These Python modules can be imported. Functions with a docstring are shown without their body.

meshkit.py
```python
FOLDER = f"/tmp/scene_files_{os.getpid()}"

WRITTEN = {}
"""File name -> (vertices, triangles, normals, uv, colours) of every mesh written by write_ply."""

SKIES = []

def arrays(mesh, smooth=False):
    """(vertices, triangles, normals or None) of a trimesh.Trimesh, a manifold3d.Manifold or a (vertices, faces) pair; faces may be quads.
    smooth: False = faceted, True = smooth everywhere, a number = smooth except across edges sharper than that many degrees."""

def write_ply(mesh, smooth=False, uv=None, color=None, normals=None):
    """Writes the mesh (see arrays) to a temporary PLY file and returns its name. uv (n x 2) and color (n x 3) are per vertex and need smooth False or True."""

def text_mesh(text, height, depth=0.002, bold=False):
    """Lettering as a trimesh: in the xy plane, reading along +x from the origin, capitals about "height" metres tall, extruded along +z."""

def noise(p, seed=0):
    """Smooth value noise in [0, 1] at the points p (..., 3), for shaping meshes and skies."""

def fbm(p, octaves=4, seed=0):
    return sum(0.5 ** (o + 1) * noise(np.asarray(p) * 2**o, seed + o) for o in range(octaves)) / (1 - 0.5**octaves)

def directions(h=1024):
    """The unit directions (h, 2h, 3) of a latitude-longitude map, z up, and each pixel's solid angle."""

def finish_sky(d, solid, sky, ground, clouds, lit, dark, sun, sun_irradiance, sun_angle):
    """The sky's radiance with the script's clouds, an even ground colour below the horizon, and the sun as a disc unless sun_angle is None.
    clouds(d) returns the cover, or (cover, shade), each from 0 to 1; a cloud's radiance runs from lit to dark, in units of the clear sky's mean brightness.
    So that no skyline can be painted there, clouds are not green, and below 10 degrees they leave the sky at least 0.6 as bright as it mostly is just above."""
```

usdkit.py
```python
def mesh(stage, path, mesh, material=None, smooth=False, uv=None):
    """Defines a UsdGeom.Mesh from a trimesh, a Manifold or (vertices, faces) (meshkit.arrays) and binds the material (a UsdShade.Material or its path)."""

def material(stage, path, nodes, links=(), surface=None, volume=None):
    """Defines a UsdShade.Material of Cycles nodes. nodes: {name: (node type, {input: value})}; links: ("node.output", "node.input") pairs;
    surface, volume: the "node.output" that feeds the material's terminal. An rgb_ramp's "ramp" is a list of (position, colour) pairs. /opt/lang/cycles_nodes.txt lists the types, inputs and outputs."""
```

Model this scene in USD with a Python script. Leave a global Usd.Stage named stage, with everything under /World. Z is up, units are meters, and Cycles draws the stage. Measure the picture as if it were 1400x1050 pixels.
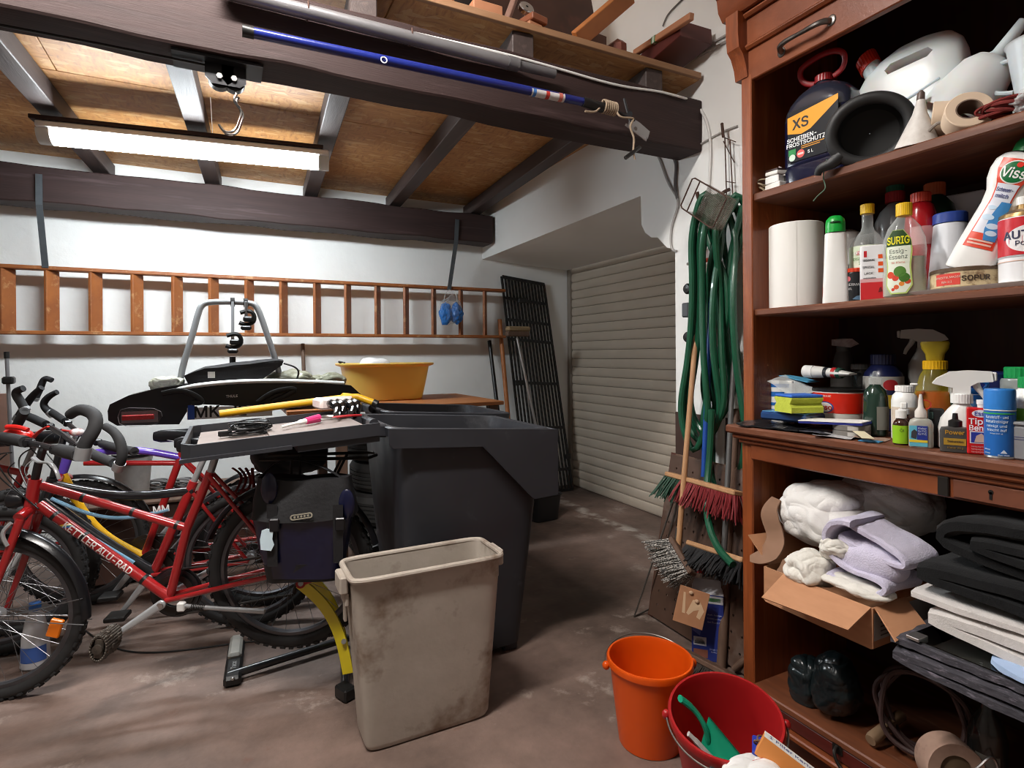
import math, random
import numpy as np, trimesh, shapely, meshkit, usdkit
from shapely.geometry import Polygon, Point, LineString, box as sbox
from pxr import Usd, UsdGeom, UsdLux, UsdShade, Gf, Sdf

stage = Usd.Stage.CreateInMemory()
UsdGeom.Xform.Define(stage, '/World')
UsdGeom.Scope.Define(stage, '/World/Looks')
random.seed(7)
rng = np.random.default_rng(7)

# ---------------------------------------------------------------- camera, light, exposure
EYE = np.array([0.0, 0.0, 1.25])
YAW, FPX, CU, CV, ROLL = math.radians(26.7), 780.0, 700.0, 485.0, 0.007
FWD = np.array([math.sin(YAW), math.cos(YAW), 0.0])
RGT = np.array([math.cos(YAW), -math.sin(YAW), 0.0])
UP = np.array([0, 0, 1.0])
cam = UsdGeom.Camera.Define(stage, '/World/camera')
right, up = RGT - ROLL * UP, UP + ROLL * RGT
cam.AddTransformOp().Set(Gf.Matrix4d(*right, 0, *up, 0, *(-FWD), 0, *EYE, 1))
cam.CreateHorizontalApertureAttr(36.0)
cam.CreateFocalLengthAttr(36.0 * FPX / 1400)
cam.CreateVerticalApertureOffsetAttr(-(525 - CV) * 36.0 / 1400)
cam.CreateClippingRangeAttr((0.05, 100))
cam.CreateExposureAttr(2.15)
TUBE_BACK, TUBE_FRONT, SKYLIGHT = 25.0, 47.0, 0.10     # emission of the two strip lamps, weak daylight
dome = UsdLux.DomeLight.Define(stage, '/World/daylight')
dome.CreateIntensityAttr(SKYLIGHT)
dome.CreateColorAttr(Gf.Vec3f(0.85, 0.93, 1.0))


def at(u, v, X=None, Y=None, Z=None, t=None):
    """the point of the room that a 1400x1050 survey reading (u, v) meets on the plane X, Y or Z = const"""
    du, dv = u - CU, v - CV
    d = FWD + (du - ROLL * dv) / FPX * RGT - (ROLL * du + dv) / FPX * UP
    if X is not None: t = (X - EYE[0]) / d[0]
    elif Y is not None: t = (Y - EYE[1]) / d[1]
    elif Z is not None: t = (Z - EYE[2]) / d[2]
    return EYE + t * d


def face_cam(p):
    return math.atan2(-p[0], p[1])


# ---------------------------------------------------------------- colours and materials
def lin(c):
    if isinstance(c, str):
        c = [int(c[i:i + 2], 16) / 255 for i in (1, 3, 5)]
        return [x / 12.92 if x <= 0.04045 else ((x + 0.055) / 1.055) ** 2.4 for x in c]
    return list(c)


MATS = {}


def M(name, c1='#888888', c2=None, rough=0.5, scale=6.0, metal=0.0, bump=0.0, bscale=60.0, detail=4.0, stretch=None, world=False,
      sharp=0.25, spec=0.5, c3=None, s3=2.0, t3=0.6, coat=0.0, trans=0.0, emit=0.0, ior=1.5, sss=0.0, sheen=0.0, rvar=0.0):
    """principled material: c1-c2 mottled by noise, an optional third tone c3 in patches, bump, roughness variation"""
    if name in MATS: return MATS[name]
    n = {'p': ('principled_bsdf', dict(base_color=lin(c1), roughness=rough, metallic=metal, specular_ior_level=spec, coat_weight=coat,
                                       transmission_weight=trans, ior=ior, sheen_weight=sheen, subsurface_weight=sss, subsurface_scale=0.02))}
    L = []
    if emit: n['p'][1].update(emission_color=lin(c1), emission_strength=emit)
    if c2 or bump or c3 or rvar:
        n['tc'] = ('geometry' if world else 'texture_coordinate', {})
        src = 'tc.position' if world else 'tc.object'
        if stretch:
            n['mp'] = ('mapping', dict(scale=stretch)); L.append((src, 'mp.vector')); src = 'mp.vector'
    if c2:
        n['n1'] = ('noise_texture', dict(scale=scale, detail=detail, roughness=0.6)); L.append((src, 'n1.vector'))
        n['r1'] = ('rgb_ramp', {'ramp': [(0.5 - sharp, lin(c1)), (0.5 + sharp, lin(c2))]}); L += [('n1.fac', 'r1.fac'), ]
        col = 'r1.color'
        if c3:
            n['n3'] = ('noise_texture', dict(scale=s3, detail=5.0, roughness=0.65)); L.append((src, 'n3.vector'))
            n['r3'] = ('rgb_ramp', {'ramp': [(t3 - 0.06, (0, 0, 0)), (t3 + 0.09, (1, 1, 1))]}); L.append(('n3.fac', 'r3.fac'))
            n['m3'] = ('mix_color', dict(b=lin(c3))); L += [('r3.color', 'm3.fac'), (col, 'm3.a')]; col = 'm3.result'
        L.append((col, 'p.base_color'))
    if rvar:
        n['nr'] = ('noise_texture', dict(scale=scale * 1.7, detail=3.0)); L.append((src, 'nr.vector'))
        n['mr'] = ('map_range', dict(from_min=0.3, from_max=0.7, to_min=max(0.03, rough - rvar), to_max=min(1, rough + rvar))); L += [('nr.fac', 'mr.value'), ('mr.result', 'p.roughness')]
    if bump:
        n['nb'] = ('noise_texture', dict(scale=bscale, detail=4.0)); L.append((src, 'nb.vector'))
        n['bp'] = ('bump', dict(strength=0.6, distance=bump)); L += [('nb.fac', 'bp.height'), ('bp.normal', 'p.normal')]
    MATS[name] = usdkit.material(stage, '/World/Looks/' + name, n, L, surface='p.BSDF')
    return MATS[name]


def plain(c, rough=0.45, metal=0.0, **k):
    """one flat colour, e.g. print on a label"""
    nm = 'tone_' + (c[1:] if isinstance(c, str) else '_'.join(str(int(x * 255)) for x in c)) + '_%d_%d' % (rough * 100, metal * 100)
    return M(nm, c, rough=rough, metal=metal, **k)


def film(name, c, opacity=0.15, rough=0.1, gloss=0.5):
    """thin clear plastic: transparent mixed with a tinted diffuse-glossy film"""
    if name in MATS: return MATS[name]
    n = {'t': ('transparent_bsdf', dict(color=(1, 1, 1))), 'p': ('principled_bsdf', dict(base_color=lin(c), roughness=rough, specular_ior_level=gloss)),
         'fr': ('layer_weight', dict(blend=0.35)), 'ad': ('math', dict(math_type='multiply_add', use_clamp=True, value2=0.55, value3=opacity)), 'm': ('mix_closure', {})}
    L = [('fr.facing', 'ad.value1'), ('ad.value', 'm.fac'), ('t.BSDF', 'm.closure1'), ('p.BSDF', 'm.closure2')]
    MATS[name] = usdkit.material(stage, '/World/Looks/' + name, n, L, surface='m.closure')
    return MATS[name]


def pane(name, c=(.9, .95, .93)):
    """clear sheet glass: see-through, mirror-like at a flat angle"""
    return usdkit.material(stage, '/World/Looks/' + name, {'t': ('transparent_bsdf', dict(color=c)), 'g': ('glossy_bsdf', dict(color=(1, 1, 1), roughness=.02)), 'f': ('fresnel', dict(IOR=1.45)), 'm': ('mix_closure', {})},
                           [('f.fac', 'm.fac'), ('t.BSDF', 'm.closure1'), ('g.BSDF', 'm.closure2')], surface='m.closure')


# ---------------------------------------------------------------- scene tree helpers
COUNT = {}


def path_for(parent, name):
    k = (parent, name)
    COUNT[k] = COUNT.get(k, -1) + 1
    return f'{parent}/{name}' + (f'_{COUNT[k]:03d}' if COUNT[k] else '')


def meta(prim, label=None, cat=None, group=None, kind=None):
    for k, val in (('label', label), ('category', cat), ('group', group), ('kind', kind)):
        if val: prim.SetCustomDataByKey(k, val)


def rotz(a):
    c, s = math.cos(a), math.sin(a)
    m = np.eye(4); m[:2, :2] = [[c, -s], [s, c]]
    return m


def frame(o, x, y, z):
    m = np.eye(4); m[:3, 0], m[:3, 1], m[:3, 2], m[:3, 3] = x, y, z, o
    return m


def unit(a):
    a = np.asarray(a, float)
    return a / max(np.linalg.norm(a), 1e-12)


class Thing:
    """a top-level object: an Xform at the thing's base; its parts are meshes below it. Meshes come in local coordinates, or in room coordinates when world=True"""
    def __init__(self, name, label, cat, loc=(0, 0, 0), rz=0.0, group=None, kind=None, mat=None, world=False):
        self.path = path_for('/World', name)
        x = UsdGeom.Xform.Define(stage, self.path)
        m = rotz(rz) if mat is None else np.array(mat, float)
        if mat is None: m[:3, 3] = loc
        self.m, self.inv, self.world = m, np.linalg.inv(m), world
        x.AddTransformOp().Set(Gf.Matrix4d(*m.T.ravel().tolist()))
        self.prim = x.GetPrim()
        self.label, self.cat, self.group = label, cat, group
        meta(self.prim, label, cat, group, kind)

    def part(self, name, mesh, mat, parent=None, smooth=35, label=None, kind=None, tf=None):
        p = path_for(parent or self.path, name)
        if isinstance(mesh, list): mesh = cat(*mesh)
        if tf is not None or self.world:
            mesh = mesh.copy()
            if tf is not None: mesh.apply_transform(tf)
            if self.world: mesh.apply_transform(self.inv)
        g = usdkit.mesh(stage, p, mesh, mat, smooth=smooth)
        meta(g.GetPrim(), label, kind=kind)
        return p

    def copy(self, name, label=None, loc=(0, 0, 0), rz=0.0, group=None, mat=None):
        p = path_for('/World', name)
        x = UsdGeom.Xform.Define(stage, p)
        m = rotz(rz) if mat is None else np.array(mat, float)
        if mat is None: m[:3, 3] = loc
        x.GetPrim().GetReferences().AddInternalReference(self.path)
        x.ClearXformOpOrder(); x.MakeMatrixXform().Set(Gf.Matrix4d(*m.T.ravel().tolist()))
        x.GetPrim().SetInstanceable(True)
        meta(x.GetPrim(), label or self.label, self.cat, group or self.group)
        return x


def single(name, label, cat, mesh, mat, group=None, smooth=35, kind=None):
    """a thing that is one mesh, given in room coordinates; its origin goes to the middle of its base"""
    if isinstance(mesh, list): mesh = globals()['cat'](*mesh)
    p = path_for('/World', name)
    mesh = mesh.copy(); b = mesh.bounds; o = np.array([(b[0, 0] + b[1, 0]) / 2, (b[0, 1] + b[1, 1]) / 2, b[0, 2]])
    mesh.apply_translation(-o)
    g = usdkit.mesh(stage, p, mesh, mat, smooth=smooth)
    g.AddTranslateOp().Set(Gf.Vec3d(*o.tolist()))
    meta(g.GetPrim(), label, cat, group, kind)
    return p


def struct(name, mesh, mat, parent=None, smooth=False):
    p = path_for(parent or '/World', name)
    g = usdkit.mesh(stage, p, mesh, mat, smooth=smooth)
    if parent is None: meta(g.GetPrim(), kind='structure')
    return p


# ---------------------------------------------------------------- shapes
def cat(*ms):
    ms = [m for m in ms if m is not None]
    return trimesh.util.concatenate(ms) if len(ms) > 1 else ms[0]


def tm(v, f):
    f = np.asarray(f)
    if f.shape[1] == 4: f = np.vstack([f[:, [0, 1, 2]], f[:, [0, 2, 3]]])
    return trimesh.Trimesh(np.asarray(v, float), f, process=False)


def hull(pts):
    return trimesh.convex.convex_hull(np.asarray(pts, float))


def box(lo, hi, r=0.0):
    """box from corner to corner with chamfered edges"""
    lo, hi = np.minimum(lo, hi).astype(float), np.maximum(lo, hi).astype(float)
    if r <= 0:
        m = trimesh.creation.box(hi - lo); m.apply_translation((lo + hi) / 2); return m
    r = min(r, 0.49 * (hi - lo).min())
    pts = []
    for i in (0, 1):
        for j in (0, 1):
            for k in (0, 1):
                c = np.array([(lo, hi)[i][0], (lo, hi)[j][1], (lo, hi)[k][2]]); s = np.array([1 - 2 * i, 1 - 2 * j, 1 - 2 * k]) * r
                pts += [c + s * (1, 1, 0), c + s * (1, 0, 1), c + s * (0, 1, 1)]
    return hull(pts)


def cbox(c, size, r=0.0, rz=0.0):
    s = np.asarray(size, float) / 2
    m = box(-s, s, r)
    if rz: m.apply_transform(rotz(rz))
    m.apply_translation(c)
    return m


def beam(p0, p1, w, h, r=0.003, upv=(0, 0, 1)):
    """square-section bar between two points, w across, h along upv"""
    p0, p1 = np.asarray(p0, float), np.asarray(p1, float)
    y = unit(p1 - p0); x = unit(np.cross(y, upv)); z = np.cross(x, y)
    m = box((-w / 2, 0, -h / 2), (w / 2, np.linalg.norm(p1 - p0), h / 2), r)
    m.apply_transform(frame(p0, x, y, z))
    return m


def tube(pts, r, n=10, closed=False, caps=True, flat=None, upv=None):
    """swept round tube (flat: ellipse ratio along the second axis); r a number or one radius per point"""
    P = np.asarray(pts, float); k = len(P); R = np.broadcast_to(np.asarray(r, float), (k,))
    T = np.zeros_like(P)
    if closed: T = np.roll(P, -1, 0) - np.roll(P, 1, 0)
    else:
        T[1:-1] = P[2:] - P[:-2]; T[0] = P[1] - P[0]; T[-1] = P[-1] - P[-2]
    T /= np.maximum(np.linalg.norm(T, axis=1, keepdims=True), 1e-12)
    a = np.array(upv, float) if upv is not None else (np.array([0, 0, 1.0]) if abs(T[0][2]) < 0.9 else np.array([1.0, 0, 0]))
    N = unit(np.cross(T[0], a)); rings = []; ang = np.arange(n) * 2 * math.pi / n
    for i in range(k):
        N = unit(N - T[i] * (N @ T[i])); B = np.cross(T[i], N)
        rings.append(P[i] + R[i] * (np.cos(ang)[:, None] * N + np.sin(ang)[:, None] * B * (flat or 1.0)))
    return skin(np.array(rings), closed, caps)


def skin(rings, closed=False, caps=True, flip=False):
    """surface through rings (k, n, 3) of equal length"""
    k, n = rings.shape[:2]; V = rings.reshape(-1, 3); F = []
    i = np.arange(n); j = (i + 1) % n
    for a in range(k if closed else k - 1):
        b = (a + 1) % k
        F.append(np.stack([a * n + i, a * n + j, b * n + j, b * n + i], 1))
    F = np.vstack(F); F = np.vstack([F[:, [0, 1, 2]], F[:, [0, 2, 3]]])
    if caps and not closed:
        c0, c1 = len(V), len(V) + 1
        V = np.vstack([V, rings[0].mean(0), rings[-1].mean(0)])
        F = np.vstack([F, np.stack([j, i, np.full(n, c0)], 1), np.stack([(k - 1) * n + i, (k - 1) * n + j, np.full(n, c1)], 1)])
    m = tm(V, F[:, ::-1] if flip else F)
    return m


def spline(pts, n=40, closed=False):
    from scipy.interpolate import CubicSpline
    P = np.asarray(pts, float)
    if closed: P = np.vstack([P, P[:1]])
    d = np.r_[0, np.cumsum(np.maximum(np.linalg.norm(np.diff(P, axis=0), axis=1), 1e-9))]
    cs = CubicSpline(d, P, bc_type='periodic' if closed else 'natural')
    return cs(np.linspace(0, d[-1], n, endpoint=not closed))


def lathe(prof, n=32, caps=False):
    """profile [(r, z), ...] turned about z; from the bottom outwards up: outward normals"""
    a = np.arange(n) * 2 * math.pi / n
    rings = np.array([[(max(r, 1e-5) * c, max(r, 1e-5) * s, z) for c, s in zip(np.cos(a), np.sin(a))] for r, z in prof])
    return skin(rings, caps=caps)


def loft(secs, n=32, e=2.0, caps=True):
    """stacked superellipse sections (z, rx, ry[, exponent[, ox, oy]])"""
    a = np.arange(n) * 2 * math.pi / n; rings = []
    for s in secs:
        z, rx, ry = s[:3]; ee = s[3] if len(s) > 3 and s[3] else e; ox, oy = (s[4], s[5]) if len(s) > 5 else (0, 0)
        c, si = np.cos(a), np.sin(a)
        rings.append(np.stack([ox + rx * np.sign(c) * np.abs(c) ** (2 / ee), oy + ry * np.sign(si) * np.abs(si) ** (2 / ee), np.full(n, z)], 1))
    return skin(np.array(rings), caps=caps)


def cyl(p0, p1, r, n=16, r1=None):
    return tube([p0, p1], [r, r if r1 is None else r1], n)


def prism(poly, h, plane='xy', o=(0, 0, 0)):
    """extruded outline; plane gives the outline's axes, the extrusion goes along the third"""
    if not hasattr(poly, 'exterior') and not hasattr(poly, 'geoms'): poly = Polygon(poly)
    if not poly.is_valid: poly = poly.buffer(0)
    ms = [trimesh.creation.extrude_polygon(g, h, engine='earcut') for g in getattr(poly, 'geoms', [poly])]
    m = cat(*ms)
    if plane == 'xz': m.apply_transform(frame((0, 0, 0), (1, 0, 0), (0, 0, 1), (0, -1, 0)))
    elif plane == 'yz': m.apply_transform(frame((0, 0, 0), (0, 1, 0), (0, 0, 1), (1, 0, 0)))
    m.apply_translation(o)
    return m


def rrect(w, h, r, cx=0, cy=0):
    return sbox(cx - w / 2 + r, cy - h / 2 + r, cx + w / 2 - r, cy + h / 2 - r).buffer(r, quad_segs=4)


def text(t, h, d=0.0006, bold=False, maxw=None, sx=1.0):
    m = meshkit.text_mesh(t, h, d, bold)
    b = m.bounds; m.apply_translation([-(b[0, 0] + b[1, 0]) / 2, -h / 2, 0])
    w = b[1, 0] - b[0, 0]
    if maxw and w * sx > maxw: sx = maxw / w
    if sx != 1.0: m.apply_scale([sx, 1, 1])
    return m


def decal(mesh2d, o=(0, 0, 0)):
    """print drawn in xy stands upright on a thing's front: x right, y up, facing local -y, at o"""
    m = mesh2d.copy(); m.apply_transform(frame(o, (1, 0, 0), (0, 0, 1), (0, -1, 0)))
    return m


def wrap(mesh2d, R, z=0.0, th=0.0, ratio=1.0, sub=0.01):
    """print drawn in xy laid on a cylinder of radius R about z, middle facing -y turned by th"""
    m = mesh2d.copy()
    try:
        v, f = trimesh.remesh.subdivide_to_size(m.vertices, m.faces, max(sub, R * 0.25)); m = tm(v, f)
    except Exception: pass
    v = np.array(m.vertices); a = v[:, 0] / R + th; rr = R + v[:, 2]
    return tm(np.stack([rr * np.sin(a), -rr * np.cos(a) * ratio, v[:, 1] + z], 1), m.faces)


def band(R, z0, z1, a0=-1.4, a1=1.4, n=20, d=0.0005, ratio=1.0):
    """a paper label on a cylinder: from angle a0 to a1 round the front"""
    a = np.linspace(a0, a1, n); V = []
    for rr in (R, R + d):
        for z in (z0, z1): V.append(np.stack([rr * np.sin(a), -rr * ratio * np.cos(a), np.full(n, z)], 1))
    i = np.arange(n - 1); q = lambda A, B: np.stack([A * n + i, A * n + i + 1, B * n + i + 1, B * n + i], 1)
    e = [[0, 2 * n, 3 * n, n], [n - 1, 2 * n - 1, 4 * n - 1, 3 * n - 1]]
    return tm(np.vstack(V), np.vstack([q(2, 3), q(1, 0), q(0, 2), q(3, 1), e]))


def shake(m, amp, scale, seed=0):
    """displace a mesh's points by smooth noise"""
    v = np.array(m.vertices); P = v * scale
    d = np.stack([meshkit.fbm(P + 11.3 * k, 3, seed + k) - 0.5 for k in range(3)], 1)
    m = m.copy(); m.vertices = v + d * 2 * amp
    return m


def rot(axis, a, p=(0, 0, 0)):
    return trimesh.transformations.rotation_matrix(a, axis, p)


def moved(m, *tfs):
    m = m.copy()
    for t in tfs:
        if np.shape(t) == (4, 4): m.apply_transform(t)
        else: m.apply_translation(t)
    return m


def ellipsoid(c, r, sub=2):
    m = trimesh.creation.icosphere(sub, 1.0); m.apply_scale(r); m.apply_translation(c)
    return m


def blob(c, r, amp=0.2, scale=6.0, seed=0, sub=3):
    m = trimesh.creation.icosphere(sub, 1.0); v = np.array(m.vertices)
    d = 1 + amp * 2 * (meshkit.fbm(v * scale / 3 + 5, 4, seed) - 0.5)
    m.vertices = v * d[:, None] * np.asarray(r) + np.asarray(c)
    return m


def solid(m):
    import manifold3d as mf
    m = m.copy(); m.merge_vertices()
    return mf.Manifold(mf.Mesh(np.asarray(m.vertices, np.float32), np.asarray(m.faces, np.uint32)))


def cut(a, *bs):
    s = solid(a)
    for b in bs: s = s - solid(b)
    g = s.to_mesh()
    return tm(np.array(g.vert_properties[:, :3]), np.array(g.tri_verts))
# ================================================================ the room
XW, XD, YB, YF, XL, ZC = 2.05, 2.93, 4.65, -2.6, -2.9, 3.78
plaster = M('plaster_white', '#f0f0ee', '#e7e6e3', rough=0.9, scale=1.3, bump=0.003, bscale=22, world=True, c3='#d6d1ca', s3=0.9, t3=0.74)
def concrete_material():
    """brownish worn concrete with pale scuffs and a chipped pale line along the old door sill"""
    n = {'tc': ('geometry', {}), 'a': ('noise_texture', dict(scale=1.5, detail=8.0, roughness=.65)), 'ra': ('rgb_ramp', {'ramp': [(.36, lin('#54453d')), (.66, lin('#887268'))]}), 'b': ('noise_texture', dict(scale=2.6, detail=9.0, roughness=.72)), 'rb': ('rgb_ramp', {'ramp': [(.585, (0, 0, 0)), (.70, (1, 1, 1))]}),
         'mb': ('mix_color', dict(b=lin('#a3958b'))), 'sx': ('separate_xyz', {}), 'wob': ('math', dict(math_type='multiply_add', value2=.35, value3=-.175)), 'x1': ('math', dict(math_type='add')), 'x2': ('math', dict(math_type='subtract', value2=2.56)), 'x3': ('math', dict(math_type='absolute')), 'band': ('map_range', dict(clamp=True, from_min=.012, from_max=.07, to_min=1.0, to_max=0.0)),
         'c': ('noise_texture', dict(scale=9.0, detail=6.0)), 'rc': ('rgb_ramp', {'ramp': [(.42, (0, 0, 0)), (.56, (1, 1, 1))]}), 'bc': ('math', dict(math_type='multiply')), 'mc': ('mix_color', dict(b=lin('#b5aca3'))), 'd': ('noise_texture', dict(scale=4.0, detail=7.0, roughness=.7)), 'rd': ('rgb_ramp', {'ramp': [(.63, (0, 0, 0)), (.74, (1, 1, 1))]}), 'md': ('mix_color', dict(b=lin('#6b4a3d'))),
         'r': ('map_range', dict(from_min=.3, from_max=.7, to_min=.42, to_max=.78)), 'fine': ('noise_texture', dict(scale=48.0, detail=5.0)), 'bp': ('bump', dict(strength=.5, distance=.003)), 'p': ('principled_bsdf', {})}
    L = [('tc.position', k + '.vector') for k in ('a', 'b', 'c', 'd', 'fine')] + [('tc.position', 'sx.vector'), ('a.fac', 'ra.fac'), ('b.fac', 'rb.fac'), ('rb.color', 'mb.fac'), ('ra.color', 'mb.a'), ('a.fac', 'wob.value1'), ('sx.x', 'x1.value1'), ('wob.value', 'x1.value2'), ('x1.value', 'x2.value1'), ('x2.value', 'x3.value1'), ('x3.value', 'band.value'),
         ('c.fac', 'rc.fac'), ('rc.color', 'bc.value1'), ('band.result', 'bc.value2'), ('bc.value', 'mc.fac'), ('mb.result', 'md.a'), ('d.fac', 'rd.fac'), ('rd.color', 'md.fac'), ('md.result', 'mc.a'), ('mc.result', 'p.base_color'), ('b.fac', 'r.value'), ('r.result', 'p.roughness'), ('fine.fac', 'bp.height'), ('bp.normal', 'p.normal')]
    return usdkit.material(stage, '/World/Looks/concrete_floor', n, L, surface='p.BSDF')


concrete = concrete_material()
darkwood = M('dark_stained_timber', '#3c2b29', '#2c201f', spec=0.3, rough=0.66, scale=3, stretch=(0.5, 8, 8), bump=0.0013, bscale=30, c3='#524040', s3=1.5, t3=0.66)
joistwood = M('dark_joist_timber', '#4c3e3a', '#362b29', rough=0.6, scale=3, stretch=(8, 0.5, 8), bump=0.0013, bscale=30, c3='#63544e', s3=1.5, t3=0.62)


def osb_material():
    """strand board: long flakes in two directions, chosen flake by flake, with scattered pale chips"""
    n = {'tc': ('geometry', {}), 'p': ('principled_bsdf', dict(roughness=0.62)), 'bp': ('bump', dict(strength=0.3, distance=0.002)), 'cell': ('voronoi_texture', dict(scale=16.0, randomness=1.0)), 'cs': ('separate_color', {}),
         'w': ('noise_texture', dict(scale=7.0, detail=2.0)), 'wm': ('mix_vector', dict(fac=0.05)), 'sel': ('math', dict(math_type='greater_than', value2=0.42)), 'mx': ('mix_color', {}), 'chip': ('rgb_ramp', {'ramp': [(0.80, (0, 0, 0)), (0.88, (1, 1, 1))]}), 'cm': ('mix_color', dict(b=lin('#cfa877'))), 'half': ('math', dict(math_type='multiply', value2=0.55))}
    L = [('tc.position', 'w.vector'), ('tc.position', 'wm.a'), ('w.color', 'wm.b'), ('wm.result', 'cell.vector'), ('cell.color', 'cs.color'), ('cs.r', 'sel.value1'), ('sel.value', 'mx.fac')]
    for k, (sc, ro) in enumerate((((9, 75, 20), 0.25), ((60, 13, 20), -0.35))):
        n[f'm{k}'] = ('mapping', dict(scale=sc, rotation=(0, 0, ro))); n[f'n{k}'] = ('noise_texture', dict(scale=1.0, detail=3.0, roughness=0.6)); n[f'r{k}'] = ('rgb_ramp', {'ramp': [(0.22, lin('#835a38')), (0.45, lin('#b07a47')), (0.62, lin('#ba8850')), (0.8, lin('#c69762'))]})
        L += [('wm.result', f'm{k}.vector'), (f'm{k}.vector', f'n{k}.vector'), (f'n{k}.fac', f'r{k}.fac'), (f'r{k}.color', 'mx.' + 'ab'[k])]
    n['vm'] = ('mapping', dict(scale=(17, 46, 20), rotation=(0, 0, 0.4))); n['v'] = ('voronoi_texture', dict(scale=1.0)); n['vs'] = ('separate_color', {})
    L += [('wm.result', 'vm.vector'), ('vm.vector', 'v.vector'), ('v.color', 'vs.color'), ('vs.g', 'chip.fac'), ('chip.color', 'half.value1'), ('half.value', 'cm.fac'), ('mx.result', 'cm.a'), ('cm.result', 'p.base_color'), ('n0.fac', 'bp.height'), ('bp.normal', 'p.normal')]
    return usdkit.material(stage, '/World/Looks/osb_board', n, L, surface='p.BSDF')


render_grey = M('grey_cement_render', '#8d8882', '#7d7872', rough=.9, scale=2, world=True)
osb = osb_material()
struct('floor', box((XL - 0.2, YF - 0.2, -0.15), (XD + 0.4, YB + 0.2, 0)), concrete)
struct('ceiling', box((XL - 0.2, YF - 0.2, ZC), (XD + 0.4, YB + 0.2, ZC + 0.12)), plaster)
struct('wall_back', box((XL - 0.2, YB, 0), (XD + 0.4, YB + 0.2, ZC)), plaster)
struct('wall_left', box((XL - 0.2, YF, 0), (XL, YB, ZC)), render_grey)
struct('wall_front', box((XL - 0.2, YF - 0.2, 0), (XD + 0.4, YF, ZC)), render_grey)
# right wall with the deep opening of the roller door; the lintel ends in a rounded bracket
outline = [(YF, 0), (2.22, 0), (2.22, 1.78), (2.28, 1.80), (2.35, 1.865), (2.40, 1.875), (2.45, 1.91), (2.48, 1.96), (2.485, 2.12), (YB, 2.10), (YB, ZC), (YF, ZC)]
wr = prism(outline, XD - XW, 'yz', (XW, 0, 0))
v = np.array(wr.vertices); v[(v[:, 0] > XD - 0.01) & (v[:, 2] > 1.7) & (v[:, 2] < 2.2), 2] = 2.055; wr.vertices = v
struct('wall_right', wr, plaster)
struct('trim_1', box((XW - 0.006, 1.42, 0), (XW, 2.222, 0.955), 0.002), M('brown_dado_paint', '#4a352d', '#3c2a24', rough=0.55, scale=5, world=True))
# roller door: a Mesh per slat, with guide rails
slatm = M('beige_shutter_slat', '#c4b7a7', '#b9ac9c', rough=0.5, scale=3, world=True)
guide = M('shutter_guide_rail', '#8d8378', rough=0.4)
door = UsdGeom.Xform.Define(stage, '/World/door_1').GetPrim(); meta(door, kind='structure')
nsl = 26; hs = 2.09 / nsl
zz = np.linspace(0, 1, 9)
for i in range(nsl):
    z0 = 0.004 + i * hs
    prof = [(-0.002, z0 + 0.001)] + [(-0.0045 - 0.0065 * math.sin(math.pi * s) ** 0.55, z0 + 0.004 + s * (hs - 0.009)) for s in zz] + [(-0.002, z0 + hs - 0.002), (0.012, z0 + hs - 0.002), (0.012, z0 + 0.001)]
    m = prism([(a, b) for a, b in prof][::-1], YB - 2.1, 'xz'); m.apply_transform(frame((0, 0, 0), (1, 0, 0), (0, 1, 0), (0, 0, 1))); m.apply_translation((XD + 0.035, YB, 0))
    struct('slat', m, slatm, '/World/door_1', smooth=25)
struct('backing', box((XD + 0.048, 2.1, 0), (XD + 0.06, YB, 2.1)), M('shutter_gap', '#3a342f', rough=0.8), '/World/door_1')
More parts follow.
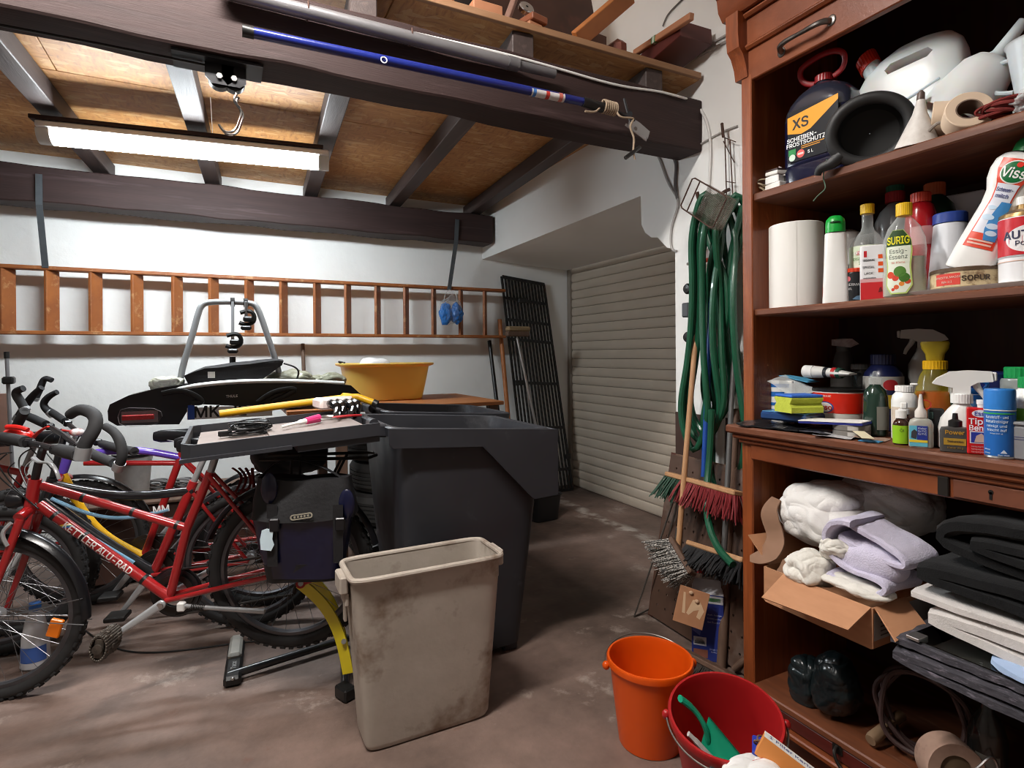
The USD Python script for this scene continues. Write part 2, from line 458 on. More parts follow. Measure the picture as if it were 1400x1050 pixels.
for y0, y1 in ((YB - 0.05, YB), (2.1, 2.16)):
    struct('guide_rail', box((XD + 0.003, y0, 0), (XD + 0.055, y1, 2.1), 0.003), guide, '/World/door_1')

# ---------------------------------------------------------------- timber: main beam, wall beam, joists, deck
def rough_beam(p0, p1, w, h, seed, amp=0.006):
    p0, p1 = np.asarray(p0, float), np.asarray(p1, float); L = np.linalg.norm(p1 - p0); k = int(L / 0.08)
    y = unit(p1 - p0); x = unit(np.cross(y, (0, 0, 1))); z = np.cross(x, y)
    sec = np.array([(-1, -.94), (-.94, -1), (0, -1), (.94, -1), (1, -.94), (1, 0), (1, .94), (.94, 1), (0, 1), (-.94, 1), (-1, .94), (-1, 0)]) * (w / 2, h / 2)
    rings = np.array([p0 + y * L * i / k + sec[:, :1] * x + sec[:, 1:] * z for i in range(k + 1)])
    rings += (meshkit.noise(rings * 5, seed)[..., None] - .5) * 2 * amp * (x * 0.6 + z)
    return skin(rings)


single('timber_beam', 'massive dark brown main ceiling beam carrying the blue pole and the hoist', 'beam', rough_beam((XL + 0.01, 2.11, 2.34), (XW - 0.004, 2.11, 2.34), 0.16, 0.24, 3), darkwood, smooth=25)
single('timber_beam', 'dark brown beam along the top of the back wall above the ladder', 'beam', rough_beam((XL + 0.01, 4.46, 2.305), (XW - 0.03, 4.46, 2.305), 0.2, 0.225, 5, 0.008), darkwood, smooth=25)
JX = [-2.03, -1.38, -0.71, -0.07, 0.58, 1.22, 1.90]
jl = ['dark joist outermost on the left, mostly out of view', 'dark joist under the wood ceiling at the far left edge', 'dark ceiling joist crossing above the left end of the strip lamp', 'light-struck ceiling joist beside the hoist, above the middle of the strip lamp',
      'ceiling joist at the right end of the strip lamp', 'dark ceiling joist between the strip lamp and the corner', 'dark ceiling joist nearest the roller door in the corner']
for i, x in enumerate(JX):
    sk = 0.055
    m = beam((x - sk * 2.42, 2.04, 2.508), (x + sk * .17, 4.63, 2.508 - 0.015), 0.095, 0.098, 0.004)
    single('ceiling_joist', jl[i], 'joist', m, joistwood, group=None)
panels = [(XL + 0.02, -0.68, 2.035, 3.25, 'front left wooden strand board of the ceiling'), (-0.676, 0.56, 2.035, 3.25, 'wooden strand board of the ceiling above the hoist hook'), (0.564, XW - 0.01, 2.035, 3.25, 'wooden strand board of the ceiling over the blue pole'),
          (XL + 0.02, -0.06, 3.254, YB - 0.01, 'wooden strand board of the ceiling over the left end of the strip lamp'), (-0.056, 1.2, 3.254, YB - 0.01, 'wooden strand board of the ceiling over the right end of the strip lamp'), (1.204, XW - 0.01, 3.254, YB - 0.01, 'wooden strand board of the ceiling in the far corner by the roller door')]
for x0, x1, y0, y1, lb in panels:
    single('ceiling_board', lb, 'wooden board', box((x0, y0, 2.559), (x1, y1, 2.581), 0.002), osb)
single('edge_board', 'thin raw wooden edge strip along the front of the storage deck', 'wooden strip', box((XL + .02, 2.012, 2.556), (XW - 0.02, 2.033, 2.584), 0.002), M('raw_lumber', '#a07a5c', '#86603f', rough=0.6, scale=4, stretch=(1, 8, 8)))


# ---------------------------------------------------------------- strip lamps
whiteplastic = M('white_plastic', '#e6e6e2', rough=0.35)
def strip_lamp(label, p0, p1, strength, board=True, tint=(0.88, 0.96, 1.0)):
    p0, p1 = np.asarray(p0, float), np.asarray(p1, float); L = np.linalg.norm(p1 - p0); x = unit(p1 - p0); y = np.cross((0, 0, 1), x)
    t = Thing('strip_lamp', label, 'lamp', mat=frame(p0, x, y, (0, 0, 1)))
    if board: t.part('mounting_board', box((-0.02, -0.075, 0.058), (L - 0.03, 0.055, 0.078), 0.002), darkwood)
    t.part('housing', box((0, -0.066, 0.024), (L, 0.066, 0.058), 0.006), whiteplastic)
    a = np.linspace(math.pi, 2 * math.pi, 13)
    prof = np.array([(0.058 * math.cos(q), 0.022 + 0.062 * math.sin(q)) for q in a] + [(0.05, 0.024), (-0.05, 0.024)])
    rings = np.array([np.c_[np.full(len(prof), s), prof] for s in np.linspace(0.055, L - 0.055, 20)])
    glow = usdkit.material(stage, path_for('/World/Looks', 'lit_diffuser'), {'e': ('emission', dict(color=tint, strength=strength))}, surface='e.emission')
    t.part('diffuser', skin(rings, flip=False), glow, smooth=40)
    for s0, s1 in ((0.0, 0.055), (L - 0.055, L)):
        rings = np.array([np.c_[np.full(len(prof), s), prof * (1.02, 1.02)] for s in (s0, s1)])
        t.part('end_cap', skin(rings), M('clear_cap', '#d8dcd8', rough=0.2), smooth=40)
    return t


strip_lamp('glowing fluorescent strip lamp under the joists of the wood ceiling', (-0.80, 3.52, 2.335), (0.53, 3.34, 2.335), TUBE_BACK)
fl = strip_lamp('fluorescent strip lamp hanging from the high white ceiling in front of the main beam', (-1.1, 1.28, 3.0), (0.35, 1.28, 3.0), TUBE_FRONT, board=False, tint=(1.0, 0.95, 0.90))
for x in (.2, 1.25): fl.part('hanging_rod', cyl((x, 0, .058), (x, 0, ZC - 3.0), .004, 8), whiteplastic)
# ================================================================ the wooden cabinet
mahog = M('red_brown_wood', '#83421f', '#622e15', rough=0.42, scale=4, stretch=(14, 1.2, 1.2), c3='#914f2b', s3=1.4, t3=0.6, bump=0.0008, bscale=70, coat=0.15)
mahogv = M('red_brown_wood_upright', '#924a22', '#6f3617', rough=0.4, scale=4, stretch=(14, 14, 1.0), c3='#9c5930', s3=1.6, t3=0.6, bump=0.0008, bscale=70, coat=0.15)
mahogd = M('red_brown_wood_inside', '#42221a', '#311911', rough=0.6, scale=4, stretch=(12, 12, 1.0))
mahogs = M('worn_shelf_wood', '#733f24', '#552e1a', rough=0.55, scale=5, stretch=(9, 1.0, 9), c3='#86604c', s3=3.0, t3=0.62)
iron = M('dark_iron', '#3b3734', rough=0.45, metal=0.8)
oldmetal = M('old_nickel', '#8a8682', '#5c5855', rough=0.35, metal=0.9, scale=20)
Y0, Y1, XF = -0.04, 1.36, 1.52
cb = Thing('cabinet', 'tall red-brown wooden cabinet with open shelves full of household things', 'cabinet', (1.79, 0.66, 0), world=True)
for a, b in ((Y1 - 0.045, Y1), (Y0, Y0 + 0.045)):
    cb.part('side_panel', box((XF + 0.02, a, 0), (2.03, b, 0.97), 0.004), mahogv, label='lower side panel')
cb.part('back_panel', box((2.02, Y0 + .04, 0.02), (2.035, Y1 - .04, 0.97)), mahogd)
cb.part('counter', box((XF - 0.025, Y0 - 0.03, 0.985), (2.035, Y1 + 0.03, 1.012), 0.006), mahogs)
cb.part('counter_moulding', cat(box((XF - 0.01, Y0 - 0.015, 0.968), (2.03, Y1 + 0.015, 0.985), 0.005), box((XF + 0.004, Y0, 0.953), (2.03, Y1, 0.968), 0.004)), mahog)
cb.part('front_rail', box((XF + 0.014, Y0 + .04, 0.902), (XF + 0.045, Y1 - .04, 0.954), 0.004), mahog)
lk = cb.part('lock_plate', cat(box((XF + 0.009, 0.585, 0.908), (XF + 0.016, 0.735, 0.95), 0.002)), M('lock_wood', '#7b4730', '#633624', rough=0.5, scale=9))
for y in (0.565, 0.755):
    cb.part('lock_strip', box((XF + 0.007, y - 0.012, 0.906), (XF + 0.015, y + 0.012, 0.952), 0.002), iron, label='dark metal strip')
cb.part('keyhole', cat(cyl((XF + 0.0075, 0.66, 0.935), (XF + 0.012, 0.66, 0.935), 0.005, 12), box((XF + 0.0075, 0.6575, 0.918), (XF + 0.012, 0.6625, 0.935))), plain('#0c0a09'), parent=lk)
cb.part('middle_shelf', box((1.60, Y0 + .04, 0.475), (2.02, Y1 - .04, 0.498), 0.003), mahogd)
cb.part('bottom_board', box((XF + 0.0, Y0 + .045, 0.15), (2.02, Y1 - .045, 0.172), 0.004), mahogs)
dr = cb.part('drawer', box((XF + 0.004, Y0 + .05, 0.108), (XF + 0.026, Y1 - .05, 0.1495), 0.003), M('drawer_front_wood', '#5a1f17', '#441712', rough=0.45, scale=6, stretch=(9, 1, 9)))
hp = spline([(XF + 0.004, 1.02, 0.150), (XF - 0.018, 1.015, 0.142), (XF - 0.022, 1.0, 0.118), (XF - 0.022, 0.95, 0.104), (XF - 0.022, 0.90, 0.104), (XF - 0.020, 0.862, 0.118), (XF + 0.004, 0.855, 0.138)], 36)
cb.part('handle', cat(tube(hp, 0.0048, 8), box((XF + 0.0, 1.005, 0.128), (XF + 0.006, 1.035, 0.158), 0.002), box((XF, 0.84, 0.118), (XF + 0.006, 0.87, 0.146), 0.002)), iron, parent=dr, label='dark iron bail handle')
cb.part('plinth', cat(box((XF - 0.015, Y0, 0.088), (XF + 0.03, Y1 - .04, 0.106), 0.004), box((XF + 0.03, Y0, 0), (XF + 0.05, Y1 - .045, 0.088))), mahog)
# hutch
XH = 1.56
for a, b in ((Y1 - 0.035, Y1 - 0.002), (Y0, Y0 + 0.035)):
    cb.part('hutch_side', box((XH, a, 1.0125), (2.03, b, 2.42), 0.004), mahogv, label='upper side panel')
    cb.part('stile', box((XH - 0.008, a - 0.004, 1.0125), (XH + 0.012, b + 0.004, 2.17), 0.003), mahogv)
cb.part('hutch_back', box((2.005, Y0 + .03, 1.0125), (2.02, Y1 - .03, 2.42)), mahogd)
cb.part('shelf', box((XH + 0.002, Y0 + .033, 1.750), (2.004, Y1 - .036, 1.777), 0.004), mahogs)
cb.part('shelf', box((XH + 0.002, Y0 + .033, 1.372), (2.004, Y1 - .036, 1.394), 0.004), mahogs)
cb.part('hutch_top', box((XH, Y0, 2.40), (2.03, Y1, 2.43)), mahog)
hd = cb.part('header_board', cat(box((XH - 0.006, Y0, 2.15), (XH + 0.018, Y1, 2.252), 0.003)), mahog)
cb.part('header_moulding', cat(box((XH - 0.022, Y0, 2.25), (XH + 0.01, Y1 + 0.005, 2.268), 0.007), box((XH - 0.03, Y0, 2.352), (XH + 0.01, Y1 + .005, 2.372), 0.008)), mahog)
cb.part('frieze_panel', box((XH - 0.012, Y0, 2.268), (XH + 0.01, Y1, 2.352), 0.002), mahog)
cor = [(XH + 0.02, 2.372), (XH - 0.04, 2.372), (XH - 0.06, 2.40), (XH - 0.066, 2.44), (XH - 0.09, 2.46), (XH - 0.09, 2.50), (XH + 0.02, 2.50)]
cb.part('cornice', prism(cor, Y1 - Y0 + 0.05, 'xz', (0, Y1 + 0.05, 0)), mahog)
corb = [(XH + 0.03, 2.165), (XH - 0.012, 2.165), (XH - 0.018, 2.20), (XH - 0.032, 2.235), (XH - 0.05, 2.255), (XH - 0.055, 2.30), (XH - 0.055, 2.372), (XH + 0.03, 2.372)]
cb.part('corbel', prism(corb, 0.05, 'xz', (0, Y1 + 0.022, 0)), mahogv)
cb.part('corbel', prism(corb, 0.05, 'xz', (0, Y0 + 0.028, 0)), mahogv)
hp = spline([(XH - 0.006, 1.205, 2.185), (XH - 0.03, 1.195, 2.19), (XH - 0.038, 1.17, 2.193), (XH - 0.038, 1.12, 2.193), (XH - 0.038, 1.075, 2.193), (XH - 0.028, 1.055, 2.196), (XH - 0.006, 1.045, 2.198)], 30)
cb.part('handle', cat(tube(hp, [0.006 + 0.003 * abs(s) for s in np.linspace(-1, 1, 30)], 8), ellipsoid((XH - 0.007, 1.207, 2.186), (0.004, 0.014, 0.016)), ellipsoid((XH - 0.007, 1.043, 2.199), (0.004, 0.014, 0.016))), oldmetal, parent=hd, label='old metal pull handle')

# ================================================================ things on the shelves
S1, S2, S3, S4 = 1.777, 1.394, 1.012, 0.172


def spot(u, X, z, v=300):
    p = at(u, v, X=X).copy(); p[2] = z
    return p


def zof(u, v, X): return at(u, v, X=X)[2]


def mpp(u, X): return float((at(u, 480, X=X) - EYE) @ FWD) / FPX     # metres per survey pixel


clear = film('clear_plastic', '#dfe6e4', 0.10)
clearbag = film('clear_bag_film', '#e8eceb', 0.16, 0.15)
milky = M('milky_plastic', '#d6d8d8', '#cfd1d2', rough=0.35, scale=3, sss=0.25)
white = M('white_gloss_plastic', '#ecece9', rough=0.3)
paperw = M('white_paper', '#e9e7e2', rough=0.85)
red, black, dgrey = plain('#c32222', 0.35), plain('#151515', 0.4), plain('#2e3032', 0.5)


def cap_ridged(z0, z1, r, k=24):
    a = np.arange(k * 2) * math.pi / k
    rr = r * np.where(np.arange(k * 2) % 2, 1.0, 0.955)
    ring = lambda z, q=1.0: np.stack([rr * q * np.cos(a), rr * q * np.sin(a), np.full(k * 2, z)], 1)
    return skin(np.array([ring(z0), ring(z1 - 0.08 * r), ring(z1, 0.93)]))


def stand(name, label, cat_, u, X, z, rz=None, tilt=None, group=None):
    p = spot(u, X, z); a = face_cam(p) if rz is None else rz
    m = rotz(a); m[:3, 3] = p
    if tilt is not None: m = m @ tilt
    return Thing(name, label, cat_, mat=m, group=group)


# ---------------- top shelf
def scribble(n, size, seed, k=60):
    g = np.random.default_rng(seed); th = np.linspace(0, 2 * math.pi * n, int(k * n)); a, b, c = g.uniform(0.35, 0.55, 3)
    r = 0.75 + 0.25 * np.sin(th * 0.37 + 1)
    return np.stack([size[0] * r * np.cos(th), size[1] * np.sin(th * 0.93 + a) * r, size[2] * np.sin(th * 0.61 + b) * np.cos(th * .17 + c)], 1)


p = spot(1041, 1.60, S1)
single('twine_bundle', 'small bundle of pale twine at the left end of the top shelf', 'twine', moved(tube(scribble(9, (0.018, 0.018, 0.024), 2, 24), 0.0022, 5), p + (0, 0, 0.0265)), M('twine', '#b9a88e', rough=0.9))
p = spot(1062, 1.605, S1); r0 = rotz(1.45); r0[:3, 3] = p
single('small_box', 'flat white carton lowest in the little stack beside the twine', 'box', moved(box((-0.032, -0.02, 0.0), (0.03, 0.02, 0.022), 0.002), r0), paperw)
r1 = rotz(1.6); r1[:3, 3] = p + (0, 0, 0.0225)
single('small_box', 'white matchbox-like carton in the middle of the little stack', 'box', moved(box((-0.022, -0.02, 0), (0.028, 0.02, 0.024), 0.002), r1), white)
t = Thing('small_box', 'white box with dark brown lid on top of the little stack', 'box', mat=frame(p + (0, 0.005, 0.047), (math.cos(1.3), math.sin(1.3), .0), (-math.sin(1.3), math.cos(1.3), 0), (0, 0, 1)) @ rot((0, 1, 0), -0.12))
t.part('body', box((-0.034, -0.018, 0.004), (0.028, 0.018, 0.016), 0.002), paperw); t.part('lid', box((-0.034, -0.018, 0.0165), (0.028, 0.018, 0.022), 0.001), plain('#3a2420'))
single('rag', 'crumpled white rag between the little boxes and the dark blue bottle', 'rag', blob(spot(1073, 1.69, S1) + (0, 0.02, 0.05), (0.025, 0.03, 0.05), 0.5, 5, 3, 4), M('white_rag', '#d9d5d0', rough=0.95))

# windscreen antifreeze bottle
t = stand('antifreeze_bottle', 'big translucent dark blue antifreeze bottle with orange and black label', 'bottle', 1128, 1.665, S1, rz=-math.pi / 2 + 0.06)
secs = [(0.0, .098, .062, 4), (0.006, .106, .069, 4), (0.05, .108, .07, 4), (0.056, .104, .066, 4), (0.062, .108, .07, 4), (0.20, .108, .07, 4), (0.23, .105, .069, 3.6), (0.255, .095, .066, 3), (0.28, .074, .055, 2.5), (0.296, .047, .042, 2), (0.303, .024, .024, 2), (0.312, .022, .022, 2)]
navy = M('dark_blue_fluid', '#0c1032', '#090c26', rough=0.2, scale=3, coat=0.35)
smoke = M('grey_blue_pet', '#2b2d3a', '#242632', rough=0.2, scale=2, coat=0.35)
t.part('body', loft(secs[:6] + [(0.202, .1079, .0699, 4)], 40), navy, label='dark blue fluid-filled body')
t.part('shoulder', loft([(0.203, .1078, .0699, 4)] + secs[6:], 40), smoke, label='grey translucent shoulder')
lb = t.part('front_label', box((-0.075, -0.0722, 0.068), (0.085, -0.0702, 0.228), 0.0005), plain('#14181f', 0.3))
pr = lambda poly, c, d=0.0004, y=-0.0723, nm='print': t.part(nm, decal(prism(poly, d), (0, y, 0)), plain(c, 0.4), parent=lb)
pr([(-.075, .16), (-.075, .21), (.085, .228), (.085, .212), (.0, .155), (-.03, .148)], '#f0a01e')
t.part('lettering', decal(text('XS', 0.030, bold=True), (-0.032, -0.0728, 0.183)), plain('#16181c'), parent=lb)
t.part('lettering', decal(text('SCHEIBEN-', 0.0125, bold=True), (-0.029, -0.0724, 0.137)), plain('#f2f2f2'), parent=lb)
t.part('lettering', decal(text('FROSTSCHUTZ', 0.0125, bold=True), (-0.016, -0.0724, 0.121)), plain('#f2f2f2'), parent=lb)
pr(sbox(-.03, .108, .05, .111), '#c98a24'); pr(sbox(-.03, .102, .03, .105), '#c98a24')
pr(sbox(-.072, .088, -.048, .108), '#1f8a45'); pr(Point(-.06, .082).buffer(.0105), '#cfe6d4', 0.0006); pr(Point(-.032, .088).buffer(.0125), '#e05a55'); pr(sbox(-.041, .085, -.023, .091), '#f3d6d2', 0.0006)
t.part('lettering', decal(text('5 L', 0.009, bold=True), (0.0, -0.0724, 0.087)), plain('#f2f2f2'), parent=lb)
t.part('cap', cap_ridged(0.310, 0.332, 0.026), plain('#8e1a1f', 0.35))
hl = spline([(-.03, .0, .318), (-.062, -.004, .335), (-.072, -.01, .372), (-.03, -.012, .39), (.03, -.012, .39), (.066, -.008, .366), (.058, 0, .333), (.03, 0, .318)], 40)
t.part('handle', tube(hl, 0.0055, 8, flat=1.6), plain('#a31d24', 0.35), label='red carrying handle')

# black rubber collar (wide gaiter with a drain lip)
p = at(1189, 178, X=1.585); d = unit(EYE - p + (0, 0, 0.32)); xr_ = unit(np.cross((0, 0, 1), d)); yu = np.cross(d, xr_)
t = Thing('rubber_funnel', 'black rubber funnel bowl with thick round rim leaning on the white canister', 'funnel', mat=frame(p, xr_, yu, d))
rub = M('black_rubber', '#1c1c1d', '#262627', rough=0.55, scale=8)
a = np.arange(48) * 2 * math.pi / 48
t.part('rim', tube(np.stack([0.093 * np.cos(a), 0.084 * np.sin(a), 0 * a], 1), 0.0165, 12, closed=True), rub)
t.part('bowl', skin(np.array([np.stack([r * np.cos(a), r * .9 * np.sin(a), np.full(48, z)], 1) for r, z in ((0.094, -0.004), (0.09, -0.03), (0.07, -0.052), (0.02, -0.058), (0.001, -0.058))]), caps=False), plain('#070707', 0.6))
t.part('spout', tube(spline([(-0.07, -0.055, 0.0), (-0.10, -0.075, 0.002), (-0.122, -0.083, 0.0), (-0.128, -0.098, -0.004)], 14), [0.020 - 0.0008 * i for i in range(14)], 10), rub)
p0 = at(1127, 232, X=1.555)
single('cord', 'thin green cord dangling over the front edge of the top shelf', 'cord', tube(spline([at(1130, 218, X=1.575), at(1128, 228, X=1.55), at(1126, 245, X=1.551), at(1128, 258, X=1.55), at(1120, 266, X=1.55), at(1112, 275, X=1.551)], 30), 0.0016, 5), plain('#5b7a66', 0.8))

# canister
t = stand('canister', 'white translucent plastic canister with red screw cap lying on the top shelf', 'canister', 1248, 1.75, S1, rz=-math.pi / 2 + 0.12, tilt=np.diag([1, 1, 1.33, 1]))
body = [(0.0, .118, .058, 3), (0.008, .13, .066, 3.4), (0.05, .136, .07, 3.6), (0.15, .137, .07, 3.6), (0.185, .134, .068, 3.4), (0.215, .122, .06, 3, .008, 0), (0.238, .10, .05, 2.6, .02, 0), (0.254, .07, .036, 2.4, .03, 0), (0.261, .035, .02, 2, .035, 0)]
bm = loft(body, 48)
try:
    hole = hull([(x, y, z) for y in (-0.2, 0.2) for x, z in ((-0.035, .195), (0.06, .203), (0.072, .213), (0.06, .224), (-0.03, .218), (-0.045, .207))])
    bm = cut(bm, hole)
except Exception: pass
t.part('body', bm, milky)
for s in (-1, 1): t.part('rib', tube(spline([(-.1, s * .0665, .14), (-.02, s * .0715, .125), (.09, s * .066, .15)], 20), 0.003, 6), milky)
nk = rot((0, 1, 0), -0.5, (-0.10, 0, 0.20))
t.part('neck', lathe([(0.027, -0.045), (0.024, 0.03)], 24), milky, tf=frame((-0.094, -.012, 0.228), (math.cos(.5), 0, math.sin(.5)), (0, 1, 0), (-math.sin(.5), 0, math.cos(.5))))
t.part('cap', cap_ridged(0.012, 0.044, 0.0285), plain('#d0301f', 0.35), tf=frame((-0.096, -.012, 0.23), (math.cos(.5), 0, math.sin(.5)), (0, 1, 0), (-math.sin(.5), 0, math.cos(.5))))

# small crumpled funnel, tape rolls, big funnel, rope, jug
p = spot(1255, 1.61, S1)
t = Thing('sealant_nozzle', 'small white cone-shaped nozzle with dark tip beside the black rubber bowl', 'nozzle', mat=frame(p, *rotz(face_cam(p))[:3, :3].T) @ rot((0, 1, 0), 0.06))
t.part('cone', shake(lathe([(0.052, 0.0), (0.05, 0.004), (0.030, 0.055), (0.017, 0.09), (0.010, 0.125)], 28, caps=True), 0.004, 30, 4), M('scuffed_white', '#dcd8d3', '#bfb8b2', rough=0.5, scale=30, c3='#6f6a66', s3=28, t3=0.68))
t.part('tip', lathe([(0.0095, 0.1255), (0.0085, 0.143), (0.003, 0.15)], 16, caps=True), plain('#5a4a44'))
t.part('clip', moved(tube(spline([(0.02, -0.03, 0.03), (0.045, -0.045, 0.045), (0.06, -0.03, 0.02), (0.05, -0.02, 0.004)], 16), 0.004, 6)), plain('#8c837b'))


def roll(name, label, u, v, X, R, r, w, face, c, up_=(0, 0, 1)):
    p = at(u, v, X=X); d = unit(face); x = unit(np.cross(up_, d)); y = np.cross(d, x)
    t = Thing(name, label, 'tape roll', mat=frame(p, x, y, d))
    t.part('tape', lathe([(r + .003, -w / 2), (R - .002, -w / 2), (R, -w / 2 + .002), (R, w / 2 - .002), (R - .002, w / 2), (r + .003, w / 2)], 40), c)
    t.part('core', lathe([(r + .003, w / 2), (r, w / 2), (r, -w / 2), (r + .003, -w / 2)], 40), plain('#6e5b4e', 0.8))


creamt = M('masking_paper', '#d5bfa8', '#cbb49b', rough=0.8, scale=5)
roll('tape_roll', 'cream paper tape roll turned to show its open core', 1322, 158, 1.60, 0.048, 0.024, 0.05, (-0.75, -0.55, 0.28), creamt)
roll('tape_roll', 'cream paper tape roll seen from its side behind the open-cored roll', 1290, 163, 1.655, 0.046, 0.028, 0.05, (-0.45, 0.85, 0.1), creamt)
# big white funnel lying with its spout to the upper right
m0 = at(1318, 137, X=1.72); m1 = at(1362, 80, X=1.74); m2 = at(1400, 28, X=1.76); d = unit(m2 - m0); x = unit(np.cross((0, 0, 1), d)); y = np.cross(d, x)
L1, L2 = np.linalg.norm(m1 - m0), np.linalg.norm(m2 - m0)
t = Thing('funnel', 'big white plastic funnel lying with its long spout pointing up right', 'funnel', mat=frame(m0, x, y, d))
t.part('cone', lathe([(0.085, -0.045), (0.086, -0.04), (0.081, -0.02), (0.079, 0.005), (0.060, L1 * 0.75), (0.04, L1 * .98), (0.022, L1 * 1.04)], 40), milky)
t.part('spout', lathe([(0.0225, L1 * 1.04), (0.0165, L1 * 1.12), (0.012, L2), (0.009, L2), (0.013, L1 * 1.1)], 24), milky)
t.part('hanging_loop', tube(spline([(0.03, 0.05, L1 * .8), (0.05, 0.08, L1 * .85), (0.02, 0.1, L1 * .7), (0.01, 0.075, L1 * .55)], 18), 0.004, 6), milky)
p = at(1372, 158, X=1.60)
single('rope', 'small bundle of dark red cord at the right of the tape roll', 'rope', moved(tube(scribble(8, (0.022, 0.045, 0.02), 5, 24), 0.0042, 6), (p[0], p[1], S1 + .029)), M('red_cord', '#7d2722', '#621c1a', rough=0.9, scale=60))
p = spot(1424, 1.72, S1)
t = Thing('measuring_jug', 'white plastic jug with curved handle at the right edge of the top shelf', 'jug', p, rz=-1.4)
t.part('body', lathe([(0.0, 0.08), (0.045, 0.08), (0.062, 0.20), (0.066, 0.205), (0.06, 0.2), (0.043, 0.085), (0.0, 0.085)], 32), milky)
t.part('base', lathe([(0.05, 0.0), (0.05, 0.075), (0.0, 0.0795)], 28, caps=True), milky)
t.part('handle', tube(spline([(-.058, 0, .18), (-.088, 0, .175), (-.092, 0, .12), (-.05, 0, .10)], 20), 0.006, 8), milky)
single('plastic_bag', 'crumpled clear plastic bag beside the red cord on the top shelf', 'bag', blob(spot(1392, 1.60, S1) + (0, -0.03, 0.03), (0.03, 0.04, 0.03), 0.5, 6, 9, 4), clearbag)
# ---------------- middle shelf
yellowcap, greencap = plain('#e3b71c', 0.35), plain('#10a03a', 0.35)
p = spot(1088, 1.665, S2)
t = Thing('paper_roll', 'big white roll of paper towel standing at the left of the middle shelf', 'paper roll', p)
t.part('paper', lathe([(0.02, 0.0), (0.079, 0.0), (0.081, 0.002), (0.0815, 0.14), (0.081, 0.268), (0.079, 0.27), (0.02, 0.27)], 48), paperw)
t.part('core', lathe([(0.0195, 0.0), (0.0195, 0.268)], 24), plain('#9a8169', 0.9))
t.part('loose_edge', moved(band(0.0816, 0.001, 0.269, -0.25, 0.02, 6, 0.0006), rotz(face_cam(p))), paperw)

t = stand('scouring_milk_tube', 'slim white bottle with green flip cap beside the big paper roll', 'bottle', 1142, 1.61, S2)
t.part('body', loft([(0, .033, .02, 3), (0.003, .035, .022, 3), (0.11, .031, .021, 2.6), (0.118, .0305, .021, 2.6), (0.205, .028, .022, 2.2), (0.208, .026, .021, 2)], 32), white)
t.part('cap', lathe([(0.026, 0.2085), (0.026, 0.235), (0.024, 0.247), (0.015, 0.257), (0.0, 0.260)], 28), greencap)
t.part('spout_slot', moved(ellipsoid((0, -0.0235, 0.236), (0.014, 0.006, 0.004)), (0, 0, 0)), plain('#063f17'))
t.part('side_stripe', box((-0.0338, -0.008, 0.004), (-0.033, 0.006, 0.05)), red)


def screw_bottle(name, label, u, X, z, prof, mat, cap, n=36, liquid=None, rz=None, tilt=None, ratio=1.0):
    """round (or flattened) bottle with a screw cap: cap = (z0, z1, r, material)"""
    t = stand(name, label, 'bottle', u, X, z, rz, tilt)
    def sq(m): m.apply_scale([1, ratio, 1]); return m
    t.part('body', sq(lathe(prof, n)), mat)
    if liquid:
        zl, lm = liquid
        pr = [(0, prof[0][1] + .002)] + [(max(r - .003, .001), zz + .001) for r, zz in prof if zz < zl and r > .004]
        r_at = np.interp(zl, [q[1] for q in prof], [q[0] for q in prof]) - .003
        t.part('liquid', sq(lathe(pr + [(r_at, zl), (0, zl)], n)), lm)
    if cap: t.part('cap', cap_ridged(*cap[:3]), cap[3])
    return t


b1 = [(0, 0), (0.044, 0), (0.047, 0.004), (0.047, 0.155), (0.044, 0.175), (0.03, 0.198), (0.018, 0.212), (0.0145, 0.225), (0.0145, 0.27)]
t = screw_bottle('vinegar_bottle', 'clear bottle with yellow cap and pale green label behind the red and white can', 1186, 1.69, S2, b1, clear, (0.262, 0.29, 0.0185, yellowcap))
lb = t.part('label', band(0.0475, 0.06, 0.165, -1.35, 1.35), M('pale_green_label', '#e6ece0', '#c9dcb6', rough=0.5, scale=14))
t.part('label_patch', wrap(prism(Polygon([(-.024, .138), (.016, .138), (.016, .15), (0, .157), (-.006, .15), (-.024, .149)]), .0004), 0.0482, 0, -0.1), plain('#c4202e'), parent=lb)
t.part('lettering', wrap(text('DELIKATO', 0.008, bold=True), 0.0488, 0.144, -0.18), plain('#f3eeee'), parent=lb)
t.part('lettering', wrap(text('ESSIG-ESSENZ', 0.007), 0.0482, 0.127, -0.1), plain('#6f9a59'), parent=lb)
t.part('lettering', wrap(text('25 %', 0.008, bold=True), 0.0482, 0.114, -0.2), plain('#4d9a2e'), parent=lb)
for i, (a, c) in enumerate(((-0.75, '#d9622b'), (-0.55, '#4f8a34'), (-0.38, '#c43329'))):
    t.part('label_dot', wrap(prism(Point(0, .078).buffer(.008), .0004), 0.0482, 0, a), plain(c), parent=lb)

t = stand('jar', 'small dark jar with red lid behind the red and white can', 'jar', 1168, 1.655, S2)
t.part('body', lathe([(0, 0), (0.034, 0), (0.036, 0.003), (0.036, 0.085), (0.034, 0.088)], 32), plain('#1a1c22', 0.3))
t.part('lid', cap_ridged(0.0885, 0.1, 0.037), plain('#cf3f22', 0.4))
lb = t.part('label', band(0.0362, 0.004, 0.084, -1.5, 1.5), plain('#17191d', 0.4))
t.part('lettering', wrap(text('SCHERMASCH.', 0.007), 0.0368, 0.052), plain('#c9c9c9'), parent=lb)
t.part('lettering', wrap(text('NR.', 0.006), 0.0368, 0.04, -0.35), plain('#c9c9c9'), parent=lb)
t.part('label_mark', wrap(prism(Point(0, .069).buffer(.008), .0004), 0.0367, 0, -0.5), plain('#c9636a'), parent=lb)
t.part('label_mark', wrap(prism(Polygon([(-.01, .01), (.012, .006), (.016, .022), (0, .018)]), .0004), 0.0367, 0, 0.1), plain('#5f7f9a'), parent=lb)

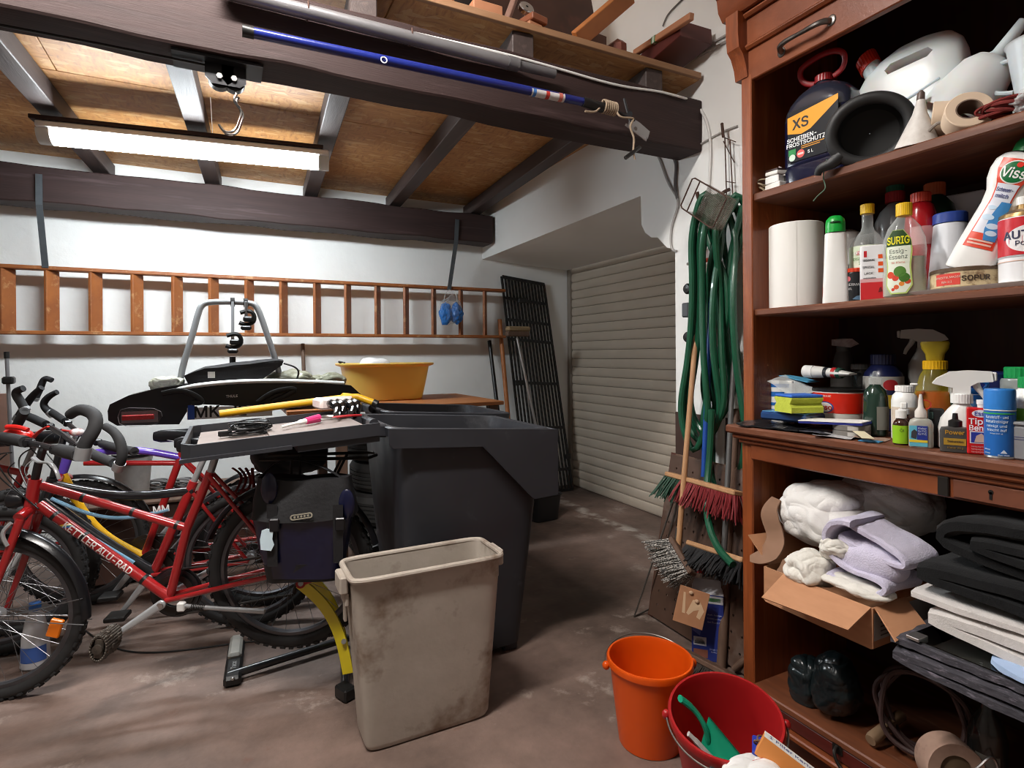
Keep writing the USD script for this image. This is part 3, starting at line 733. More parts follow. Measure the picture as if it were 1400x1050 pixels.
t = stand('aerosol_can', 'slim white can with red base and orange warning squares', 'can', 1193, 1.605, S2)
t.part('body', loft([(0, .03, .019, 5), (0.002, .031, .0195, 6), (0.148, .031, .0195, 6), (0.15, .029, .018, 5)], 32), M('white_can', '#e4e4e6', rough=0.3))
fr = lambda poly, c, nm='label_mark', d=.0004: t.part(nm, decal(prism(poly, d), (0, -0.0196, 0)), plain(c, .4))
fr(sbox(-.0295, .0, .0295, .048), '#c92a2f', 'base_band'); fr(sbox(-.0295, .048, .0295, .058), '#d9a3a5', 'base_band')
for z in (.112, .092, .074): fr(sbox(.012, z, .024, z + .011), '#e0561d', 'hazard_square')
fr(sbox(-.021, .118, -.014, .135), '#c0232c')
for z, s in ((.109, 'VERDÜNNUNG'), (.09, 'SPEZIAL'), (.073, 'LACK')): t.part('lettering', decal(text(s, .006, maxw=.028), (-.01, -.0197, z)), plain('#3c3e44'))
t.part('lettering', decal(text('entzündlich', .004, maxw=.03), (-.008, -.0197, .06)), plain('#3c3e44'))
t.part('label_mark', decal(prism(Polygon([(.012, .02), (.022, .022), (.019, .034), (.015, .032)]), .0004), (0, -.0205, 0)), plain('#6e1418'))

# contour bottle with vegetables on the label
prof = [(0, 0), (0.043, 0), (0.048, 0.004), (0.0485, 0.05), (0.046, 0.075), (0.0475, 0.10), (0.049, 0.125), (0.046, 0.155), (0.036, 0.185), (0.02, 0.207), (0.0145, 0.215), (0.0145, 0.235)]
t = screw_bottle('vinegar_essence_bottle', 'half-full curvy clear bottle with yellow cap and a vegetable label', 1236, 1.605, S2, prof, clear, (0.215, 0.248, 0.0185, yellowcap), liquid=(0.105, film('cloudy_liquid', '#b9bda2', 0.55, 0.3)), ratio=0.6)
zs = np.linspace(.008, .175, 30); wl = np.interp(zs, [.008, .03, .08, .12, .15, .175], [.018, .032, .028, .032, .029, .012])
lab = Polygon([(-w, z) for w, z in zip(wl, zs)] + [(w, z) for w, z in zip(wl[::-1], zs[::-1])])
th0 = -0.28
W = lambda m, d=0: wrap(m, 0.0495 + d, 0, th0, 0.62)
lb = t.part('label', W(prism(lab, .0004)), plain('#b9cf72', .4))
t.part('label_field', W(prism(lab.buffer(-.0035), .0004), .0006), plain('#e3ead9', .4), parent=lb)
t.part('label_field', W(prism(lab.buffer(-.001).intersection(sbox(-1, .133, 1, 1)), .0004), .001), plain('#2c4a22', .4), parent=lb)
t.part('lettering', wrap(text('SURIG', .019, bold=True, maxw=.052), .0515, .148, th0, .62), plain('#e9e022'), parent=lb)
t.part('lettering', wrap(text('Essig-', .011, maxw=.04), .0506, .12, th0, .62), plain('#5d655c'), parent=lb)
t.part('lettering', wrap(text('Essenz', .011, maxw=.042), .0506, .105, th0, .62), plain('#5d655c'), parent=lb)
t.part('lettering', wrap(text('für Küche', .005, maxw=.036), .0506, .09, th0, .62), plain('#d98a7a'), parent=lb)
for x, z, r, c in ((-.018, .058, .009, '#d6472b'), (-.006, .05, .008, '#cf3c24'), (.004, .066, .014, '#4f7f2f'), (.014, .05, .012, '#3f6f27'), (.021, .04, .007, '#c9452c'), (.008, .034, .006, '#e08a35'), (-.004, .026, .006, '#d55a2b'), (-.012, .02, .004, '#c93a2a')):
    t.part('vegetable_print', W(prism(Point(x, z).buffer(r), .0003), .0011 + .0002 * (r > .01)), plain(c, .4), parent=lb)

t = screw_bottle('bottle', 'round-shouldered cloudy grey bottle with red and green cap at the back of the middle shelf', 1224, 1.81, S2, [(0, 0), (.05, 0), (.055, .005), (.055, .22), (.053, .25), (.04, .28), (.022, .30), (.018, .305)], M('grey_translucent', '#8d9092', '#85888a', rough=.25, coat=.4), (0.306, 0.338, .026, plain('#a92630', .4)))
t.part('cap_top', cap_ridged(.3385, .362, .0235), plain('#1f5a45', .4), label='green cap top')
t.part('label', band(.0556, .04, .17, -1.3, 1.3), plain('#c2422c', .5))
t = screw_bottle('bottle', 'bright red bottle with orange-red cap behind the vegetable label bottle', 1259, 1.735, S2, [(0, 0), (.036, 0), (.039, .004), (.039, .2), (.036, .24), (.03, .262), (.023, .27)], M('red_gloss', '#a8161e', '#97131b', rough=.2, coat=.4), (0.271, 0.298, .0245, plain('#d6402a', .4)))
t.part('label', band(.0394, .15, .2, -.6, .8), plain('#c98b8b', .5))
t = screw_bottle('bottle', 'dark green bottle with orange cap and yellow and black warning label', 1278, 1.81, S2, [(0, 0), (.048, 0), (.052, .005), (.052, .235), (.045, .27), (.026, .295), (.02, .30)], M('dark_green_gloss', '#123a26', '#0e2f1f', rough=.25, coat=.4), (0.30, 0.335, .026, plain('#b3542b', .4)))
lb = t.part('label', band(.0524, .04, .19, -1.2, 1.2), plain('#23241c', .5))
t.part('hazard_mark', wrap(prism(sbox(-.014, .15, .014, .182), .0004), .053, 0, .15), plain('#b7452f'), parent=lb)
t.part('label_stripe', wrap(prism(sbox(-.04, .184, .04, .187), .0004), .053, 0, .0), plain('#c9b52c'), parent=lb)
t.part('label_stripe', wrap(prism(sbox(-.04, .09, .04, .105), .0004), .053, 0, .0), plain('#c9a52c'), parent=lb)
t.part('lettering', wrap(text('GBS', .016), .053, .125, 0.05), plain('#cfd0c2'), parent=lb)
# white tub with blue rim and a white carton behind it
t = stand('tub', 'white plastic tub with blue lid behind the tall tilted white bottle', 'tub', 1299, 1.735, S2)
t.part('body', lathe([(0, 0), (.05, 0), (.053, .004), (.037, .195), (.035, .197)], 36), M('cool_white', '#d9dbe0', rough=.4))
t.part('lid', lathe([(.0385, .1975), (.0385, .222), (.036, .225), (0, .226)], 36), plain('#27418f', .4))
p = spot(1303, 1.86, S2)
t = Thing('carton', 'white and blue cardboard packet slanting at the back of the middle shelf', 'carton', p, rz=-1.35)
t.part('body', moved(box((-.075, -.02, .0), (.075, .02, .30), .003), rot((0, 1, 0), -.0)), M('cool_white', '#d9dbe0', rough=.4))
t.part('blue_corner', decal(prism(Polygon([(-.075, .20), (-.02, .24), (.0, .25), (-.02, .275), (-.06, .285), (-.075, .3)]), .0006), (0, -.0202, 0)), plain('#2747a8', .4))
# tall tilted scouring milk bottle lying against the tin
p = spot(1322, 1.62, S2); p[2] = S2 + 0.052
A = frame(p, *rotz(-math.pi / 2 + .32)[:3, :3].T) @ rot((0, 1, 0), 0.40)
t = Thing('cleaner_bottle', 'tall white bottle with green base cap leaning on the round rusty tin', 'bottle', mat=A)
t.part('body', loft([(0, .044, .026, 3), (.004, .047, .028, 3), (.05, .046, .028, 2.6), (.11, .042, .027, 2.4), (.16, .038, .026, 2.4), (.19, .040, .028, 2.3), (.215, .050, .033, 2.3), (.24, .053, .034, 2.3), (.262, .05, .032, 2.3), (.275, .04, .027, 2.2), (.281, .03, .02, 2)], 40), white)
t.part('cap', lathe([(.0285, .2812), (.0285, .30), (.025, .31), (.0, .312)], 28), plain('#0f7a3a', .4))
zs = np.linspace(.055, .262, 26)
fy = lambda z: np.interp(z, [0, .05, .11, .16, .19, .215, .24, .27], [.0285, .0285, .0275, .0265, .0285, .0333, .0345, .031])
def on_front(mesh2d, d=0.0):
    m = mesh2d.copy()
    try:
        v_, f_ = trimesh.remesh.subdivide_to_size(m.vertices, m.faces, .01); m = tm(v_, f_)
    except Exception: pass
    v_ = np.array(m.vertices); half = np.interp(v_[:, 1], [0, .05, .11, .16, .19, .215, .24, .27], [.047, .046, .042, .038, .04, .05, .053, .045])
    y = -fy(v_[:, 1]) * np.maximum(0.05, 1 - np.abs(v_[:, 0] / half) ** 2.3) ** (1 / 2.3) - .0012 - d - v_[:, 2]
    return tm(np.stack([v_[:, 0], y, v_[:, 1]], 1), m.faces)
wl = np.interp(zs, [.055, .10, .17, .2, .235, .262], [.030, .026, .020, .022, .034, .034])
lab = Polygon([(-w, z) for w, z in zip(wl, zs)] + [(w, z) for w, z in zip(wl[::-1], zs[::-1])])
lb = t.part('label', on_front(prism(lab, .0003)), plain('#de4a33', .35))
t.part('label_field', on_front(prism(lab.buffer(-.0025).intersection(sbox(-1, .09, 1, .205)), .0003), .0008), plain('#dfe3ee', .35), parent=lb)
t.part('label_field', on_front(prism(Polygon([(.003, .075), (.027, .075), (.022, .165), (.003, .165), (-.004, .13), (-.004, .10)]), .0003), .0013), plain('#3f86c4', .35), parent=lb)
t.part('emblem', on_front(prism(Point(0, .232).buffer(.0265), .0003), .0008), plain('#e6ede4', .35), parent=lb)
t.part('emblem', on_front(prism(Point(0, .232).buffer(.024), .0003), .0014), plain('#0d6b38', .35), parent=lb)
t.part('emblem_dot', on_front(prism(Point(0.004, .249).buffer(.0062), .0003), .0022), plain('#dd3322', .35), parent=lb)
t.part('lettering', on_front(moved(text('Viss', .021, bold=True, maxw=.046), (0, .230, 0)), .0023), plain('#f4f4f0'), parent=lb)
t.part('lettering', on_front(moved(text('Scheuer-', .009, maxw=.032), (-.002, .192, 0)), .0016), plain('#2f3f86'), parent=lb)
t.part('lettering', on_front(moved(text('milch', .009, maxw=.024), (-.002, .178, 0)), .0016), plain('#2f3f86'), parent=lb)
for x, z, rr in ((-.009, .15, .008), (-.008, .127, .011), (.008, .108, .011), (.012, .092, .01)):
    t.part('bubble_print', on_front(prism(shapely.affinity.scale(Point(x, z).buffer(rr), 1.1, .6), .0003), .0019), plain('#c5dcef', .35), parent=lb)
for z in (.070, .062): t.part('label_stripe', on_front(prism(sbox(-.024, z, .024, z + .004), .0003), .0014), plain('#e8c0b0', .35), parent=lb)

t = stand('tin', 'flat round rusty cream tin under the leaning white bottle', 'tin', 1322, 1.655, S2 + .0125)
rusty = M('rusty_cream_tin', '#cdbb95', '#b9a27a', rough=.55, scale=20, c3='#5c3a25', s3=30, t3=.56)
t.part('body', lathe([(0, 0), (.074, 0), (.0755, .002), (.0755, .038)], 48), rusty)
t.part('lid', lathe([(.0765, .0382), (.0765, .046), (.074, .048), (0, .048)], 48), M('rusty_lid', '#6e5a46', '#4d3a2b', rough=.5, metal=.4, scale=25))
t.part('label', wrap(prism(sbox(-.028, .006, .028, .034), .0004), .0757, 0, -.55), plain('#cf3a2c', .5))
for z in (.025, .014): t.part('lettering', wrap(text('SPACHTELMASSE' if z > .02 else 'fein 2:1', .005), .0764, z, -.55), plain('#e9c4b5'))
t.part('lettering', wrap(text('SOPUR', .012, bold=True), .0764, .02, .22), plain('#3a2a20'))
p = spot(1335, 1.655, S2)
t = single('tray', 'shallow white plastic tray with upturned rim under the tin and the red can', 'tray', moved(loft([(0, .075, .16, 5), (.002, .078, .165, 5), (.008, .085, .175, 5), (.011, .088, .178, 5), (.0112, .085, .175, 5), (.0055, .076, .163, 5), (.0055, .05, .1, 5)], 48), p + (0, -.045, 0)), white)
t = stand('oil_can', 'red and white metal can with gold neck at the right of the middle shelf', 'can', 1401, 1.635, S2 + .0125)
t.part('body', lathe([(0, 0), (.046, 0), (.047, .002), (.047, .145), (.046, .147)], 40), M('white_can', '#e4e4e6', rough=.3))
t.part('shoulder', lathe([(.0472, .147), (.046, .155), (.03, .165), (.014, .168), (.0135, .178)], 36), M('dull_brass_tin', '#a8895a', '#8c7048', rough=.35, metal=.85, scale=9))
t.part('cap', cap_ridged(.178, .196, .0145), white)
lb = t.part('label', band(.0474, .06, .144, -1.6, 1.6), plain('#c3202c', .35))
t.part('label_field', wrap(prism(shapely.affinity.scale(Point(.012, .095).buffer(.036, quad_segs=10), 1.3, .85), .0004), .0478, 0, 0), plain('#e6e3e4', .35), parent=lb)
t.part('lettering', wrap(text('AUTO', .017, bold=True), .0487, .105, -.15), plain('#26264a'), parent=lb)
t.part('lettering', wrap(text('Politur', .011), .0487, .086, .12), plain('#26264a'), parent=lb)
t.part('label_stripe', band(.0476, .056, .059, -1.6, 1.6), plain('#b9b9bd', .35), parent=lb)
t.part('label_stripe', band(.0476, .046, .048, -1.6, 1.6), plain('#d9b5a4', .35), parent=lb)
t = screw_bottle('jar', 'tall dark glass jar behind the leaning white bottle', 1366, 1.745, S2, [(0, 0), (.045, 0), (.048, .005), (.048, .2), (.04, .215)], film('dark_glass', '#2c2f2e', .55, .08, 1.0), (.216, .235, .042, plain('#23282a', .4)))
single('wooden_board', 'orange-brown piece of thin board leaning at the back right of the middle shelf', 'wooden board', moved(box((-.09, -.004, 0), (.09, .004, .30), .001), frame(spot(1405, 1.93, S2), *rotz(-1.5)[:3, :3].T) @ rot((1, 0, 0), -.1)), M('orange_ply', '#a4753c', '#8e6230', rough=.6, scale=8))
# clear bag with things in it, at the back
single('plastic_bag', 'clear plastic bag bulging behind the paper roll and the vinegar bottle', 'bag', blob(spot(1155, 1.83, S2) + (0, 0, .13), (.08, .12, .13), .35, 7, 12, 5), clearbag)
for dy, h in ((.05, .17), (-.02, .2)):
    single('light_bulb', 'pale round bulb inside the clear bag, ' + ('nearer the paper roll' if dy > 0 else 'nearer the vinegar bottle'), 'light bulb', moved(lathe([(.001, -.06), (.013, -.06), (.014, -.03), (.024, -.005), (.03, .02), (.024, .042), (.012, .05), (0, .052)], 24), spot(1155, 1.81, S2) + (0, dy, h)), plain('#c9c4c0', .3))
# ---------------- things on the counter
S3c = S3
t = stand('carton', 'blue and white packet with big blue bars standing at the left end of the counter', 'carton', 1060, 1.66, S3c, rz=-math.pi / 2 + .35)
t.part('body', box((-.05, -.015, 0), (.055, .015, .145), .002), paperw)
for poly in (sbox(-.04, .0, -.028, .135), sbox(-.04, .123, .045, .135), sbox(-.04, .092, .03, .108), sbox(-.04, .062, .035, .072), sbox(-.028, .03, .05, .05)):
    t.part('blue_bar', decal(prism(poly, .0005), (0, -.0152, 0)), plain('#1f66b4', .4))


def sheet(name, label, p, w, d, rz, mat, seed, h=.002, amp=.006, cat_='leaflet', tilt=0, roll_=0):
    n = 12; g = np.linspace(-.5, .5, n); X, Y = np.meshgrid(g * w, g * d)
    Zt = (meshkit.fbm(np.stack([X * 14, Y * 14, np.full_like(X, seed)], -1), 3, seed) - .3) * 2 * amp; Zt -= Zt.min()
    V = np.concatenate([np.stack([X, Y, Zt], -1).reshape(-1, 3), np.stack([X, Y, Zt + h], -1).reshape(-1, 3)]); F = []
    i = np.arange(n * n).reshape(n, n); a, b, c, d_ = i[:-1, :-1].ravel(), i[:-1, 1:].ravel(), i[1:, 1:].ravel(), i[1:, :-1].ravel(); o = n * n
    F = [np.stack([a, d_, c, b], 1), np.stack([a, b, c, d_], 1) + o]
    for e in (i[0], i[:, -1], i[-1][::-1], i[:, 0][::-1]): F.append(np.stack([e[:-1], e[1:], e[1:] + o, e[:-1] + o], 1))
    m = tm(V, np.vstack(F)); m.apply_transform(rot((1, 0, 0), tilt)); m.apply_transform(rot((0, 1, 0), roll_)); m.apply_transform(rotz(rz))
    m.apply_translation(np.asarray(p) - (0, 0, m.bounds[0, 2]))
    return single(name, label, cat_, m, mat)


q = lambda u, X, dz=0: spot(u, X, S3c + .0008 + dz, 575)
bagblk = M('black_film', '#191a1c', '#232427', rough=.18, scale=9, bump=.006, bscale=40)
sheet('plastic_wrapper', 'crumpled glossy black wrapper lowest at the left end of the counter', q(1066, 1.575), .15, .21, .1, bagblk, 1, .004, .012, 'wrapper')
sheet('leaflet', 'grey printed leaflet crumpled along the counter edge in front of the black wrapper', q(1050, 1.535), .06, .13, .1, M('newsprint', '#a7a5a2', '#77757a', rough=.7, scale=40), 2, .001, .006)
sheet('leaflet', 'folded dark printed leaflet lying under the flat grey tins', q(1120, 1.56), .1, .11, -.2, M('dark_print', '#54545c', '#2c2d35', rough=.45, scale=30), 4, .002, .010)
sheet('leaflet', 'whitish crumpled leaflet at the counter edge beside the small price tag', q(1143, 1.53), .07, .10, .25, M('newsprint_light', '#c3c1c0', '#8d8c90', rough=.6, scale=45), 5, .001, .010)
sheet('leaflet', 'brown paper scrap behind the price tag', q(1192, 1.57), .06, .075, .3, M('brown_scrap', '#a58a78', '#8a7162', rough=.8, scale=20), 6, .001, .010)
sheet('price_tag', 'small cream paper tag lying at the counter edge', q(1180, 1.525, .012), .028, .085, -.75, plain('#d8cfae', .7), 7, .001, .002, 'tag', tilt=.1)
sheet('blue_disc', 'small flat blue sachet in front of the brown scrap', q(1190, 1.53), .03, .05, .2, plain('#3d86b5', .4), 8, .002, .003, 'sachet')
t = stand('sponge_packet', 'flat light blue packet of cloths lying under the sponge', 'packet', 1082, 1.60, S3c + .026, rz=-math.pi / 2 + .1)
t.part('body', shake(box((-.075, -.06, 0), (.075, .06, .026), .006), .002, 30, 3), M('blue_packet', '#2b4c7e', '#1e3560', rough=.2, scale=8, coat=.5))
t.part('top_print', box((-.07, -.055, .0262), (.07, .055, .0275)), M('light_blue_print', '#6fb4dd', '#5aa0cf', rough=.25, scale=6, coat=.5))
t = stand('leaflet', 'dark blue folded brochure jutting out below the red tin', 'brochure', 1140, 1.575, S3c + .033, rz=-math.pi / 2 + .25)
t.part('cover', moved(box((-.085, -.045, 0), (.085, .045, .007), .001), rot((0, 1, 0), -.04)), plain('#28307c', .35)); t.part('page_block', moved(box((-.0855, -.046, .0075), (.083, .045, .0095)), rot((0, 1, 0), -.04)), paperw)
# sponge: yellow foam with grip grooves, blue scouring side
t = stand('sponge', 'yellow-green household sponge with blue scouring layer', 'sponge', 1090, 1.575, S3c + .055, rz=-math.pi / 2 + 1.25, tilt=np.diag([1.1, 1.15, 1.15, 1]))
pf = Polygon([(-.035, 0), (.035, 0), (.035, .012), (.026, .022), (.035, .034), (.035, .036), (-.035, .036), (-.035, .034), (-.026, .022), (-.035, .012)]).buffer(.002)
t.part('foam', moved(prism(pf, .095, 'yz', (0, 0, 0)), (-.0475, 0, .003)), M('yellow_foam', '#c5cf4a', '#b2bd3c', rough=.95, scale=60, bump=.002, bscale=260))
t.part('scouring_pad', box((-.0475, -.037, .0415), (.0475, .037, .0485), .002), M('blue_scourer', '#3a6fcb', '#2f5fb6', rough=.95, scale=90, bump=.002, bscale=300))
t = stand('tin', 'round red tin of car grease with an oval badge', 'tin', 1146, 1.73, S3c + .03)
t.part('body', lathe([(0, 0), (.074, 0), (.0755, .002), (.0755, .085), (.074, .087)], 48), plain('#d8d4cc', .35))
lb = t.part('label', band(.0757, .022, .083, -3.0, 3.0, 60), plain('#cf2614', .3))
t.part('lid', lathe([(.077, .0872), (.077, .0945), (.075, .096), (0, .096)], 48), M('black_tin_lid', '#1f1d1c', rough=.4, metal=.5))
t.part('badge', wrap(prism(shapely.affinity.scale(Point(0, .04).buffer(.026), 1, .66), .0004), .0763, 0, -.55), plain('#2a4c9c', .35), parent=lb)
t.part('badge', wrap(prism(shapely.affinity.scale(Point(0, .04).buffer(.0225), 1, .64), .0004), .0769, 0, -.55), plain('#ebe7e2', .35), parent=lb)
t.part('lettering', wrap(text('Esso', .015, bold=True), .0775, .04, -.55), plain('#c41f1a'), parent=lb)
t.part('lettering', wrap(text('GREASE', .006), .0763, .074, -.5), plain('#e8d0c6'), parent=lb)
for k, lb_ in ((0, 'flat grey round tin, lower of two behind the small paper tag'), (1, 'flat grey round tin, upper of two behind the small paper tag')):
    t = stand('flat_tin', lb_, 'tin', 1162, 1.585, S3c + .003 + k * .0165)
    t.part('body', lathe([(0, 0), (.046, 0), (.047, .001), (.047, .014), (.045, .016), (0, .016)], 40), M('grey_tin', '#8f8a84', '#7c7771', rough=.4, metal=.4, scale=14))
    t.part('label', band(.0473, .002, .013, -.2, .35), plain('#c3bfba', .4))
p = at(1108, 508, X=1.69); d = unit(np.array(at(1178, 512, X=1.70)) - p); x = unit(np.cross((0, 0, 1), d)); y = np.cross(d, x)
t = Thing('tube', 'white plastic tube with round white cap lying across the red tin', 'tube', mat=frame(p, x, y, d))
t.part('cap', lathe([(0, -.02), (.0185, -.02), (.02, -.018), (.02, .012)], 28), white)
t.part('body', loft([(.0125, .019, .019), (.03, .0195, .0185), (.09, .021, .012), (.135, .023, .003)], 28), M('white_tube', '#d8d7d2', rough=.3))
for z0, c in ((.05, '#23262c'), (.075, '#b32a2e'), (.09, '#1f4a3c')): t.part('print_band', loft([(z0, .0203, .0172), (z0 + .012, .0207, .0157)], 28, caps=False), plain(c, .35))
sheet('plastic_sleeve', 'clear plastic sleeve slanting from the sponge up to the white tube', q(1083, 1.645, .095), .10, .12, .1, clearbag, 12, .001, .012, 'sleeve', roll_=-.15, tilt=.45)
sheet('card', 'light blue card lying on top of the pile behind the clear sleeve', q(1083, 1.71, .14), .06, .16, .0, plain('#5aa9cf', .4), 13, .002, .004, 'card', tilt=.16)
sheet('card', 'dark red card just under the light blue card', q(1088, 1.72, .128), .06, .13, .0, plain('#5a1722', .4), 14, .002, .004, 'card', tilt=.16)

# bottles
grn = [(0, 0), (.027, 0), (.031, .004), (.032, .08), (.031, .11), (.026, .13), (.015, .142), (.013, .146)]
t = screw_bottle('bottle', 'dark green bottle with clear push cap standing beside the red tin', 1195, 1.655, S3c, grn, M('bottle_green', '#23392f', '#1b2d25', rough=.12, coat=.6), None)
t.part('cap', lathe([(.0165, .1465), (.0165, .165), (.008, .168), (.006, .182), (.003, .184), (0, .184)], 24), clear)
t.part('label', band(.0325, .02, .085, .1, 1.5), plain('#77756c', .5))
t = screw_bottle('bottle', 'white bottle with white flip cap behind the brown spray flask', 1235, 1.645, S3c, [(0, 0), (.028, 0), (.031, .004), (.031, .105), (.028, .12), (.02, .13)], M('white_gloss_plastic', '#ecece9'), (.131, .147, .0225, white))
t.part('label', band(.0314, .02, .09, -1.2, 1.2), M('pastel_label', '#d9cfc6', '#c9b49a', rough=.5, scale=40)); t.part('cap_tip', box((.012, -.012, .148), (.03, .006, .154), .002), white)
for z in (.075, .062): t.part('lettering', wrap(text('Sprühöl', .006), .0322, z, -.1), plain('#8a7f76'))
brown = M('amber_glass', '#3a1c10', '#2a140c', rough=.1, coat=.7)
t = screw_bottle('spray_flask', 'small brown glass flask with white spray head behind the green label bottle', 1234, 1.60, S3c, [(0, 0), (.019, 0), (.0205, .003), (.0205, .055), (.017, .064), (.011, .07), (.0105, .074)], brown, (.0745, .088, .0125, white))
t.part('spray_head', box((-.008, -.012, .0885), (.008, .008, .106), .003), white)
t = screw_bottle('small_bottle', 'little brown bottle with bright green label and white cap', 1230, 1.555, S3c, [(0, 0), (.0165, 0), (.018, .003), (.018, .052), (.015, .06), (.009, .066), (.009, .07)], brown, (.068, .088, .0125, white))
lb = t.part('label', band(.0183, .004, .05, -1.5, 1.5), plain('#8fc31d', .45)); t.part('lettering', wrap(text('Öl', .007), .0189, .038, .1), plain('#3d5a14'), parent=lb)
t = stand('glue_bottle', 'small translucent glue bottle with red ring on its nozzle and blue-yellow label', 'bottle', 1257, 1.55, S3c)
t.part('body', loft([(0, .023, .014, 3), (.003, .0255, .016, 3.2), (.058, .0255, .016, 3.2), (.068, .022, .014, 2.6), (.074, .012, .011, 2)], 32), M('milky_grey', '#aaa59c', '#a19c93', rough=.35, sss=.2))
t.part('nozzle', lathe([(.0125, .0745), (.0125, .09), (.006, .10), (.005, .118), (.003, .132), (0, .133)], 20), M('nozzle_white', '#d9d2c9', rough=.4))
a = np.arange(24) * 2 * math.pi / 24
t.part('ring', tube(np.stack([.012 * np.cos(a) + .009, 0 * a, .107 + .011 * np.sin(a)], 1), .0013, 5, closed=True), plain('#c0302c', .4))
t.part('label', decal(prism(sbox(-.0235, .004, .0135, .055), .0004), (0, -.0162, 0)), plain('#62b8cf', .4))
t.part('label_field', decal(prism(sbox(-.008, .02, .0135, .055), .0004), (0, -.0167, 0)), plain('#24368e', .4)); t.part('label_field', decal(prism(sbox(-.0235, .014, .0135, .02), .0004), (0, -.0168, 0)), plain('#e2c93a', .4))
t.part('label_mark', decal(prism(Polygon([(-.02, .025), (-.01, .022), (-.007, .04), (-.013, .046), (-.019, .04)]), .0004), (0, -.0170, 0)), plain('#3b3d42', .4))
for z in (.049, .042, .035): t.part('lettering', decal(text('Kleber' if z > .045 else 'für PVC', .005, maxw=.017), (.003, -.0172, z)), plain('#cfd4e6'))
t = stand('small_case', 'flat matt black plastic case standing between the glue bottle and the grey flask', 'case', 1277, 1.595, S3c)
t.part('body', box((-.016, -.014, 0), (.018, .014, .096), .004), plain('#161719', .5)); t.part('clip', box((-.014, -.017, .07), (-.004, -.0142, .088), .001), plain('#274440', .5))
t = stand('grey_flask', 'dark grey flat flask with black nozzle and gold lettering', 'bottle', 1304, 1.545, S3c)
t.part('body', loft([(0, .027, .013, 4), (.002, .0295, .015, 4.5), (.05, .03, .015, 4.5), (.058, .027, .014, 4), (.061, .014, .011, 2)], 36), M('smoky_plastic', '#4a4845', '#3f3d3b', rough=.3))
t.part('cap', lathe([(.0135, .0612), (.0135, .074), (.006, .078), (.005, .092), (.0, .093)], 20), black)
t.part('lettering', decal(text('Power', .009, bold=True, maxw=.036), (-.001, -.0152, .048)), plain('#b98a2a'))
t.part('label', decal(prism(sbox(-.022, .018, .02, .034), .0004), (0, -.0151, 0)), plain('#a8842c', .45)); t.part('lettering', decal(text('Sekunden', .005, maxw=.03), (0, -.0157, .027)), plain('#3d3a34')); t.part('lettering', decal(text('Kleber 20 g', .004, maxw=.03), (0, -.0152, .012)), plain('#9a7c34'))
# white trigger spray bottle


def trigger(t, z, s, mat, right=True, flat=.6):
    """spray head with trigger, nozzle towards local +x"""
    k = 1 if right else -1
    pf = [(-.047, .020), (-.040, .030), (-.018, .043), (.012, .046), (.046, .044), (.048, .026), (.024, .024), (.012, .016), (.012, .0), (-.014, .0), (-.014, .012), (-.03, .016)]
    t.part('spray_head', moved(prism(Polygon([(x * k, y) for x, y in pf]).buffer(.0015), .024, 'xz', (0, .012, 0)), np.diag([s, s, s, 1.]), (0, 0, z)), mat, smooth=20)
    t.part('nozzle', moved(box((.0485 * k, -.009, .026), (.056 * k, .009, .044), .002), np.diag([s, s, s, 1.]), (0, 0, z)), mat)
    t.part('trigger', moved(tube(spline([(.022 * k, 0, .024), (.026 * k, 0, .012), (.036 * k, 0, -.004), (.040 * k, 0, -.016)], 10), [.007, .007, .0065, .006, .0055, .005, .005, .0045, .004, .0035], 8), np.diag([s, s * .8, s, 1.]), (0, 0, z)), mat)


t = stand('spray_bottle', 'white trigger spray bottle with sloping shoulders and lilac label', 'spray bottle', 1313, 1.605, S3c, rz=-math.pi / 2 + .55)
t.part('body', loft([(0, .044, .026, 3), (.004, .047, .029, 3), (.05, .047, .029, 3), (.075, .042, .027, 2.6), (.098, .027, .021, 2.2), (.108, .018, .017, 2), (.112, .016, .016, 2)], 36), white)
t.part('collar', cap_ridged(.1125, .136, .022), white); trigger(t, .1365, 1.18, white)
t.part('label', decal(prism(sbox(-.030, .012, .030, .052), .0004), (0, -.0292, 0)), plain('#6d57a5', .4))
# red benzine can, blue aerosol
t = stand('benzine_can', 'red rectangular metal can of cleaning petrol, half hidden by the blue spray can', 'can', 1341, 1.565, S3c, rz=-math.pi / 2 + .5)
t.part('body', box((-.029, -.016, 0), (.029, .016, .108), .003), plain('#c1181d', .3)); t.part('spout', lathe([(.009, .1082), (.009, .116), (.0105, .116), (.0105, .126), (0, .127)], 18), white)
t.part('badge', decal(prism(shapely.affinity.scale(Point(-.003, .095).buffer(.017), 1, .5), .0004), (0, -.0161, 0)), plain('#e9e4e6', .4)); t.part('lettering', decal(text('Esso', .009, bold=True, maxw=.024), (-.003, -.0166, .095)), plain('#3b3f8f'))
t.part('lettering', decal(text('Tip', .013, bold=True), (-.013, -.0162, .077)), plain('#f0eaea')); t.part('lettering', decal(text('Benzin', .012, bold=True, maxw=.046), (-.002, -.0162, .062)), plain('#f0eaea'))
t.part('picture', decal(prism(sbox(-.024, .026, .012, .054), .0004), (0, -.0161, 0)), plain('#e7dfe0', .4)); t.part('picture', decal(prism(sbox(-.022, .028, .010, .052), .0004), (0, -.0166, 0)), plain('#2b3690', .4)); t.part('picture', decal(prism(Polygon([(-.016, .029), (.004, .029), (.006, .04), (-.003, .05), (-.012, .044)]), .0004), (0, -.0171, 0)), plain('#c9a896', .4))
for z in (.019, .013, .007): t.part('lettering', decal(text('Reinigungsbenzin', .003, maxw=.03), (-.006, -.0162, z)), plain('#e0a8a4'))
t = stand('spray_can', 'bright blue aerosol can with blue cap at the counter edge', 'spray can', 1365, 1.55, S3c, rz=face_cam(at(1365, 560, X=1.55)) - .12)
blue = plain('#1f62b0', .35)
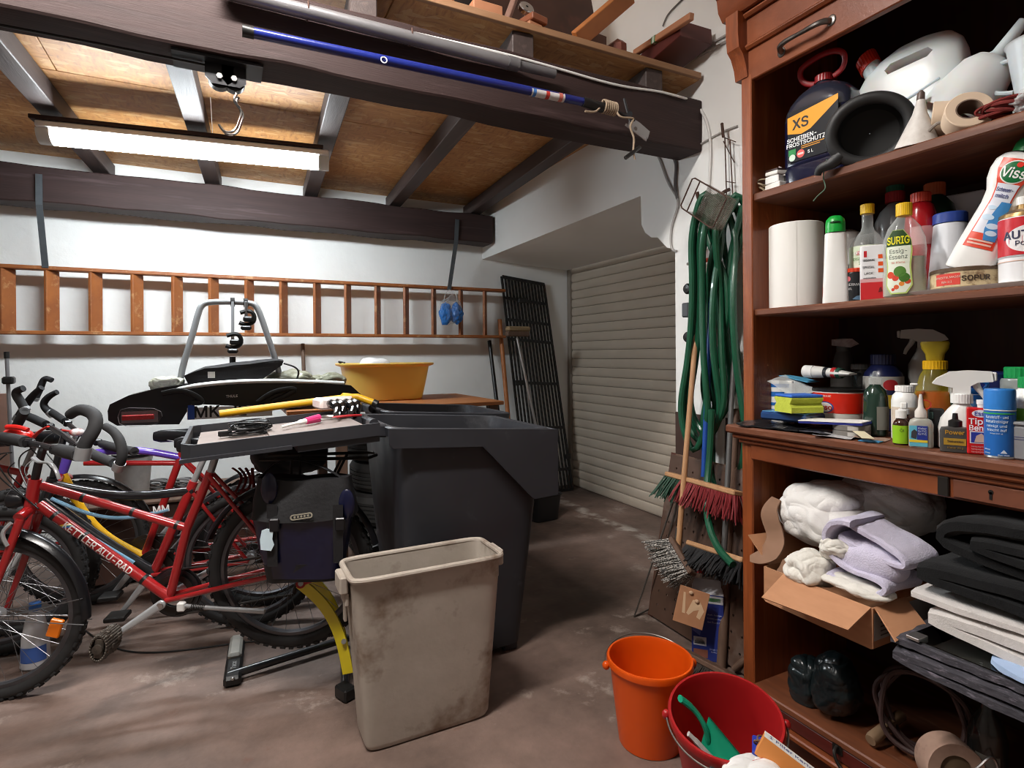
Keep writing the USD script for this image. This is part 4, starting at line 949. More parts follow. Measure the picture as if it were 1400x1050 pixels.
t.part('foot_rim', lathe([(0, 0), (.0275, 0), (.0285, .002), (.0275, .006)], 36), M('bare_tin', '#b9b6b4', rough=.3, metal=.9))
t.part('body', lathe([(.0276, .006), (.028, .008), (.028, .106), (.0275, .108)], 40), blue)
t.part('cap', lathe([(.0282, .1085), (.0285, .110), (.0283, .150), (.026, .154), (0, .1545)], 40), plain('#2f7fd0', .4))
t.part('rim', lathe([(.0286, .1062), (.0289, .107), (.0286, .1085)], 36), white)
t.part('green_line', band(.0282, .099, .1015, -1.4, 1.2), plain('#3fae4a', .4))
for z, s, h in ((.0925, 'Kunststoff- und', .0065), (.083, 'Metallreiniger', .0065), (.073, 'reinigt und', .0055), (.064, 'frischt auf', .0055), (.056, 'Inhalt 150 ml', .0026)):
    t.part('lettering', wrap(text(s, h, maxw=.042), .0283, z, -.1), plain('#d6e4f2'))
t.part('emblem', wrap(prism(Polygon([(-.006, .013), (.006, .013), (0, .021)]), .0004), .0284, 0, .35), plain('#d6e4f2')); t.part('lettering', wrap(text('Blau chem', .003), .0284, .009, .35), plain('#d6e4f2'))
for z in (.02, .012): t.part('lettering', wrap(text('Achtung', .0025), .0284, z, -.75), plain('#c9dbea'))
# second row
clear_y = film('yellow_clear', '#b3a632', .16, .1)
t = stand('spray_bottle', 'conical bottle of red-orange cleaner with a yellow spray head', 'spray bottle', 1277, 1.73, S3c)
t.part('body', lathe([(0, 0), (.05, 0), (.054, .005), (.054, .09), (.046, .13), (.034, .175), (.026, .19)], 36), clear_y)
t.part('liquid', lathe([(0, .003), (.05, .003), (.0525, .08), (.05, .10), (.043, .13), (0, .131)], 36), M('orange_red_fluid', '#b3351b', '#a12c15', rough=.2))
t.part('collar', cap_ridged(.1905, .214, .0285), plain('#d9a70f', .35)); t.part('spray_head', loft([(.2145, .020, .018, 3), (.232, .022, .02, 3), (.246, .03, .022, 3.5), (.262, .033, .022, 4), (.266, .030, .02, 4)], 32), plain('#a8901a', .4))
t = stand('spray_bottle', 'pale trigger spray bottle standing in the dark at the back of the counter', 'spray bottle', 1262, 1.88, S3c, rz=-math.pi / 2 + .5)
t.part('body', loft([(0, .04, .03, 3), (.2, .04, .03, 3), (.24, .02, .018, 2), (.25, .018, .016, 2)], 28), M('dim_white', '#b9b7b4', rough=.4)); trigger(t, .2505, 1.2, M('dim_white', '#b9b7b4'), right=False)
t = screw_bottle('bottle', 'dark blue bottle with round red badge behind the dark green bottle', 1206, 1.80, S3c, [(0, 0), (.05, 0), (.054, .005), (.054, .15), (.05, .175), (.035, .195), (.03, .2)], plain('#1a2148', .25), (.2005, .232, .034, plain('#15193a', .35)))
lb = t.part('label', band(.0545, .05, .165, -1.3, 1.3), M('label_grey_white', '#a9a9a4', rough=.5)); t.part('label_band', band(.0549, .05, .125, -1.3, 1.3), plain('#23274a', .45), parent=lb); t.part('badge', wrap(prism(shapely.affinity.scale(Point(0, .14).buffer(.02), 1, .8), .0004), .0555, 0, .35), plain('#b02a30', .4), parent=lb); t.part('label_mark', wrap(prism(sbox(-.03, .07, .03, .11), .0004), .0555, 0, .2), plain('#b89c2a', .45), parent=lb)
t = screw_bottle('jar', 'dim glass jar with grey lid behind the red tin', 1178, 1.86, S3c, [(0, 0), (.032, 0), (.034, .004), (.034, .17), (.031, .182)], film('dark_glass', '#2c2f2e'), (.183, .2, .034, plain('#6b6864', .5)))
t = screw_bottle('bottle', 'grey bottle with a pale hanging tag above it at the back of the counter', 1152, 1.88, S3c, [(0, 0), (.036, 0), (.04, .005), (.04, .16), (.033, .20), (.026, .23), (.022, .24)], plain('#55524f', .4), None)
t.part('hang_tag', moved(prism(Polygon([(-.035, .0), (.02, -.008), (.045, .004), (.025, .022), (-.035, .02)]), .001, 'xz'), (0, -.03, .262)), M('pale_tag', '#b9a9a6', '#8e6f6c', rough=.7, scale=60)); t.part('neck', lathe([(.0215, .2405), (.02, .285), (0, .286)], 20), plain('#55524f', .4))
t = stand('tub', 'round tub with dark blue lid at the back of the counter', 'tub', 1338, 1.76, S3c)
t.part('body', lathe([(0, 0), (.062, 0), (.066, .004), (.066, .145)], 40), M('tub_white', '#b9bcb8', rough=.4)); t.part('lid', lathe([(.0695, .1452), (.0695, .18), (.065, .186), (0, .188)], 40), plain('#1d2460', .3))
lb = t.part('label', band(.0664, .02, .125, -1.4, 1.4), plain('#2a3a33', .5)); t.part('label_mark', wrap(prism(sbox(-.05, .08, -.02, .1), .0004), .067, 0, 0), plain('#b7a432', .5), parent=lb)
t = stand('pump_head_bottle', 'bright blue plastic dispenser head behind the white spray bottle', 'dispenser', 1334, 1.655, S3c)
bb = plain('#2a7fd6', .35)
t.part('body', lathe([(0, 0), (.026, 0), (.028, .003), (.028, .09), (.014, .105), (.012, .118)], 28), M('blue_translucent', '#5a8fc4', rough=.25)); t.part('collar', lathe([(.016, .1185), (.016, .13), (0, .131)], 24), bb); t.part('head', cat(ellipsoid((0, 0, .140), (.024, .02, .0085)), tube(spline([(-.01, 0, .142), (-.02, 0, .158), (0, 0, .166), (.02, 0, .158), (.012, 0, .144)], 18), .0045, 6)), bb)
t = screw_bottle('container', 'clear container with bright green cap at the right edge of the counter', 1397, 1.73, S3c, [(0, 0), (.04, 0), (.043, .004), (.043, .165), (.04, .172)], M('grey_clear', '#8f9592', rough=.25, coat=.4), (.1725, .2, .036, plain('#15924a', .35)))
t.part('label', band(.0434, .04, .11, -1.2, 1.2), M('colour_label', '#c9c2a8', '#b5453a', rough=.5, scale=50, sharp=.1))
t = screw_bottle('bottle', 'white and green bottle behind the blue spray can at the right edge', 1404, 1.62, S3c, [(0, 0), (.03, 0), (.033, .004), (.033, .12), (.02, .15), (.015, .155)], white, (.1555, .18, .018, plain('#15924a', .35)))
t.part('label', band(.0334, .06, .11, -1.3, 1.3), plain('#6aa63a', .4))
t = stand('storage_box', 'grey plastic box with dark lines at the right edge of the counter', 'box', 1422, 1.585, S3c, rz=-math.pi / 2)
t.part('body', box((-.06, -.04, 0), (.06, .04, .075), .004), M('grey_plastic', '#85868a', rough=.4)); t.part('lid', box((-.062, -.042, .0752), (.062, .042, .084), .003), M('grey_plastic', '#85868a', rough=.4))
for z in (.045, .05): t.part('dark_line', decal(prism(sbox(-.058, z, .058, z + .0012), .0004), (0, -.0402, 0)), plain('#3c3e6e', .5))
# ---------------- linen, boxes and bags in the lower part
def cloth_noise(m, amp, s, seed, ridge=0.0):
    """broad bulges plus long soft folds with sharp creases between them"""
    v = np.array(m.vertices); n = meshkit.arrays(m, True)[2]; g = np.random.default_rng(seed)
    d = (meshkit.fbm(v * s * .8 + seed, 3, seed) - .5) * 1.6
    if ridge:
        for k, w in ((.62, .85), (1.3, .5), (2.5, .2)):
            a = g.uniform(0, 3.1); c, q = math.cos(a), math.sin(a); P = v @ np.array([[c, q, 0], [-q, c, 0], [0, 0, 1.0]]) * (1.7, .55, 1.25)
            P = P + .06 * (meshkit.fbm(v * s + k, 2, seed + 5)[:, None] - .5)
            d = d + ridge * w * (np.abs(2 * meshkit.noise(P * s * k + 3 + seed, seed + int(9 * k)) - 1) ** .75 - .5)
    m = m.copy(); m.vertices = v + n * (amp * d)[:, None]
    return m


def cloth_blob(c, r, seed, amp=.03, s=9, sub=5, ridge=1.0, flat=None):
    m = trimesh.creation.icosphere(sub, 1.0); v = np.array(m.vertices)
    e = .8; v = np.sign(v) * np.abs(v) ** e; m.vertices = v * np.asarray(r) + np.asarray(c)
    m = cloth_noise(m, amp, s, seed, ridge)
    if flat is not None:
        v = np.array(m.vertices); v[:, 2] = np.where(v[:, 2] < flat, flat + (v[:, 2] - flat) * .02, v[:, 2]); m.vertices = v
    return m


def folded(line, th, x0, x1, seed, amp=.004, s=14, nx=24, noise=True):
    """a cloth folded along a serpentine drawn in (y, z), thickness th, running from x0 to x1"""
    P = np.array(line, float); P = np.array([P[0] + (P[0] - P[0])] + [p for a, b in zip(P[:-1], P[1:]) for p in (a * .5 + b * .5,)] + [P[-1]])
    for _ in range(3): P = np.vstack([P[:1]] + [np.vstack([a * .75 + b * .25, a * .25 + b * .75]) for a, b in zip(P[:-1], P[1:])] + [P[-1:]])
    d_ = np.r_[0, np.cumsum(np.linalg.norm(np.diff(P, axis=0), axis=1) + 1e-6)]; q_ = np.linspace(0, d_[-1], 110); P = np.stack([np.interp(q_, d_, P[:, 0]), np.interp(q_, d_, P[:, 1])], 1)
    T = np.gradient(P, axis=0); T /= np.linalg.norm(T, axis=1, keepdims=True); N = np.stack([-T[:, 1], T[:, 0]], 1)
    out = np.vstack([P + N * th / 2, (P - N * th / 2)[::-1]])
    xs = np.linspace(x0, x1, nx)
    rings = np.array([np.c_[np.full(len(out), x), out + (0 if 0 < i < nx - 1 else 0)] for i, x in enumerate(xs)])
    # rounded front hem
    for i, q in ((0, .55), (nx - 1, .55)):
        mid = np.vstack([P, P[::-1]]); rings[i, :, 1:] = mid + (out - mid) * q
    m = skin(rings)
    # end caps of a serpentine cannot be a fan: build them as strips
    k = len(P); n = len(out); V = np.array(m.vertices)[: nx * n]; F = np.array(m.faces); F = F[(F < nx * n).all(1)]
    i = np.arange(k - 1); cap = np.stack([i, i + 1, n - 2 - i, n - 1 - i], 1)
    F = np.vstack([F, cap[:, [0, 1, 2]], cap[:, [0, 2, 3]], (cap + (nx - 1) * n)[:, [0, 2, 1]], (cap + (nx - 1) * n)[:, [0, 3, 2]]])
    m = tm(V, F)
    return shake(m, amp, s, seed) if noise else m


linen = M('white_linen', '#e2dfdb', '#d8d5d2', rough=.95, scale=5, bump=.0015, bscale=220, sheen=.2)
linenc = M('cream_linen', '#dcd8cf', '#cfcbc2', rough=.95, scale=5, bump=.0015, bscale=220, sheen=.2)
lav = M('lavender_towel', '#cdc7da', '#c0bad0', rough=.95, scale=20, bump=.004, bscale=260, sheen=.3)
blk = M('black_fleece', '#0f0f10', '#161617', rough=.95, scale=50, bump=.002, bscale=300, sheen=.08, spec=.2)
wool = M('light_grey_blanket', '#d0cac6', '#c3bdb9', rough=.95, scale=30, bump=.002, bscale=250, sheen=.3)
kraft = M('cardboard', '#b98662', '#ad7a57', rough=.85, scale=12, stretch=(1, 1, 6))
S5 = 0.4985
# cardboard box: walls, flaps, printed side
t = Thing('cardboard_box', 'shallow open cardboard box with bent flaps overflowing with white linen', 'box', (1.60, 1.03, S5), world=True)
xa, xb, ya, yb, h = 1.455, 1.75, .882, 1.20, .105
for nm, m in (('wall', box((xa, ya, S5 + .003), (xa + .004, yb, S5 + h))), ('wall', box((xb, ya, S5 + .003), (xb + .004, yb, S5 + h))), ('wall', box((xa, yb, S5 + .003), (xb + .004, yb + .004, S5 + h))), ('wall', box((xa, ya - .004, S5 + .003), (xb + .004, ya, S5 + h))), ('bottom', box((xa, ya, S5), (xb, yb, S5 + .003)))):
    t.part(nm, m, kraft)
t.part('printed_panel', box((xa + .004, ya - .0048, S5 + .022), (xb, ya - .0041, S5 + h - .014)), M('printed_grey', '#aeaca8', '#a3a19d', rough=.6, scale=3))
for k in range(5): t.part('print_line', box((xa + .03, ya - .0054, S5 + .03 + k * .011), (xa + .03 + .05 + .03 * (k % 2), ya - .0049, S5 + .033 + k * .011)), plain('#55534f', .7))


def quad(a, b, c, d, th=.004):
    a, b, c, d = map(np.asarray, (a, b, c, d)); n = unit(np.cross(b - a, d - a)) * th / 2
    return hull([p + s * n for p in (a, b, c, d) for s in (-1, 1)])


zt = S5 + h
t.part('flap', quad((xa, 1.135, zt), (xa, ya, zt), (xa - .075, ya + .012, zt - .045), (xa - .075, 1.15, zt - .06)), kraft)
t.part('flap', quad((xa + .01, ya - .002, zt), (xa + .14, ya - .002, zt), (xa + .10, ya - .075, zt - .035), (xa - .03, ya - .075, zt - .045)), kraft)
t.part('flap', quad((xa + .02, yb + .003, zt), (xb, yb + .003, zt), (xb, yb + .06, zt + .06), (xa + .01, yb + .07, zt + .075)), kraft)
linen_c = lambda u, v, X: at(u, v, X=X)
single('linen_bundle', 'big bundle of crumpled white bed linen at the left of the lower shelf', 'linen', cloth_blob(linen_c(1130, 700, 1.66), (.13, .125, .11), 21, .026, 9, 6, 1.0), linen, smooth=True)
single('linen_bundle', 'white bed linen bulging back into the dark right of the big bundle', 'linen', cloth_blob(linen_c(1215, 690, 1.80), (.12, .15, .09), 25, .03, 7, 5, .8), linen, smooth=True)
single('linen_bundle', 'smaller crumpled cream-white cloth hanging out of the cardboard box on the left', 'linen', cloth_blob(linen_c(1108, 776, 1.50), (.072, .065, .05), 23, .024, 15, 5, 1.0), linenc, smooth=True)
single('pillowcase', 'knotted piece of white cloth between the big bundle and the lavender towel', 'linen', cloth_blob(linen_c(1150, 745, 1.53), (.06, .045, .035), 31, .02, 20, 5, 1.2), linenc, smooth=True)
single('pillowcase', 'thin white cloth spilling over the front edge of the cardboard box', 'linen', cloth_blob(linen_c(1170, 800, 1.50), (.05, .10, .016), 37, .010, 16, 5, 1.0), linenc, smooth=True)
# lavender towel: draped folds
def at3(u, v, X): return at(u, v, X=X)
base_ = [(1.02, .640), (.95, .618), (.885, .622), (.853, .650), (.875, .672), (.93, .668), (.99, .675), (1.03, .705), (1.035, .76), (1.0, .795), (.955, .79)]
single('towel', 'folded lavender waffle towel lying over the cardboard box', 'towel', cat(folded(base_, .018, 1.475, 1.64, 3, .010, 10), folded([(1.0, .745), (.94, .728), (.87, .715), (.83, .705), (.815, .725), (.85, .75), (.92, .77), (.98, .79)], .016, 1.50, 1.64, 6, .008, 12), cloth_blob((1.54, .935, .695), (.055, .09, .05), 41, .012, 9, 4, .6)), lav, smooth=40)
# brown paper / leather at the left
bp = M('brown_suede', '#8c6a55', '#75563f', rough=.85, scale=6, c3='#a68773', s3=4, t3=.6)
def strap(name, label, cat_, pts, w, mat, th=.004, wd=(0, 0, 1), seed=0):
    P = spline(pts, 40); T = np.gradient(P, axis=0); T /= np.linalg.norm(T, axis=1, keepdims=True)
    W_ = np.asarray(wd, float)[None] - T * (T @ np.asarray(wd, float))[:, None]; W_ /= np.linalg.norm(W_, axis=1, keepdims=True); N = np.cross(T, W_)
    ww = np.interp(np.linspace(0, 1, 40), np.linspace(0, 1, len(w)), w)[:, None]
    rings = np.stack([P - W_ * ww / 2 - N * th / 2, P + W_ * ww / 2 - N * th / 2, P + W_ * ww / 2 + N * th / 2, P - W_ * ww / 2 + N * th / 2], 1)
    return single(name, label, cat_, shake(skin(rings), .002, 20, seed), mat, smooth=40)


strap('leather_piece', 'floppy piece of brown suede hanging out of the cabinet beside the left post', 'leather', [at3(1062, 682, 1.56), at3(1052, 700, 1.53), at3(1060, 735, 1.52), at3(1048, 758, 1.48), at3(1026, 764, 1.46)], [.035, .06, .055, .07, .02], bp, .005, (.1, -1, .1), 2)
strap('leather_piece', 'tongue of brown suede drooping below the left box flap', 'leather', [at3(1078, 765, 1.50), at3(1074, 785, 1.475), at3(1066, 802, 1.465), at3(1062, 812, 1.47)], [.035, .06, .05, .012], bp, .005, (0, -1, .2), 4)
# black fleece and blankets, rug below
y_l = .79
single('rug', 'thick folded grey flecked rug lying along the front of the lower shelf', 'rug', shake(cat(folded([(-.05, .512), (.4, .510), (.80, .512), (.835, .525), (.80, .540), (.4, .538), (-.05, .540)], .027, 1.425, 1.95, 4, .0, 9, noise=False), folded([(-.05, .566), (.4, .564), (.79, .562), (.825, .556)], .025, 1.435, 1.95, 4, 0, 9, noise=False)), .005, 25, 8), M('flecked_rug', '#4a474d', '#2f2d33', rough=.98, scale=110, stretch=(1, .35, 1), c3='#77707a', s3=90, t3=.62, bump=.004, bscale=160), smooth=40)
single('blanket', 'light grey blanket folded thick under the black fleece', 'blanket', cat(folded([(-.05, .604), (.4, .602), (.73, .604), (.785, .622), (.74, .641), (.4, .636), (-.05, .634)], .036, 1.47, 1.90, 5, .008, 9), folded([(-.05, .664), (.4, .666), (.74, .666), (.80, .668)], .022, 1.475, 1.9, 6, .008, 9)), wool, smooth=40)
single('shirt', 'light blue cloth squeezed between the rug and the grey blanket', 'cloth', cloth_noise(loft([(0, .05, .16, 2.6), (.004, .07, .18, 2.4), (.014, .07, .18, 2.4), (.02, .04, .16, 2.4)], 60), .004, 30, 3, 1.0).apply_translation((1.49, .46, .578)), M('light_blue_cloth', '#a9bdda', '#98aecf', rough=.9, scale=9, bump=.001, bscale=200), smooth=40)
single('fleece', 'black fleece blanket folded in thick layers on top of the blanket pile', 'blanket', cat(folded([(-.05, .706), (.4, .704), (.76, .706), (.812, .724), (.765, .744), (.4, .740), (-.05, .738)], .036, 1.475, 1.9, 7, .009, 8), folded([(-.05, .800), (.4, .797), (.66, .798), (.705, .812), (.66, .829), (.4, .828), (-.05, .826)], .028, 1.488, 1.9, 9, .008, 8), folded([(-.05, .772), (.3, .772), (.72, .772), (.775, .812), (.73, .858), (.6, .868), (.3, .866), (-.05, .862)], .034, 1.50, 1.88, 11, .009, 8)), blk, smooth=40)
t = Thing('glass_sheet', 'pane of glass with metal clips over a cream print lying on the rug', 'picture frame', (1.47, .45, .573), world=True)
t.part('print', box((1.455, -.02, .5735), (1.60, .69, .5755)), M('cream_print', '#d6cfc2', rough=.8)); t.part('glass', box((1.44, -.02, .576), (1.62, .79, .5785)), pane('clear_glass'))
t.part('clip', box((1.436, .762, .5735), (1.475, .790, .581), .001), M('bare_tin', '#b9b6b4')); t.part('ruled_line', box((1.4548, -.02, .5757), (1.4575, .63, .5759)), plain('#2b2b2b'))
# bag, hose coil, tools on the bottom board
single('rubbish_bag', 'knotted dark green-black plastic bag on the bottom board', 'bag', cat(cloth_blob(at(1105, 938, X=1.61) + (0, 0, .012), (.06, .055, .085), 51, .016, 12, 5, 1.0, flat=.1735), cloth_blob(at(1145, 940, X=1.61) + (0, 0, .012), (.065, .062, .09), 53, .016, 12, 5, 1.0, flat=.1735)), M('bin_liner', '#1b2426', '#141b1d', rough=.22, scale=6, bump=.003, bscale=40), smooth=40)
a = np.linspace(0, 2 * math.pi * 4, 160); c = at(1262, 1000, X=1.66); c[2] = .172 + .115
d1, d2, dn = unit((.35, -.93, 0)), unit((.2, .1, .97)), unit((.93, .35, -.2))
single('coiled_hose', 'coil of brown rubber hose standing on the bottom board behind the sanding roll', 'hose', tube(c + np.cos(a)[:, None] * d1 * .10 + np.sin(a)[:, None] * d2 * .10 + (a / 25 - .5)[:, None] * dn * .09 + (.012 * np.sin(a * 2.6))[:, None] * d1, .0065, 7), M('brown_hose', '#4a3532', '#3b2927', rough=.55, scale=9))
p, q2 = at(1190, 1012, X=1.56), at(1232, 994, X=1.70); p[2] = .195; q2[2] = .225
single('tool_handle', 'worn wooden tool handle poking out in front of the hose coil', 'handle', tube([p, p + (q2 - p) * .08, p + (q2 - p) * .6, q2], [.014, .017, .014, .015], 12), M('worn_handle_wood', '#8a6f54', '#6e563f', rough=.7, scale=9))
c = at(1292, 1022, X=1.56); dd = unit((-.55, -.75, .12)); x = unit(np.cross((0, 0, 1), dd)); y = np.cross(dd, x)
t = Thing('sanding_roll', 'thick worn roll of tan abrasive belt with a metal bail at the lower right', 'roll', mat=frame((c[0] + .02, c[1], .172 + .0655), x, y, dd))
t.part('belt', shake(lathe([(.036, -.03), (.063, -.032), (.065, -.028), (.065, .028), (.063, .032), (.036, .03), (.036, -.03)], 40), .0015, 40), M('worn_tan', '#a98a78', '#8f7263', rough=.85, scale=14, c3='#6f5548', s3=9, t3=.62))
t.part('hub', lathe([(0.0355, -.029), (.0355, .024), (.01, .026), (0, .026)], 28), M('hub_wood', '#5c4a35', rough=.7))
t.part('bail', tube(spline([(.0, .0, .03), (.03, .02, .05), (.066, .05, .05), (.08, .0, .045), (.05, -.05, .05), (.0, -.03, .05)], 40), .0035, 7), M('bare_tin', '#b9b6b4'))
t = stand('glass_bottle', 'dim dusty glass bottle in the dark at the lower right of the cabinet', 'bottle', 1345, 1.66, S4)
t.part('body', lathe([(0, 0), (.036, 0), (.04, .004), (.04, .14), (.03, .175), (.015, .2), (.013, .25)], 32), film('dark_glass', '#2c2f2e')); t.part('label', band(.0404, .04, .11, -.6, .6), plain('#6d675f', .7))
# ================================================================ brooms, hose and buckets beside the cabinet
lightwood = M('pale_broom_wood', '#bd9168', '#a97c55', rough=.55, scale=6, stretch=(6, 6, 1))
oldwood = M('old_grey_brown_wood', '#6d5444', '#553f33', rough=.7, scale=6, stretch=(6, 6, 1))
hosem = M('green_hose', '#1a5a3f', '#134831', rough=.38, scale=12, bump=.0006, bscale=400, coat=.2)
rustwire = M('rusty_wire', '#5d4236', '#43302a', rough=.7, metal=.4, scale=30)
PX = lambda u, v, X: at(u, v, X=X)


def pole(name, label, cat_, a, b, r, mat, n=12):
    return single(name, label, cat_, tube([a, a + (np.asarray(b) - a) * .5, b], r, n), mat)


# hose: one long run wound in loops over a hook
g = np.random.default_rng(11); pts = []
for i, (zb, yl, yr) in enumerate(((.86, 2.0, 1.80), (.82, 1.985, 1.84), (.64, 1.88, 1.72), (.90, 1.97, 1.78), (1.02, 1.94, 1.76), (.84, 2.01, 1.86), (.61, 1.90, 1.70), (.95, 1.96, 1.80))):
    X = 1.90 + .017 * i - .05 * (i % 2); j = g.uniform(-.01, .01, 8)
    yt = 1.865 - .012 * i
    pts += [(X, yt - .02, 1.935 + j[0]), (X - .01, yt + .02, 1.88), (X, yl - .07, 1.62), (X + j[1], yl - .02, max(zb + .25, 1.15)), (X - .01, yl - .03 + j[2], zb + .06), (X, (yl + yr) / 2, zb), (X + .01, yr + .03, zb + .06), (X + j[3], yr, max(zb + .28, 1.12)), (X, yr + .01 + j[4], 1.62), (X + .01, yt - .05, 1.88)]
t = Thing('garden_hose', 'long green garden hose hung in loops on the wall beside the cabinet', 'hose', (1.95, 1.85, .3), world=True)
t.part('hose_loops', tube(spline(pts, 620), .0145, 9), hosem)
t.part('hose_end', tube(spline([PX(973, 560, 1.86), PX(970, 625, 1.85), PX(966, 680, 1.80), PX(970, 720, 1.74), PX(984, 752, 1.70), PX(1002, 772, 1.68)], 60), .0145, 9), hosem)
t.part('hook', tube(spline([(2.04, 1.86, 1.99), (2.0, 1.86, 1.97), (1.90, 1.86, 1.905), (1.86, 1.86, 1.92), (1.845, 1.86, 1.955)], 20), .008, 8), rustwire)
# hardboard with holes leaning on the wall
H, W = .76, .60
outl = sbox(0, 0, W, H)
holes = [Point(.05 + .055 * i, .06 + .064 * j).buffer(.0055, quad_segs=3) for i in range(10) for j in range(11)]
bd = prism(outl.difference(shapely.union_all(holes)), .006)
o = np.array((1.80, 2.14, .012)); zl = unit((.15, 0, .75)); yl_ = np.array((-.03, -1.0, 0)); yl_ = unit(yl_)
T = Thing('perforated_board', 'brown perforated hardboard panel leaning behind the brooms', 'board', mat=frame(o, yl_, zl, np.cross(yl_, zl)))
T.part('panel', bd, M('brown_hardboard', '#5d463b', '#493529', rough=.5, scale=5, c3='#75675f', s3=3, t3=.6))
T.part('edge_strip', box((-.012, -.01, -.006), (.02, H + .01, -.0005), .002), M('red_brown_strip', '#5a3024', '#45241b', rough=.5, scale=8)); T.part('edge_strip', box((.02, H - .012, -.006), (W, H + .008, -.0005), .002), oldwood)
a, b, c = at(867, 843, Z=.004), at(890, 831, Z=.004), PX(925, 672, 1.87)
single('wire_stand', 'thin bent metal rod stand leaning on the left edge of the perforated board', 'stand', cat(tube([c, a], .0042, 7), tube([a, b], .0042, 7), tube([b, c + (0.005, -.02, .01)], .0042, 7)), M('grey_steel', '#77726c', rough=.4, metal=.7))


def bristles(lo, hi, n, tip, seed, r=.0011, jit=.008):
    """tufts between two points of a broom back, running to tip(s, w)"""
    g = np.random.default_rng(seed); ms = []
    for s in np.linspace(.01, .99, n):
        for w in (-1, -.33, .33, 1):
            p, q = tip(s + g.uniform(-.01, .01), w); q = q + g.normal(0, jit, 3)
            ms.append(tube([p, (p + q) / 2 + g.normal(0, jit * .3, 3), q], [r, r * 1.3, r * .8], 4, caps=False))
    return cat(*ms)


def broom(name, label, h0, h1, drop, hw, length_mats, handle, seed, fan=.03, n=60, tuft=.003):
    """broom head from h0 to h1 (back block), bristles along drop, handle = (point, point, r, material)"""
    t = Thing(name, label, 'broom', tuple(np.r_[(h0 + h1)[:2] / 2, min(h0[2], h1[2]) - .1]), world=True)
    d = unit(h1 - h0); drop = np.asarray(drop, float); w = unit(np.cross(d, drop))
    t.part('head', beam(h0, h1, hw * 2, .02, .004, upv=-drop), length_mats[0])
    for k, mt in enumerate(length_mats[1:]):
        K = len(length_mats) - 1; L = np.linalg.norm(h1 - h0)
        def tip(s, ww, k=k):
            ss = (k + s) / K; p = h0 + (h1 - h0) * ss + w * ww * hw * .75 + unit(drop) * .009
            return p, p + drop + w * ww * fan + d * (ss - .5) * fan * 1.6
        t.part('bristles', bristles(h0, h1, n // K, tip, seed + k, tuft), mt, kind='stuff', smooth=False)
    if handle: t.part('handle', tube([handle[0], (handle[0] + handle[1]) / 2, handle[1]], handle[2], 12), handle[3])
    return t


redb, greenb, blackb = plain('#7e1f24', .7), plain('#1d4230', .7), plain('#17171a', .75)
broom('broom', 'broom with dark red and green bristles hanging head down behind the hose', PX(914, 648, 1.80), PX(1010, 675, 1.80), (-.02, 0, -.095), .026, [lightwood, greenb, redb, redb, redb], (PX(962, 652, 1.84), PX(975, 345, 1.99), .012, plain('#1f4a9c', .35)), 3)
broom('broom', 'wide black-bristled broom with pale wooden back above the blue carton', PX(943, 743, 1.745), PX(1020, 768, 1.73), (-.035, 0, -.07), .024, [lightwood, blackb], (PX(990, 752, 1.76), PX(1004, 470, 2.0), .0115, M('grey_handle', '#4b4a49', rough=.5)), 9, n=80)
h0, h1 = PX(919, 737, 1.70), PX(947, 785, 1.66)
t = broom('broom', 'broom with long pale wooden handle and stiff grey and black bristles', h0, h1, (-.045, .085, -.055), .022, [oldwood, M('grey_bristle', '#b5b0a9', '#2e2c2b', rough=.7, scale=160, sharp=.06)], (PX(927, 752, 1.71), PX(962, 332, 2.01), .0125, lightwood), 5, n=46, tuft=.0021, fan=.02)
t.part('socket', tube([PX(926, 763, 1.71), PX(929, 722, 1.733)], .0165, 12), M('grey_steel', '#77726c'))
pole('wooden_pole', 'dark worn wooden pole standing beside the cabinet post and blue carton', 'pole', at(986, 912, Z=0.003), PX(1006, 560, 2.0), .0185, oldwood)
pole('plastic_pipe', 'white plastic pipe standing in the corner behind the green hose', 'pipe', PX(985, 640, 2.0), PX(984, 380, 2.02), .022, white)
single('scraper', 'flat brown wooden bar hanging on the wall left of the hose', 'bar', beam(PX(961, 318, 2.03), PX(957, 352, 2.03), .018, .012), oldwood)
# washing powder carton, strap, card, lower broom head
p = at(958, 900, Z=0); t = Thing('detergent_carton', 'blue detergent carton with white top standing on the floor under the black broom', 'carton', p + (.04, .0, .001), rz=-.80)
t.part('body', box((-.062, -.045, 0), (.062, .045, .27), .002), M('blue_carton', '#2f3f92', '#283680', rough=.45, scale=5))
t.part('top', hull([(x, y, .2702) for x in (-.062, .062) for y in (-.045, .045)] + [(x, .03, .305) for x in (-.05, .05)]), plain('#d3d4da', .5))
F = lambda poly, c, nm='print': t.part(nm, decal(prism(poly, .0004), (0, -.0452, 0)), plain(c, .45))
F(sbox(-.06, .235, .06, .266), '#cfd0d6'); F(sbox(-.02, .243, .05, .258), '#3f8a45'); F(Polygon([(-.06, .12), (-.02, .235), (.0, .235), (-.03, .1)]), '#5d6cbb'); F(sbox(-.055, .06, -.005, .095), '#cdd0d8'); F(Polygon([(-.052, .066), (-.01, .066), (-.012, .078), (-.022, .088), (-.042, .088), (-.05, .078)]), '#33363c'); F(sbox(-.055, .012, .0, .045), '#8f5a4a'); F(sbox(-.061, .20, -.05, .266), '#b8222c')
for z, s in ((.19, 'Kraft-Reiniger'), (.175, 'für Motor und Felge'), (.16, 'löst Öl und Fett'), (.05, 'Inhalt 1 kg'), (.04, 'Achtung')): t.part('lettering', decal(text(s, .006, maxw=.06), (.028, -.0453, z)), plain('#b9c0e0'))
strap('strap', 'dark red strap looped over the top of the blue carton', 'strap', [PX(932, 796, 1.68), PX(940, 783, 1.68), PX(955, 780, 1.70), PX(965, 783, 1.72)], [.02, .02, .02, .02], plain('#8c1d26', .7), .004, (0, -.3, 1), 3)
